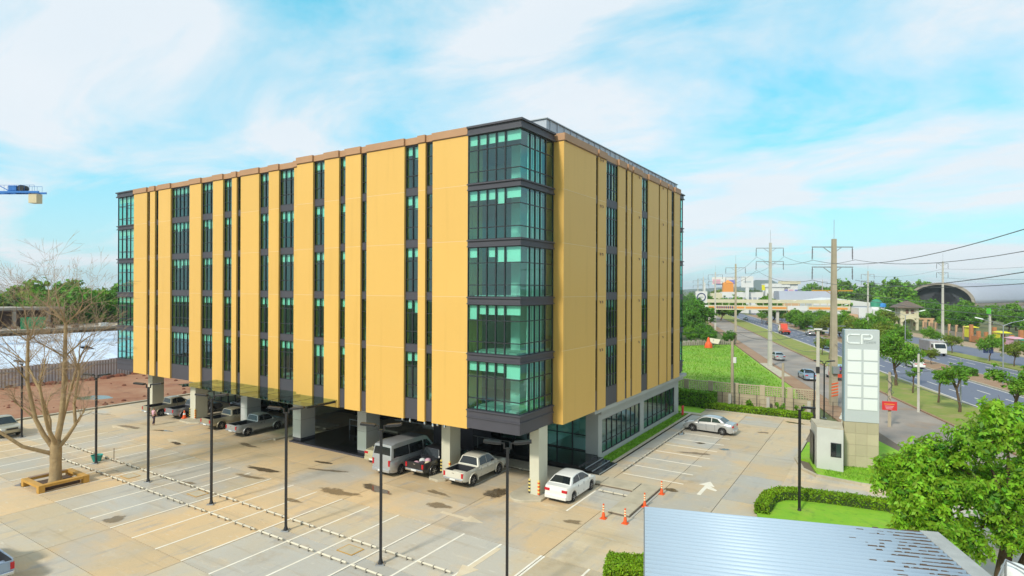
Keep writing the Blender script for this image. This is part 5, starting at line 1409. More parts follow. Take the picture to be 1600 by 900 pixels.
tree_proto('shrub', 1.2, .6, 8, 700, .09, 'leafmid', 61, .1, .04, .9)
for k, (x, y) in enumerate(((-9.2, 67.3), (-7.4, 67.0), (-12.5, 67.2))): tree('shrub', (x, y, 0.1), 'small shrub before the block wall, %s' % ('in front of the thin wooden pole', 'nearest the guard booth', 'left of the thin wooden pole')[k], 1.0, k, 'shrubs by the block wall', 'shrub', 'shrub')

# guard booth
bo = empty('guard_booth', (-3.3, 49.2, 0.1), 0, 'small grey wedge shaped guard booth with a dark window beside the sign', 'guard booth')
bm_ = MB(); bm_.prism([(-1.5, 1.35), (-.85, -1.35), (.85, -1.45), (.6, 1.1)], 0, 3.0)
bevel(bm_.build('walls', M['boothwall'], bo), .02)
bm_ = MB(); bm_.prism([(-1.5, 1.35), (-.85, -1.35), (.85, -1.45), (.6, 1.1)], 3.0, 3.06); bm_.build('roof', M['kerb'], bo)
MB().box(.05, .72, -1.462, -1.40, 1.0, 2.0).build('window_frame', M['frame'], bo)
MB().box(.10, .38, -1.475, -1.462, 1.06, 1.94).build('pane', M['carglass'], bo); MB().box(.41, .67, -1.475, -1.462, 1.06, 1.94).build('pane', M['carglass2'], bo)
m = MB(); m.quad((-1.50, 1.0, 0.05), (-1.12, -.6, .05), (-1.12, -.6, 2.3), (-1.50, 1.0, 2.3)); m.quad((-1.53, 1.0, 2.3), (-1.15, -.6, 2.3), (-1.15, -.6, .05), (-1.53, 1.0, .05)); m.build('door', M['frame'], bo)

# sign pylon
sg = empty('sign_pylon', (-1.42, 49.75, 0.05), math.atan2(0.5, 2.2), 'tall grey sign pylon with CP lettering above ten blank white panels', 'sign')
SW = 2.26
bevel(MB().box(-SW / 2, SW / 2, 0, .75, 3.35, 10.1).build('cabinet', M['signbody'], sg), .015)
MB().box(-SW / 2 - .01, -SW / 2 + .06, -.005, .755, 3.36, 10.09).build('side_strip', M['signside'], sg)
MB().box(-SW / 2 + .02, SW / 2 - .02, .04, .71, 0, 3.34).build('base', M['sandstone'], sg)
for i in range(3):
    for j in range(4):
        w_ = (SW - .06) / 3
        MB().box(-SW / 2 + .03 + i * w_ + .008, -SW / 2 + .03 + (i + 1) * w_ - .008, .015, .045, .06 + j * .82, .06 + (j + 1) * .82 - .014).build('stone_tile', M['sandstone'], sg)
for i in range(2):
    for j in range(5):
        x0 = -.91 + i * 1.03; z0 = 4.25 + j * .905
        bevel(MB().box(x0, x0 + .89, -.035, 0, z0, z0 + .79).build('blank_panel', M['signface'], sg), .01)
def raised(name, strokes, w, d, m):
    b = MB()
    for pts in strokes:
        for k in range(len(pts) - 1):
            a, c = Vector((pts[k][0], -d / 2, pts[k][1])), Vector((pts[k + 1][0], -d / 2, pts[k + 1][1]))
            e = (c - a).normalized() * w * .5
            b.bar(a - e, c + e, w, d)
    # bars stand upright: width in the plane of the sign
    return b
def letters(strokes, w, d, m, name):
    b = MB()
    for pts in strokes:
        for k in range(len(pts) - 1):
            ax, az = pts[k]; cx, cz = pts[k + 1]
            L_ = math.hypot(cx - ax, cz - az)
            if L_ < 1e-4: continue
            ux, uz = (cx - ax) / L_, (cz - az) / L_; nx, nz = -uz * w / 2, ux * w / 2
            ex, ez = ux * w * .5, uz * w * .5; dy = -d - .0015 * (k % 2)
            q_ = [(ax - ex + nx, az - ez + nz), (cx + ex + nx, cz + ez + nz), (cx + ex - nx, cz + ez - nz), (ax - ex - nx, az - ez - nz)]
            i = len(b.v); b.v += [(x, dy, z) for x, z in q_] + [(x, .01, z) for x, z in q_]
            b.f += [(i, i + 1, i + 2, i + 3), (i + 7, i + 6, i + 5, i + 4)] + [(i + j, i + 4 + j, i + 4 + (j + 1) % 4, i + (j + 1) % 4) for j in range(4)]; b.m += [0] * 6
    return b.build(name, M[m], sg, fix=True)
arc = lambda cx, cz, r, a0, a1, n=6: [(cx + r * math.cos(R(a0 + (a1 - a0) * k / n)), cz + r * math.sin(R(a0 + (a1 - a0) * k / n))) for k in range(n + 1)]
letters([[(-.18, 9.74), (-.72, 9.74)] + arc(-.74, 9.56, .18, 90, 180) + [(-.92, 9.34)] + arc(-.74, 9.30, .18, 180, 270) + [(-.18, 9.12)]], .085, .05, 'signletter', 'letter_c')
letters([[(.0, 9.10), (.0, 9.74), (.50, 9.74)] + arc(.50, 9.585, .155, 90, -90) + [(.16, 9.43)]], .085, .05, 'signletter', 'letter_p')
# the small word under the logo and the small line above it
def word(txt, x0, z0, hgt, m, name):
    G_ = {'T': [[(0, 1), (1, 1)], [(.5, 1), (.5, 0)]], 'O': [[(0, 0), (0, 1), (1, 1), (1, 0), (0, 0)]], 'W': [[(0, 1), (.25, 0), (.5, .7), (.75, 0), (1, 1)]], 'E': [[(1, 1), (0, 1), (0, 0), (1, 0)], [(0, .5), (.8, .5)]], 'R': [[(0, 0), (0, 1), (1, 1), (1, .5), (0, .5)], [(.4, .5), (1, 0)]]}
    S_ = []
    for k, ch in enumerate(txt):
        for s_ in G_[ch]: S_.append([(x0 + k * hgt * 1.25 + px * hgt * .8, z0 + pz * hgt) for px, pz in s_])
    letters(S_, .022, .015, m, name)
word('TOWER', .12, 9.13, .13, 'signgrey', 'small_word')

# boundary wall of pierced concrete blocks with piers
wl = empty('block_wall', (-14, 68.4, 0), 0, 'buff boundary wall with rows of pierced blocks between square piers', 'wall')
MB().box(-14, 8.0, 0, .14, 0, 1.45).build('lower_wall', M['blockwall'], wl)
MB().box(-14, 8.0, -.02, .16, 1.45, 1.55).build('ledge', M['blockwall'], wl)
MB().box(-14, 8.0, -.02, .16, 2.52, 2.62).build('coping', M['blockwall'], wl)
vert_bar = MB().box(-.03, .03, .0, .13, 0, .97).mesh('block_upright', M['blockwall'])
hor_bar = MB().box(-1.05, 1.05, .015, .115, -.028, .028).mesh('block_course', M['blockwall'])
for k in range(8):
    x = -14 + 2.75 * k
    bevel(MB().box(x, x + .55, -.06, .2, 0, 2.68).build('pier', M['blockwall'], wl), .02)
    for j in range(8): inst('block_upright', vert_bar, wl, (x + .80 + .25 * j, 0, 1.55))
    for j in range(1, 5): inst('block_course', hor_bar, wl, (x + 1.65, 0, 1.55 + .194 * j))
# wire fence in front of the wall
fc = empty('wire_fence', (-17, 67.4, 0), 0, 'thin dark wire fence on posts in front of the buff block wall', 'fence')
for k in range(9): MB().box(1.8 * k - .03, 1.8 * k + .03, -.03, .03, 0, 1.75).build('fence_post', M['blackmetal'], fc)
m = MB()
for z in (.3, .8, 1.3, 1.72): m.box(0, 14.4, -.008, .008, z - .008, z + .008)
m.build('fence_wires', M['blackmetal'], fc)
for k in range(3): MB().box(2.6 + 3.9 * k - .1, 2.8 + 3.9 * k, -.25, -.05, 0, 1.6).build('concrete_post', M['whitepole'], fc)
# spirit house
sh_ = empty('spirit_house', (-2.75, 56.0, .1), 0, 'white spirit house with tiered spire behind the guard booth', 'shrine')
MB().lathe([(.35, 0), (.3, .15), (.14, .3), (.14, 1.5), (.42, 1.65), (.42, 1.72)], 8).build('pedestal', M['wwhite'], sh_)
MB().box(-.25, .25, -.25, .25, 1.72, 2.25).build('chapel', M['wwhite'], sh_)
MB().lathe([(.48, 2.25), (.30, 2.6), (.34, 2.6), (.16, 3.0), (.18, 3.0), (.04, 3.5), (.01, 3.9)], 8).build('roof', M['wwhite'], sh_)
# fire hydrant
fh = empty('fire_hydrant', (-17.55, 60.4, .1), 0, 'red fire hydrant on the lawn strip at the end of the shop wall', 'hydrant')
for dx_ in (-.16, .16):
    MB().lathe([(.11, 0), (.09, .05), (.075, .1), (.075, .8), (.11, .83), (.08, .95), (.03, 1.0)], 10, c=(0, dx_, 0)).build('standpipe', M['red'], fh, smooth=40)
MB().tube([(0, -.16, .5), (0, .16, .5)], .05, 8).build('cross_pipe', M['red'], fh)
# fire extinguisher cabinet at the entrance
fx = empty('fire_extinguisher', (-40.4, 38.3, 0.15), 0, 'red fire extinguisher on the landing beside the entrance column', 'extinguisher')
MB().lathe([(.12, 0), (.12, .5), (.05, .58), (.05, .64)], 10).build('cylinder', M['red'], fx, smooth=40); MB().box(-.03, .14, -.02, .02, .64, .7).build('handle', M['blackplastic'], fx)

# ================================================================== METAL ROOFED SHED
SA = YAW - R(12.7)
shd = empty('shed', (-7.86, 22.03, 0), SA, 'shed with a pale blue corrugated metal roof at the bottom of the view', 'shed')
RL, RW, ZH, ZL = 9.5, 10.5, 4.5, 4.40
n = 37; m = MB(); pitch = RW / n
prof = []
for k in range(n):
    y = -pitch * k
    prof += [(y - pitch * j / 10, -.0 + .062 * (1 - math.cos(2 * math.pi * j / 10))) for j in range(10)]
rows = [[(0, y, ZH + dz) for y, dz in prof], [(RL * .5, y, (ZH + ZL) / 2 + dz) for y, dz in prof], [(RL, y, ZL + dz) for y, dz in prof]]
m.loft(rows, close=False)
roof = m.build('metal_roof', M['roofmetal'], shd, smooth=60)
sd_ = roof.modifiers.new('solid', 'SOLIDIFY'); sd_.thickness = 0.02
m = MB()
for k in range(n * 2): m.box(.02, .06, -pitch * k / 2 - .05, -pitch * k / 2 - .01, ZH + .04, ZH + .075)
stuff(m.build('screw_caps', M['steel'], shd))
q = random.Random(2); m = MB()
for k in range(n):
    y = -pitch * k
    for j in range(12):
        ln = q.uniform(.05, .28); x = RL - .15 - abs(q.gauss(0, .85))
        if x < 4.2: continue
        m.box(x - ln / 2, x + ln / 2, y - pitch * .26 + q.uniform(-.01, .01), y + pitch * .24, ZH + (ZL - ZH) * x / RL + .003, ZH + (ZL - ZH) * x / RL + q.uniform(.055, .095))
    if q.random() < .75:
        ln = q.uniform(.2, .9); x = RL - ln / 2 - .02
        m.box(x - ln / 2, x + ln / 2, y - pitch * .16, y + pitch * .18, ZH + (ZL - ZH) * x / RL + .003, ZH + (ZL - ZH) * x / RL + .085)
for k in range(10):
    x = q.uniform(1, 6.5); y = -pitch * q.randint(1, n - 8); m.box(x, x + q.uniform(.1, .3), y - .03, y + .03, ZH + (ZL - ZH) * x / RL + .003, ZH + (ZL - ZH) * x / RL + .04)
stuff(m.build('leaf_litter', M['rust'], shd))
bevel(MB().box(RL + .02, RL + .62, -RW - .2, .12, ZL - .25, ZL + .10).build('gutter', M['gutter'], shd), .02)
MB().box(.1, RL - .1, -RW + .1, -.12, 0, ZL - .15).build('walls', M['wcream'], shd)
MB().box(-.04, .0, -RW, .05, ZH - .18, ZH + .03).build('barge_board', M['steel'], shd)
MB().box(-.05, RL, .02, .07, ZH - .2, ZL - .02).build('fascia', M['steel'], shd)
# tank and rail at the right bottom corner
def cam_pt(lat, dep, z): 
    return (-math.sin(YAW) * dep + math.cos(YAW) * lat, math.cos(YAW) * dep + math.sin(YAW) * lat, z)
p = cam_pt(15.65, 18.2, 0)
tk = empty('water_tank', p, 0, 'white upright water tank at the bottom right corner under the big tree', 'tank')
MB().lathe([(.32, 3.0), (.34, 3.2), (.34, 4.35), (.26, 4.5), (.08, 4.56)], 16).build('tank_shell', M['plant_w'], tk, smooth=40)
MB().box(-.4, .4, -.4, .4, 0, 3.0).build('tank_stand', M['gutter'], tk)
rl_ = empty('handrail', cam_pt(14.2, 17.6, 0), 0, 'grey metal handrail leaning up towards the white tank', 'handrail')
a_ = Vector(cam_pt(14.0, 17.2, 3.9)); b_ = Vector(cam_pt(15.2, 18.0, 4.75)); o_ = rl_.location; c_ = Vector(cam_pt(16.3, 16.6, 4.2))
m = MB(); m.tube([a_ - o_, b_ - o_, c_ - o_], .035, 6); m.build('rail', M['steel'], rl_)
m = MB(); 
for pp in (a_, b_, c_): m.tube([(pp.x - o_.x, pp.y - o_.y, 0), tuple(pp - o_)], .03, 6)
m.build('rail_posts', M['steel'], rl_)
# ================================================================== POLES AND WIRES
def tall_pole(t, s, h, label, m='concpole', r=.24, arms=((-.9, 4.6), (-3.2, 4.6)), low_arm=True, mast=2.2, base=None, rzoff=0, band=False):
    p = RD(t, s, 0)
    root = empty('power_pole', p, RA - math.pi / 2 + rzoff, label, 'power pole', 'power poles along the road')
    MB().loft([[(x * r * k, y * r * k * .8, z) for x, y in ((-1, -1), (1, -1), (1, 1), (-1, 1))] for z, k in ((-.2, 1.25), (h, .72))]).build('pole', M[m], root)
    if mast: MB().tube([(0, 0, h), (0, 0, h + mast)], .03, 5).build('lightning_rod', M['steel'], root)
    for dz, w in arms:
        a = MB().box(-w / 2, w / 2, r, r + .12, h + dz - .06, h + dz + .06)
        for sd in (1, -1): a.bar((sd * .2, r + .06, h + dz - .65), (sd * 1.0, r + .06, h + dz - .05), .07, .07)
        arm = a.build('crossarm', M['steel'], root)
        for sd in (1, -1):
            b = MB().tube([(sd * (w / 2 - .06), r + .06, h + dz - .06), (sd * (w / 2 - .02), r + .06, h + dz - 1.45)], .04, 6)
            for k in range(7): b.lathe([(.09, -.03), (.09, .03)], 8, c=(sd * (w / 2 - .05), r + .06, h + dz - .3 - k * .16))
            b.build('insulator_string', M['insul'], arm)
    if low_arm:
        z = h - 5.9
        a = MB().box(-2.3, 2.3, r, r + .1, z - .07, z + .07); a.bar((-.1, r, z - .5), (.8, r, z), .06, .06); a.bar((.1, r, z - .5), (-.8, r, z), .06, .06)
        la = a.build('crossarm', M['ochre'] if band else M['steel'], root)
        for x in (-2.2, -1.2, 1.2, 2.2): MB().lathe([(.05, z + .07), (.08, z + .15), (.05, z + .32)], 8, c=(x, r + .05, 0)).build('pin_insulator', M['insul'], la)
    if band:
        b = MB()
        for k in range(5): b.bar((-r * 1.22, -r * 1.03, 1.0 + k * .34), (r * 1.22, -r * 1.03, 1.16 + k * .34), .05, .12); b.bar((r * 1.25, -r, 1.16 + k * .34), (r * 1.25, r, 1.3 + k * .34), .05, .12)
        b.build('hazard_bands', M['orange'], root)
        for zz2 in (8.2, 8.9, 6.4): MB().box(-.2, 1.5, r, r + .07, zz2, zz2 + .08).build('bracket_arm', M['steel'], root)
        bx = MB().box(-.35, .35, -r - .35, -r, 3.6, 4.4); bx.build('service_box', M['steel'], root)
    return root
tall_pole(73.9, 19.1, 18.9, 'tall yellowish power pole with hazard bands standing just left of the sign pylon', 'concpole', .30, band=True, rzoff=R(12))
tall_pole(108.8, 18.2, 21.2, 'tall pale power pole at the edge of the green field with two crossarms', 'whitepole', .26, low_arm=False, rzoff=R(8))
tall_pole(152, 17.6, 19.4, 'tall power pole third along the frontage road, near the dark leafed trees', 'concpole', .24, low_arm=False)
tall_pole(205, 17.4, 19.0, 'far power pole behind the footbridge end, fourth along the road', 'whitepole', .22, low_arm=False)
tall_pole(262, 17.4, 18.6, 'far power pole left of the round sign, fifth along the road', 'whitepole', .22, low_arm=False)
tall_pole(300, 17.4, 18.6, 'farthest power pole beside the tower edge, sixth along the road', 'whitepole', .22, low_arm=False)
tall_pole(182.1, 73.7, 21.0, 'tall pale power pole in front of the arched hall', 'whitepole', .24, arms=((-.5, 2.8), (-3.0, 2.8)), low_arm=False)
tall_pole(199, 60.8, 19.0, 'slim power pole right of the yellow pole, far beyond the sign', 'whitepole', .20, arms=((-1, 3.6), (-3, 3.6)), low_arm=False)
tall_pole(330, 80, 18.5, 'very far power pole above the grey warehouse roofs', 'whitepole', .2, low_arm=False)
tall_pole(28, 19.3, 18.9, 'power pole out of view at the right that carries the near wires', 'concpole', .3, band=True)
def wires(name, label, runs, r=.022):
    """sagging conductors; runs = list of (start, end, sag)"""
    p0 = Vector(runs[0][0]); m = MB()
    for a, b, sag in runs:
        a, b = Vector(a), Vector(b); pts = []
        for k in range(17):
            t = k / 16; p = a.lerp(b, t); p.z -= sag * 4 * t * (1 - t); pts.append(p - p0)
        m.tube(pts, r, 4, caps=False)
    o = m.build(name, M['wire'], None, tuple(p0)); tag(o, label, 'power line', 'power lines along the road'); return o
def hang(t, s, z, d): return RD(t, s + d, z)
W_ = [(73.9, 19.1, 16.4), (28, 19.3, 16.4)]
wires('power_line', 'upper pair of wires from the yellow pole rising to the right edge', [(hang(73.9, 19.1, 16.5, -2.2), hang(28, 19.3, 16.6, -2.2), 1.3), (hang(73.9, 19.1, 16.5, 2.2), hang(28, 19.3, 16.6, 2.2), 1.3)], .024)
wires('power_line', 'middle pair of wires from the lower crossarm of the yellow pole to the right edge', [(hang(73.9, 19.1, 14.2, -2.2), hang(28, 19.3, 14.4, -2.2), 1.0), (hang(73.9, 19.1, 14.2, 2.2), hang(28, 19.3, 14.4, 2.2), 1.0)], .024)
wires('power_line', 'wires between the yellow pole and the pale pole at the field', [(hang(73.9, 19.1, 16.5, -2.2), hang(108.8, 18.2, 18.8, -2.2), .9), (hang(73.9, 19.1, 16.5, 2.2), hang(108.8, 18.2, 18.8, 2.2), .9), (hang(73.9, 19.1, 14.2, -2.2), hang(108.8, 18.2, 16.5, -2.2), .9)], .024)
wires('power_line', 'wires between the pale pole at the field and the next pole beyond', [(hang(108.8, 18.2, 18.8, -2.2), hang(152, 17.6, 17.0, -2.2), .9), (hang(108.8, 18.2, 18.8, 2.2), hang(152, 17.6, 17.0, 2.2), .9), (hang(108.8, 18.2, 16.5, -2.2), hang(152, 17.6, 14.8, -2.2), .9)], .024)
wires('power_line', 'far wires running across in front of the arched hall', [(RD(182, 73.7, 19.0), RD(110, 76, 19.8), 1.2), (RD(182, 73.7, 16.6), RD(110, 76, 17.0), 1.2), (RD(182, 73.7, 19.0), RD(199, 60.8, 17.5), 1.0)], .026)
wires('power_line', 'low bundle of cables crossing over the road right of the sign', [(RD(73.9, 19.6, 12.9), RD(60, 62, 11.2), 1.3), (RD(73.9, 19.6, 12.3), RD(60, 62, 10.6), 1.4), (RD(125, 51, 8.0), RD(90, 53, 8.0), .3)], .026)
wires('power_line', 'drooping cables across the green field to the yellow pole', [((-38, 84, 7.2), RD(73.9, 18.9, 8.8), .8), ((-19, 91, 7.0), RD(66, 15.2, 8.9), 1.2), (RD(108.8, 18.2, 6.4), RD(66, 15.2, 8.6), 1.0), (RD(108.8, 18.2, 6.0), RD(73.9, 19.0, 6.4), 1.6)], .024)
wires('power_line', 'cables along the verge poles to the right of the sign', [(RD(66.0, 21.8, 4.7), RD(74.5, 31.9, 5.2), .4), (RD(66.0, 21.8, 4.6), RD(30, 24.0, 5.5), .6), (RD(73.9, 19.1, 7.0), RD(66.0, 21.8, 4.7), .3)], .025)
def slim_pole(x, y, h, r, label, m='concpole', extra=None):
    root = empty('utility_pole', (x, y, 0), 0, label, 'pole', 'small poles')
    MB().loft([[(a * r * k, b * r * k, z) for a, b in ((-1, -1), (1, -1), (1, 1), (-1, 1))] for z, k in ((-.2, 1.1), (h, .85))]).build('pole', M[m], root)
    if extra == 'cap':
        MB().box(-.9, .9, -.06, .06, h - .15, h - .03).build('crossarm', M['whitepole'], root); MB().box(-.35, .35, -.3, .3, h - .02, h + .1).build('cap', M['wwhite'], root)
        MB().box(-.16, .16, -.25, -.12, 4.9, 5.5).build('service_box', M['blackmetal'], root)
    if extra == 'box':
        MB().box(.1, .4, -.15, .15, 5.0, 5.6).build('meter_box', M['plant_w'], root)
    if extra == 'cables':
        b = MB(); qq = random.Random(3)
        for k in range(14): b.tube([(qq.uniform(-.3, .3), qq.uniform(-.3, .3), 2.4 + .18 * k), (qq.uniform(-.35, .35), qq.uniform(-.35, .35), 2.9 + .18 * k), (0, 0, 3.3 + .15 * k)], .025, 4)
        b.build('cable_tangle', M['wire'], root)
    return root
slim_pole(-14.2, 67.7, 7.4, .14, 'concrete pole with a meter box before the block wall, left of the silver saloon roof', 'concpole', 'box')
slim_pole(-9.1, 67.9, 5.3, .12, 'thin plain concrete pole before the block wall near its middle', 'concpole')
slim_pole(-5.55, 64.95, 9.15, .15, 'pale pole with a white cap rising behind the guard booth', 'whitepole', 'cap')
pf = slim_pole(.4, 67.0, 5.2, .13, 'short pole wrapped in cables carrying a red flag sign right of the pylon', 'concpole', 'cables')
fl = empty('red_sign', (.4, 66.7, 2.0), math.atan2(.5, 2.2), 'bright red banner sign hung on the cable wrapped pole', 'sign')
MB().box(-.62, .62, -.03, .03, -.42, .42).build('banner', M['red'], fl); MB().box(-.45, .40, -.036, -.031, .12, .2).build('stripe', M['adorange'], fl)
for k in range(3): MB().box(-.40 + .05 * k, .35 - .07 * k, -.036, -.031, -.05 - .13 * k, .0 - .13 * k).build('printed_line', M['pinkcloth'], fl)
slim_pole(*RD(72, 26.9)[:2], 6.2, .11, 'grey pole in the frontage road verge right of the sign', 'whitepole')
# street lights
def street_light(t, s, h, label, arms=(1,), ln=2.6):
    root = empty('street_light', RD(t, s, 0), RA - math.pi / 2, label, 'street light', 'street lights along the road')
    MB().tube([(0, 0, -.1), (0, 0, h)], [.10, .065], 8).build('pole', M['steel'], root)
    for a in arms:
        MB().tube([(0, 0, h - .1), (a * ln * .3, 0, h + .35), (a * ln * .8, 0, h + .75)], .04, 6).build('arm', M['steel'], root)
        b = MB().loft([[(a * ln * .75 + a * k, y * wd, z + k * .25) for y, z in ((-1, h + .70), (1, h + .70), (.7, h + .84), (-.7, h + .84))] for k, wd in ((0, .08), (.25, .17), (.8, .17), (1.0, .08))])
        b.build('lamp_head', M['plant_w'], root)
    return root
street_light(129.8, 46.2, 8.3, 'double armed street light on the median in front of the arched hall', (1, -1), 3.2)
street_light(178, 46.2, 8.3, 'single armed street light beside the yellow power pole', (1,), 3.2)
street_light(96, 46.2, 8.3, 'street light on the median at the right edge with one visible head', (-1, 1), 3.2)
street_light(104, 58.5, 7.5, 'street light behind the roadside trees right of the sign', (-1,), 3.0)
street_light(74.5, 31.9, 5.6, 'plain grey lamp column on the grass verge among the roadside trees', (), 1)
street_light(240, 46, 8.3, 'far street light under the footbridge', (1, -1), 3)
# blue traffic sign on the strip
bs_ = empty('road_sign', RD(126.4, 58.5, 0), RA - math.pi / 2, 'dark blue road sign seen from behind near the market', 'road sign')
MB().tube([(0, 0, 0), (0, 0, 3.2)], .05, 6).build('post', M['steel'], bs_); MB().box(-.8, .8, -.04, -.0, 1.6, 3.3).build('sign_plate', M['navy'], bs_)

# ================================================================== ROADSIDE TREES
for k, (t, s, key, sc_, lb) in enumerate(((90.6, 31.2, 'road', 1.18, 'leafy tree on the verge just right of the sign pylon'), (84.6, 31.0, 'fork', .72, 'thin bare looking young tree on the verge, right of the leafy one'), (78.1, 31.2, 'fork', .85, 'forked young tree with a small crown in the middle of the verge'), (72.6, 31.0, 'road3', 1.0, 'tree on the verge leaning beside the grey lamp column'), (65.5, 32.6, 'road3', 1.15, 'verge tree at the right edge above the big tree'), (129.5, 31.4, 'road2', .7, 'small verge tree behind the pale pole, farther along'), (122, 30.8, 'road3', .72, 'sparse verge tree beside the yellow pole'))):
    tree(key, RD(t, s, .05), lb, sc_, k * 1.3, 'trees on the road verge', 'roadside_tree')
mlab = ['left of the tow truck far down the median', 'second down the far median', 'third down the far median', 'behind the yellow pole on the median', 'on the median above the sign, left', 'on the median above the sign, right', 'on the median right of the sign', 'left of the box truck', 'between the box truck and the double lamp', 'near the pale blue car']
for k, (t, s, key, sc_) in enumerate(((246, 38.2, 'road', .75), (238, 45.8, 'road2', .8), (226, 46, 'road', .85), (168, 46.3, 'road', 1.25), (158, 46, 'road2', 1.25), (149, 46.3, 'road', 1.3), (140, 45.8, 'road2', 1.2), (133, 46.4, 'road', 1.0), (118, 46.0, 'road2', .55), (183, 46.2, 'road2', 1.2))):
    tree(key, RD(t, s, .05), 'leafy median tree %s' % mlab[k], sc_, k * 2.1, 'trees on the median', 'median_tree')
slab_l = ['leftmost', 'second', 'third', 'fourth', 'fifth from the left', 'rightmost']
for k, (t, s, sc_) in enumerate(((150, 58.6, .8), (141, 58.8, .75), (127, 58.9, .8), (119, 58.9, .82), (111, 58.8, .9), (104, 58.8, .9))):
    tree('road2' if k % 2 else 'road', RD(t, s, .05), 'small tree on the grass strip before the market, %s' % slab_l[k], sc_, k * 1.7, 'trees on the strip before the market', 'roadside_tree')
hedge('clipped_hedge', 'dark clipped hedge on the median between the roadside trees', [RD(108, 45.0)[:2], RD(103.5, 45.0)[:2], RD(103.5, 46.6)[:2], RD(108, 46.6)[:2]][::-1], 1.1, 2500, .14, 58, m='leafdark')
hedge('clipped_hedge', 'farther clipped hedge on the median by the footbridge', [RD(212, 44.6)[:2], RD(190, 44.6)[:2], RD(190, 46.6)[:2], RD(212, 46.6)[:2]][::-1], 1.0, 3500, .2, 59, m='leafmid')
# bright trees behind the right end of the office block
for k, (x, y, sc_, key) in enumerate(((-47.0, 150, 1.12, 'bright'), (-44.5, 160, .9, 'dense2'), (-38.5, 150, .62, 'bright'), (-35.0, 143, .5, 'bright'), (-47, 178, 1.1, 'dense2'), (-51, 170, 1.3, 'bright'), (-41, 146, .5, 'dense'), (-55, 200, 1.2, 'dense2'), (-31.8, 148, .42, 'bright'))):
    tree(key, (x, y, 0), 'green tree behind the field, %s' % ['against the office tower edge', 'second from the office tower', 'round crowned one in the middle', 'low one nearest the road', 'tall one far behind', 'tall one hidden at the tower edge', 'low one at the field edge', 'farthest one behind the others', 'small bush at the end of the field'][k], sc_, k * 1.1, 'trees behind the green field')
sp = empty('tarpaulin', (-33.6, 135.5, 0), .4, 'bright orange tarpaulin draped over a stand in front of the green trees', 'tarpaulin')
MB().lathe([(.9, 0), (.8, .8), (.4, 1.4), (.28, 2.1), (.06, 2.4)], 9).build('sheet', M['cone_orange'] if 'cone_orange' in M else M['orange'], sp)
rb_ = empty('rubble_wall', (-36.5, 141, 0), math.atan2(10, 9), 'low pale rubble wall along the far edge of the green field', 'wall')
qq = random.Random(6)
for k in range(26):
    MB().box(-8 + .62 * k, -8 + .6 * (k + 1), -.3, .3, 0, qq.uniform(.7, 1.3)).build('stone_block', M['siteconc'], rb_)
um = empty('market_umbrella', RD(141, 11.6, 0), 0, 'small pale slanted sunshade at the far corner of the green field', 'sunshade')
m = MB(); m.quad((-1.2, -1, 1.1), (1.2, -.6, .8), (1.3, 1.2, 1.7), (-1.0, 1.0, 2.0)); m.build('sheet', M['wcream'], um); MB().tube([(0, 0, 0), (0, 0, 1.8)], .05, 6).build('pole', M['steel'], um)

# ================================================================== BUILDINGS BEYOND THE ROAD
def frame_at(t, s, z=0): return RD(t, s, z), RA - math.pi / 2     # local x to the right across the road, local y away
def B_(name, t, s, label, cat='building'):
    p, rz = frame_at(t, s); return empty(name, p, rz, label, cat)
# footbridge
fb = B_('footbridge', 250, 16, 'long covered footbridge with orange advertising boards spanning the road', 'footbridge')
MB().box(0, 54, -1.3, 1.3, 5.4, 5.6).build('deck', M['wcream'], fb)
MB().box(0, 54, -1.5, 1.5, 8.3, 8.55).build('roof', M['hallroof'], fb)
MB().box(0, 54, -1.56, -1.5, 8.0, 9.35).build('roof_fascia', M['wcream'], fb)
for k in range(22): MB().box(2.55 * k, 2.55 * k + .25, -1.4, -1.2, 5.6, 8.3).build('bridge_post', M['wcream'], fb)
for k, (x0, x1, c) in enumerate(((0, 2.2, 'wwhite'), (2.2, 32, 'wcream'), (32, 39, 'wwhite'), (39, 54, 'wcream'))):
    MB().box(x0, x1, -1.62, -1.55, 5.2, 7.0).build('advert_board', M[c], fb)
for (x0, x1) in ((2.6, 16), (16.5, 31.5), (39.5, 53)): MB().box(x0, x1, -1.66, -1.625, 5.75, 6.5).build('advert_stripe', M['adorange'], fb)
for k in range(9): MB().box(5 + .8 * k, 5.5 + .8 * k, -1.69, -1.665, 5.7, 6.6).build('advert_mark', M['navy'], fb)
for x in (3, 28.5, 52): MB().box(x - .5, x + .5, -.6, .6, 0, 5.4).build('pier', M['whitepole'], fb)
for k in range(12): MB().box(-.9 - .55 * k, -.35 - .55 * k, -1.3, 1.3, 5.0 - .44 * k, 5.2 - .44 * k).build('stair_tread', M['wcream'], fb)
# round number sign on a post
rs_ = B_('road_sign', 209.8, 13.3, 'square white sign with a dark ring on a tall white post left of the footbridge', 'road sign')
MB().box(-1.9, 1.9, -.1, .1, 8.6, 12.6).build('sign_plate', M['wwhite'], rs_); MB().box(.9, 1.3, -.05, .25, 0, 15.6).build('post', M['wwhite'], rs_)
m = MB(); nseg = 24
ro = [(1.3 * math.cos(2 * math.pi * k / nseg), -.13, 10.6 + 1.3 * math.sin(2 * math.pi * k / nseg)) for k in range(nseg + 1)]
m.tube(ro, .17, 6); m.build('ring', M['navy'], rs_); MB().box(-.6, .6, -.13, -.1, 10.45, 10.75).build('mark', M['signgrey'], rs_)
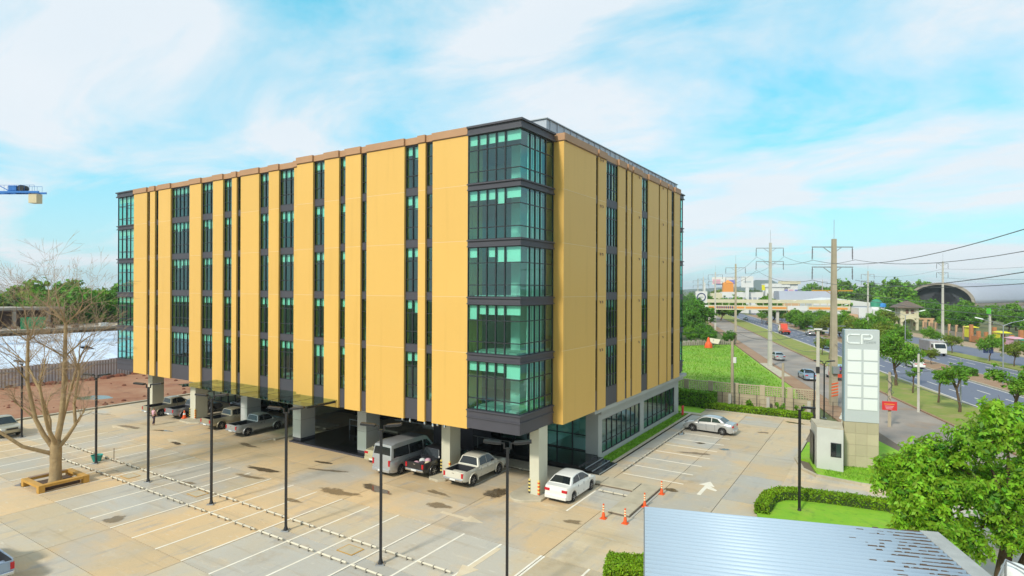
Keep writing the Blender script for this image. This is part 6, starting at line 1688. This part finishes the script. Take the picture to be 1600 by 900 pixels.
# billboard and orange tower block
bb = B_('billboard', 402, 32, 'wide white and orange billboard far beyond the footbridge', 'billboard')
MB().box(0, 15.5, -.3, .3, 16.5, 21.5).build('board', M['wwhite'], bb)
for (x0, x1, z0, z1, c) in ((.4, 5.2, 17.2, 20.0, 'pinkcloth'), (9.2, 15.0, 16.8, 19.6, 'purple'), (1.5, 9, 16.6, 17.2, 'navy')): MB().box(x0, x1, -.36, -.31, z0, z1).build('printed_patch', M[c], bb)
for x in (2, 8, 14): MB().box(x - .4, x + .4, -.3, .3, 0, 16.5).build('post', M['whitepole'], bb)
ot = B_('tower_block', 391, 38, 'tall orange and tan building under the billboard', 'building')
MB().box(-5, 6, 0, 8, 0, 11.5).build('walls', M['wcream'], ot)
m = MB(); m.prism([(0, 0), (1, 0), (1, 1), (0, 1)], 0, .1)
MB().loft([[(0, -.1, 11.0), (6.0, -.1, 11.0), (6, 8, 11), (0, 8, 11)], [(0, -.1, 17.5), (6.0, -.1, 17.5), (6, 8, 17.5), (0, 8, 17.5)], [(2.9, 3, 19.5), (3.1, 3, 19.5), (3.1, 5, 19.5), (2.9, 5, 19.5)]]).build('orange_gable', M['adorange'], ot)
for i in range(3):
    for j in range(3): MB().box(-4.2 + 3.2 * i, -2.8 + 3.2 * i, -.08, .0, 2 + 3 * j, 3.8 + 3 * j).build('window', M['carglass2'], ot)
ws_ = B_('shop_sign', 353, 47, 'white square shop sign on a thick white post', 'sign')
MB().box(-3.2, 3.2, -.5, .5, 14.6, 20.8).build('sign_box', M['wwhite'], ws_); MB().box(-.9, .9, -.4, .4, 0, 14.6).build('post', M['wwhite'], ws_); MB().box(-2, 2, -.56, -.51, 17.3, 18.2).build('mark', M['signbody'], ws_)
wb_ = B_('shop_building', 356, 36, 'long low white shop building left of the white pavilion', 'building')
MB().box(-2, 20, 0, 14, 0, 12.0).build('walls', M['wwhite'], wb_); MB().box(-8, 6, 1, 10, 0, 11.2).build('side_wing', M['wcream'], wb_)
for k in range(8): MB().box(-1 + 2.6 * k, .8 + 2.6 * k, -.08, 0, 6.5, 9).build('window', M['hallroof'], wb_)
tp = B_('white_pavilion', 352, 60, 'white pavilion with a flat projecting roof and blue banners', 'building')
MB().box(-3.5, 8, 0, 10, 0, 14.8).build('walls', M['wwhite'], tp); MB().box(-4, 9, -.6, 10.5, 14.8, 16.8).build('parapet', M['wwhite'], tp); MB().box(4.5, 14.2, -1.0, 9, 16.5, 18.2).build('upper_roof', M['wcream'], tp)
MB().box(6, 13, 0, 8, 0, 16.4).build('tower_walls', M['wwhite'], tp)
for x in (6.3, 11.4): MB().box(x, x + 1.5, -.1, -.02, 6, 13.5).build('banner', M['purple'], tp)
MB().box(8.3, 10.8, -.1, -.02, 6, 13.5).build('banner', M['pinkcloth'], tp)
for x in (-2.6, .6, 3.4): MB().box(x, x + 1.6, -.08, .0, 7.5, 11.5).build('window', M['sitedark'], tp)
MB().box(-5.5, -3.8, -.2, .2, 13, 16).build('yellow_sign', M['limeyel'], tp)
for k in range(3): MB().lathe([(.0, 8.9), (.7, 9.4), (.9, 10.0), (.7, 10.6), (.0, 11)], 10, c=(-1.8 + 3 * k, -.6, 1.6)).build('lantern', M['wwhite'], tp)
gr_ = B_('warehouse', 328, 65, 'long warehouse with a pale grey sloping roof right of the white pavilion', 'warehouse')
MB().loft([[(x, -2, 8.0), (x, 0, 12.7), (x, 14, 12.7), (x, 16, 0), (x, -2, 0)] for x in (-6, 20)]).build('shell', M['hallroof'], gr_)
MB().box(-6.2, 26, -6, -2.2, 0, 7.0).build('front_wing', M['wpeach'], gr_)
wh = B_('warehouse', 268, 70, 'low warehouse with a white roof above the footbridge end', 'warehouse')
MB().loft([[(-9, y, 0), (-9, y, 8.6), (0, y, 9.9), (14, y, 8.0), (14, y, 0)] for y in (0, 22)]).build('shell', M['wwhite'], wh)
MB().box(-8.5, 13.5, -.1, 0, 2, 6.8).build('open_front', M['hallroof'], wh)
wh2 = B_('shop_row', 236, 69, 'row of white shop houses with blue awnings left of the gate tower', 'building')
for k in range(4):
    MB().box(-9 + 4.6 * k, -4.6 + 4.6 * k, 0, 9, 0, (5.2, 4.4, 6.8, 6.2)[k]).build('shop_house', M['wwhite' if k != 1 else 'wpeach'], wh2)
    MB().box(-8.8 + 4.6 * k, -4.8 + 4.6 * k, -.9, 0, 2.6, 2.9).build('awning', M['blue' if k % 2 else 'purple'], wh2)
    MB().box(-8.3 + 4.6 * k, -5.3 + 4.6 * k, -.05, .0, .2, 2.4).build('shutter', M['sitedark'], wh2)
wt_ = B_('water_tank', 246, 78, 'green and blue round water tank on a white roof', 'tank')
MB().box(-2.2, 2.2, -2, 2, 0, 7.0).build('stand', M['wwhite'], wt_); MB().lathe([(2.0, 7.0), (2.0, 8.6), (1.2, 9.6), (.2, 9.9)], 14).build('tank_shell', M['tarpgreen'], wt_); MB().lathe([(1.1, 7.0), (1.1, 8.2), (.3, 8.5)], 10, c=(1.6, -1.6, 0)).build('small_tank', M['blue'], wt_)
# gate tower
gt = B_('gate_tower', 222, 79.5, 'cream gate tower with a hipped brown roof and arched openings', 'gate tower')
for sx in (-2.6, 2.0):
    for sy in (-2, 2.2): MB().box(sx, sx + .7, sy, sy + .7, 0, 7.4).build('pillar', M['wcream'], gt)
MB().box(-2.8, 2.9, -2.1, 3.1, 3.9, 4.5).build('lower_beam', M['wcream'], gt); MB().box(-2.5, 2.6, -1.8, 2.8, 4.5, 5.5).build('balcony', M['wcream'], gt); MB().box(-2.5, 2.6, -1.8, 2.8, 6.9, 7.4).build('upper_beam', M['wcream'], gt)
MB().box(-1.0, -.2, -1.95, -1.8, 5.5, 6.9).build('shutter', M['sitedark'], gt); MB().box(.5, 1.4, -1.95, -1.8, 5.5, 6.9).build('shutter', M['sitedark'], gt); MB().box(-2.3, 2.4, -1.7, 2.6, 5.5, 6.9).build('upper_room', M['wcream'], gt)
MB().loft([[(x * 3.9, y * 3.7 + .5, 7.4) for x, y in ((-1, -1), (1, -1), (1, 1), (-1, 1))], [(x * 3.8, y * 3.6 + .5, 7.65) for x, y in ((-1, -1), (1, -1), (1, 1), (-1, 1))], [(x * .3, y * .3 + .5, 9.7) for x, y in ((-1, -1), (1, -1), (1, 1), (-1, 1))]]).build('roof', M['tileroof'], gt)
m = MB(); m.tube([(-2.2, -2.0, 2.6)] + [(1.95 * math.cos(R(a)) - .05, -2.0, 2.6 + 1.3 * math.sin(R(a))) for a in range(170, 0, -20)] + [(2.2, -2.0, 2.6)], .3, 6); m.build('arch', M['wcream'], gt)
for x in (4.2, 6.0): MB().box(x, x + .9, -2, -1.1, 0, 3.6).build('gate_pier', M['wpeach'], gt)
MB().box(2.8, 7.2, -2, -1.2, 3.6, 4.1).build('gate_lintel', M['wpeach'], gt)
# grey fence with posts, market stalls
mf = B_('grey_wall', 206, 79, 'long grey wall with dark railings between the gate and the market', 'wall')
mf.rotation_euler = (0, 0, RA + math.pi)
MB().box(-2, 30, -.15, .15, 0, 1.8).build('wall_panel', M['siteconc'], mf)
for k in range(40): MB().box(-2 + .8 * k, -1.92 + .8 * k, -.05, .05, 1.8, 3.4).build('railing_bar', M['halldark'], mf)
for k in range(8): MB().box(-2.2 + 4.2 * k, -1.7 + 4.2 * k, -.25, .25, 0, 3.7).build('wall_pier', M['wpeach'], mf)
ow = B_('orange_wall', 176, 77.5, 'low orange brick wall with pillars at the street market', 'wall'); ow.rotation_euler = (0, 0, RA + math.pi)
for k in range(9):
    MB().box(3.6 * k, 3.6 * k + .7, -.35, .35, 0, 3.0 if k % 3 else 4.4).build('brick_pillar', M['brickorange'], ow); MB().box(3.6 * k + .7, 3.6 * k + 3.6, -.15, .15, 0, 1.6).build('brick_panel', M['brickorange'], ow)
def stall(t, s, w, h, c, label):
    root = empty('market_stall', RD(t, s, .12), RA + math.pi, label, 'stall', 'stalls at the street market')
    for x in (-w / 2, w / 2 - .08):
        for y in (-1, .92): MB().box(x, x + .08, y, y + .08, 0, h).build('post', M['steel'], root)
    MB().loft([[(-w / 2 - .2, -1.2, h), (w / 2 + .2, -1.2, h), (w / 2 + .2, 1.2, h), (-w / 2 - .2, 1.2, h)], [(-w / 2 - .2, -1.2, h + .1), (w / 2 + .2, -1.2, h + .1), (w / 2 + .2, 1.2, h + .1), (-w / 2 - .2, 1.2, h + .1)], [(-w * .4, -.3, h + .4), (w * .4, -.3, h + .4), (w * .4, .3, h + .4), (-w * .4, .3, h + .4)]]).build('awning', M[c], root)
    MB().box(-w / 2, w / 2, -.5, .5, .7, .85).build('counter', M['paver'], root)
    MB().box(-w / 2 + .1, w / 2 - .1, -1.0, -.9, .9, h - .2).build('back_sheet', M[c], root)
stall(178, 78.5, 2.6, 3.4, 'limeyel', 'yellow market stall left of the orange pillars'); stall(160.5, 77.0, 3.0, 3.2, 'limeyel', 'lime yellow market stall beside the pole with the green sign')
stall(155, 76.8, 3.2, 2.3, 'pinkcloth', 'pink market stall right of the lime yellow one'); stall(149.5, 76.8, 3.6, 2.2, 'tarpgreen', 'green tarpaulin stall near the right edge'); stall(145, 76.6, 3.0, 2.2, 'blue', 'blue stall beside the green tarpaulin stall'); stall(140.5, 76.6, 3.0, 2.2, 'tarpgreen', 'second green stall at the right edge')
gp = B_('sign_post', 164, 76.2, 'concrete post with a lime green sign above the market', 'sign'); gp.rotation_euler = (0, 0, RA + math.pi)
MB().box(-.18, .18, -.18, .18, 0, 8.4).build('post', M['whitepole'], gp); MB().box(-.9, .9, -.3, -.2, 7.6, 9.0).build('sign_plate', M['limegreen'], gp); MB().box(-1.6, 1.6, -.15, -.05, 8.3, 8.45).build('crossarm', M['steel'], gp)
# arched market hall
hall = empty('arched_hall', (21.5, 334, 0), math.atan2(90, 41), 'huge arched market hall with a grey barrel roof at the right horizon', 'hall')
HW, HL = 13.0, 150
arcp = [(HW * math.cos(R(180 - a)) , 7.6 + 8.6 * math.sin(R(a))) for a in range(0, 181, 10)]
arcp = [(-x, z) for x, z in arcp]
m = MB(); m.loft([[(x0, y, z) for y, z in arcp] for x0 in (0, HL / 2, HL)], close=False); rf = m.build('roof', M['hallroof'], hall, smooth=30)
sd_ = rf.modifiers.new('solid', 'SOLIDIFY'); sd_.thickness = .8; sd_.offset = 1
m = MB(); ap2 = [(y * 1.0, z + .2) for y, z in arcp]
for (a, b), (c, d) in zip(ap2, ap2[1:]): m.bar((-.6, a, b), (-.6, c, d), 1.2, 1.0)
m.build('arch_truss', M['siteconc'], hall)
m = MB(); m.v += [(3, y * .97, z - .2) for y, z in arcp] + [(3, HW * .97, 0), (3, -HW * .97, 0)]; m.f.append(tuple(range(len(m.v)))); m.m.append(0)
m.build('arch_shade_sheet', M['halldark'], hall)  # dark sheet standing in for the shade inside the arch
MB().box(0, HL, -HW - 1.2, -HW + .2, 6.4, 7.6).build('eave_beam', M['siteconc'], hall)
MB().box(4, HL, -HW - .2, -HW, 0, 6.4).build('side_wall', M['wwhite'], hall)
MB().box(40, 52, -HW - 4, -HW - .3, 0, 4.4).build('entrance_canopy', M['wwhite'], hall); MB().box(42, 58, -HW - 4.1, -HW - .3, 0, 3.4).build('red_shopfront', M['red'], hall)

# park trees and far tree lines, each tree a thing of its own
rng = random.Random(44)
def scatter(n, tr, sr, keys, sr_scale, label, grp, avoid=None):
    k = 0
    while k < n:
        t, s = rng.uniform(*tr), rng.uniform(*sr)
        if avoid and avoid(t, s): continue
        tree(rng.choice(keys), RD(t, s, 0), label % (ORD[k % 22]) if '%s' in label else label, rng.uniform(*sr_scale), rng.uniform(0, 6.28), grp); k += 1
scatter(18, (205, 300), (86, 128), ['dense', 'dense2', 'dense'], (.85, 1.25), 'dense tree in the park before the arched hall', 'trees before the arched hall')
scatter(12, (146, 205), (86, 112), ['dense', 'dense2'], (.7, 1.0), 'dense tree behind the street market', 'trees behind the street market', lambda t, s: s < 84)
scatter(20, (176, 262), (44, 92), ['dense3', 'dense', 'road2', 'road'], (.55, .9), 'bushy tree between the footbridge and the gate tower', 'trees near the footbridge', lambda t, s: not (44.3 < s < 47.8 or 57.6 < s < 60 or (s > 71.5 and t < 234 and (t < 205 or s < 76)) or (s > 84)) or (170 < t < 216 and s > 60))
scatter(22, (300, 520), (92, 175), ['far', 'far3', 'far3'], (1.3, 1.75), 'large tree on the right horizon behind the shops', 'trees on the right horizon', lambda t, s: s > 112 and t < 345)
scatter(22, (290, 600), (-8, 60), ['far', 'far3', 'dense2'], (.6, 1.0), 'tree beyond the footbridge', 'trees beyond the footbridge', lambda t, s: 14 < s < 62 and t < 420)
scatter(22, (560, 900), (30, 420), ['far', 'far2'], (1.1, 1.6), 'hazy tree on the far right tree line', 'trees on the far right tree line')
scatter(11, (262, 276), (14, 76), ['dense2', 'dense', 'bright'], (1.1, 1.4), 'leafy tree rising just behind the footbridge', 'trees behind the footbridge', lambda t, s: not (s < 32 or 44.5 < s < 47.5 or s > 71))
# far woods that read as one mass
allc = []; allr = []
for k in range(420):
    t = rng.uniform(900, 1500); s = rng.uniform(-900, 1300); p = RD(t, s); allc.append((p[0], p[1], 6)); allr.append(rng.uniform(6, 11))
o = inst('far_woods', leaf_mesh('far_woods', allc, allr, 42000, 1.5, M['leaffar'], 91, squash=.75, shell=.5)); stuff(o)

# ================================================================== LEFT BACKGROUND
cf = empty('corrugated_fence', (-96.0, 28.2, 0), R(90), 'grey corrugated metal hoarding along the red earth plot', 'fence')
sheet = MB()
for k in range(5):
    x = k * .36; sheet.mi = 0; sheet.box(x, x + .21, -.02, .03, 0, 2.6); sheet.mi = 1; sheet.box(x + .21, x + .36, -.035, -.022, 0, 2.55)
shm = sheet.mesh('metal_sheet', [M['slat'], M['gapdark']])
for k in range(34): inst('metal_sheet', shm, cf, (-20 + 1.81 * k, 0, rng.uniform(-.2, .1)))
MB().box(-52, 40, -.10, -.05, 1.9, 2.0).build('rail', M['steel'], cf)
sheds = [(-108, 40, 8, 60, 2.2, 3.0)]
for k, (x, y, w, l, z0, z1) in enumerate(((-106, 12, 8, 34, 1.6, 2.9), (-106.5, 46, 8, 32, 1.5, 2.8), (-116, 20, 9.5, 48, 2.6, 3.9), (-117, 64, 9, 36, 2.5, 3.8), (-126, 36, 11, 70, 2.5, 4.3))):
    hs = empty('site_shed', (x, y, 0), 0, 'long low site shed with a white metal roof, %s' % ['nearest the hoarding at the left', 'nearest the hoarding at the right', 'second row at the left', 'second row at the right', 'last row below the concrete frame'][k], 'shed', 'white roofed site sheds')
    for j in range(int(l / 2)):
        m = MB(); m.quad((w / 2, -l / 2 + 2 * j, z0), (w / 2, -l / 2 + 2 * j + 1.97, z0), (-w / 2, -l / 2 + 2 * j + 1.97, z1), (-w / 2, -l / 2 + 2 * j, z1)); m.quad((w / 2, -l / 2 + 2 * j, z0 - .05), (-w / 2, -l / 2 + 2 * j, z1 - .05), (-w / 2, -l / 2 + 2 * j + 1.97, z1 - .05), (w / 2, -l / 2 + 2 * j + 1.97, z0 - .05))
        m.build('roof_sheet', M['whitesheet'], hs)
    MB().box(-w / 2 + .3, w / 2 - .3, -l / 2 + .3, l / 2 - .3, 0, z0 - .3).build('walls', M['corrug'], hs)
# concrete frame building under construction
cs = empty('construction_frame', (-150, 56, 0), 0, 'unfinished concrete building frame with open floors and scaffolding', 'building')
for k, z in enumerate((0, 4.7)):
    y1 = 40 if k == 0 else -1
    MB().box(-12, 9 - 9 * k, -34, y1, z + 4.2 - .6 * k, z + 4.7 - .6 * k).build('floor_slab', M['siteconc'], cs)
    for i in range(13 if k == 0 else 6):
        for x in (-10, 8.2 - 9 * k):
            MB().box(x, x + .6, -33 + 5.8 * i, -32.4 + 5.8 * i, z, z + (4.2 - .6 * k)).build('column', M['siteconc'], cs)
    MB().box(-3 - 3 * k, -2.8 - 3 * k, -34, y1, z, z + 3.5).build('brick_wall', M['sitedark'], cs)
q = random.Random(3)
for k in range(26): MB().box(0, q.uniform(.3, 1.2), 0, q.uniform(.5, 2), 0, q.uniform(.2, .7)).build('material_stack', M[q.choice(['siteconc', 'sitedark', 'wcream', 'plant_w'])], cs, (q.uniform(1, 8), q.uniform(-20, 20), 4.7))
sf = MB()
for i in range(26):
    y = -33 + 2.6 * i
    sf.tube([(9.4 if i < 12 else 9.2, y, 0), (9.4 if i < 12 else 9.2, y, 9.4 if i < 13 else 4.2)], .05, 4)
    if i < 12:
        for z in (2, 4.2, 6.2, 8.4): sf.tube([(9.4, y, z), (9.4, y + 2.6, z)], .04, 4)
        sf.tube([(9.4, y, 4.2 if i % 2 else 6.2), (9.4, y + 2.6, 6.2 if i % 2 else 4.2)], .03, 4)
sf.build('scaffolding', M['sitedark'], cs)
MB().box(9.4, 9.5, -11.6, -7.6, 4.9, 7.2).build('safety_net', M['greennet'], cs)
# white light posts on the far edge of the plot
for k in range(20):
    y = 26 + 1.5 * k + rng.uniform(-.6, .6); x = -172 - rng.uniform(0, 16)
    key = rng.choice(['far2', 'far', 'far3', 'dense3'])
    tree(key, (x, y * 1.6, 0), 'tree behind the construction site', rng.uniform(1.1, 1.45), rng.uniform(0, 6.28), 'trees behind the construction site')
for k in range(9):
    tree('far3' if k % 3 else 'bright', (-158 - rng.uniform(0, 8), 58 + 4.0 * k, 0), 'bright green tree right of the construction site', rng.uniform(1.1, 1.3) * (1 if k % 3 else 1.5), rng.uniform(0, 6.28), 'green trees right of the construction site')
# bare bushes before the site
tree_proto('scrub', 3.2, 1.6, 8, 700, .10, 'leafolive', 71, .2, .06, .8)
for k in range(9): tree('scrub', (-139.0 + rng.uniform(-1.5, .8), 38 + 3.5 * k, 0), 'dry scrubby bush along the foot of the concrete frame', rng.uniform(.7, 1.2), k, 'bushes at the concrete frame', 'shrub', 'shrub')
allc = []; allr = []
for k in range(300):
    x = rng.uniform(-900, -260); y = rng.uniform(-60, 700); allc.append((x, y, 5.5)); allr.append(rng.uniform(5, 8.5))
o = inst('far_woods', leaf_mesh('far_woods', allc, allr, 34000, 1.1, M['leaffar'], 92, squash=.8, shell=.5)); stuff(o)
# tower crane, only the counter jib shows
cr = empty('tower_crane', (-121.5, 30.0, 0), R(30), 'blue tower crane counter jib with a beige ballast block at the left edge', 'crane')
MB().box(-.9, .9, -.9, .9, 0, 30).build('mast', M['craneblue'], cr)
jib = MB()
jib.box(0, 14.3, -.75, -.62, 27.42, 27.70).box(0, 14.3, .62, .75, 27.42, 27.70)
for k in range(9): jib.box(.4 + 1.6 * k, .52 + 1.6 * k, -.62, .62, 27.42, 27.6)
jb = jib.build('counter_jib', M['craneblue'], cr)
m = MB()
for k in range(8):
    for y in (-.7, .7): m.tube([(8 + .8 * k, y, 27.75), (8 + .8 * k, y, 28.6)], .025, 4)
m.tube([(8, -.7, 28.6), (13.6, -.7, 28.6)], .025, 4).tube([(8, .7, 28.6), (13.6, .7, 28.6)], .025, 4)
m.build('guard_rail', M['craneblue'], jb)
bevel(MB().box(9.2, 10.5, -.5, .5, 27.75, 28.6).build('winch', M['craneblue'], jb), .08)
MB().lathe([(.5, -.5), (.5, .5)], 12, axis='y', c=(11.2, 0, 28.2)).build('drum', M['blackmetal'], jb)
bevel(MB().box(12.5, 13.8, -.55, .55, 25.9, 27.34).build('ballast_block', M['beige'], jb), .04)
MB().bar((0, 0, 32.5), (9.0, 0, 27.8), .1, .1).build('tie_bar', M['craneblue'], cr)
MB().loft([[(x * .8, y * .8, 30) for x, y in ((-1, -1), (1, -1), (1, 1), (-1, 1))], [(x * .15, y * .15, 33) for x, y in ((-1, -1), (1, -1), (1, 1), (-1, 1))]]).build('tower_head', M['craneblue'], cr)
MB().box(-24, 0, -.5, .5, 28.0, 28.9).build('front_jib', M['craneblue'], cr)
print('objects', len(bpy.data.objects))

# tell like trees apart by their order across the view
def cam_x(o):
    x, y = o.location.x, o.location.y
    return (x * math.cos(YAW) + y * math.sin(YAW)) / max(1.0, -x * math.sin(YAW) + y * math.cos(YAW))
byl = {}
for o in list(bpy.data.objects):
    if o.parent is None and o.get('category') in ('tree', 'shrub') and o.get('group'): byl.setdefault(o['label'], []).append(o)
for lb, os_ in byl.items():
    if 1 < len(os_) <= 22:
        for k, o in enumerate(sorted(os_, key=cam_x)): o['label'] = '%s, %s from the left' % (lb, ORD[k])
# light summer haze over the whole scene
hz_ = MB().box(-2620, 2620, -420, 4220, -1.3, 60).build('haze', MATS['red_earth'])
hz_['kind'] = 'stuff'
hm = bpy.data.materials.new('haze'); hm.use_nodes = True; hm.node_tree.nodes.clear()
ho = hm.node_tree.nodes.new('ShaderNodeOutputMaterial'); hv = hm.node_tree.nodes.new('ShaderNodeVolumePrincipled')
hv.inputs['Color'].default_value = (0.86, 0.93, 0.97, 1); hv.inputs['Density'].default_value = 0.0002; hv.inputs['Anisotropy'].default_value = 0.2
hm.node_tree.links.new(hv.outputs[0], ho.inputs['Volume'])
hz_.data.materials.clear(); hz_.data.materials.append(hm)
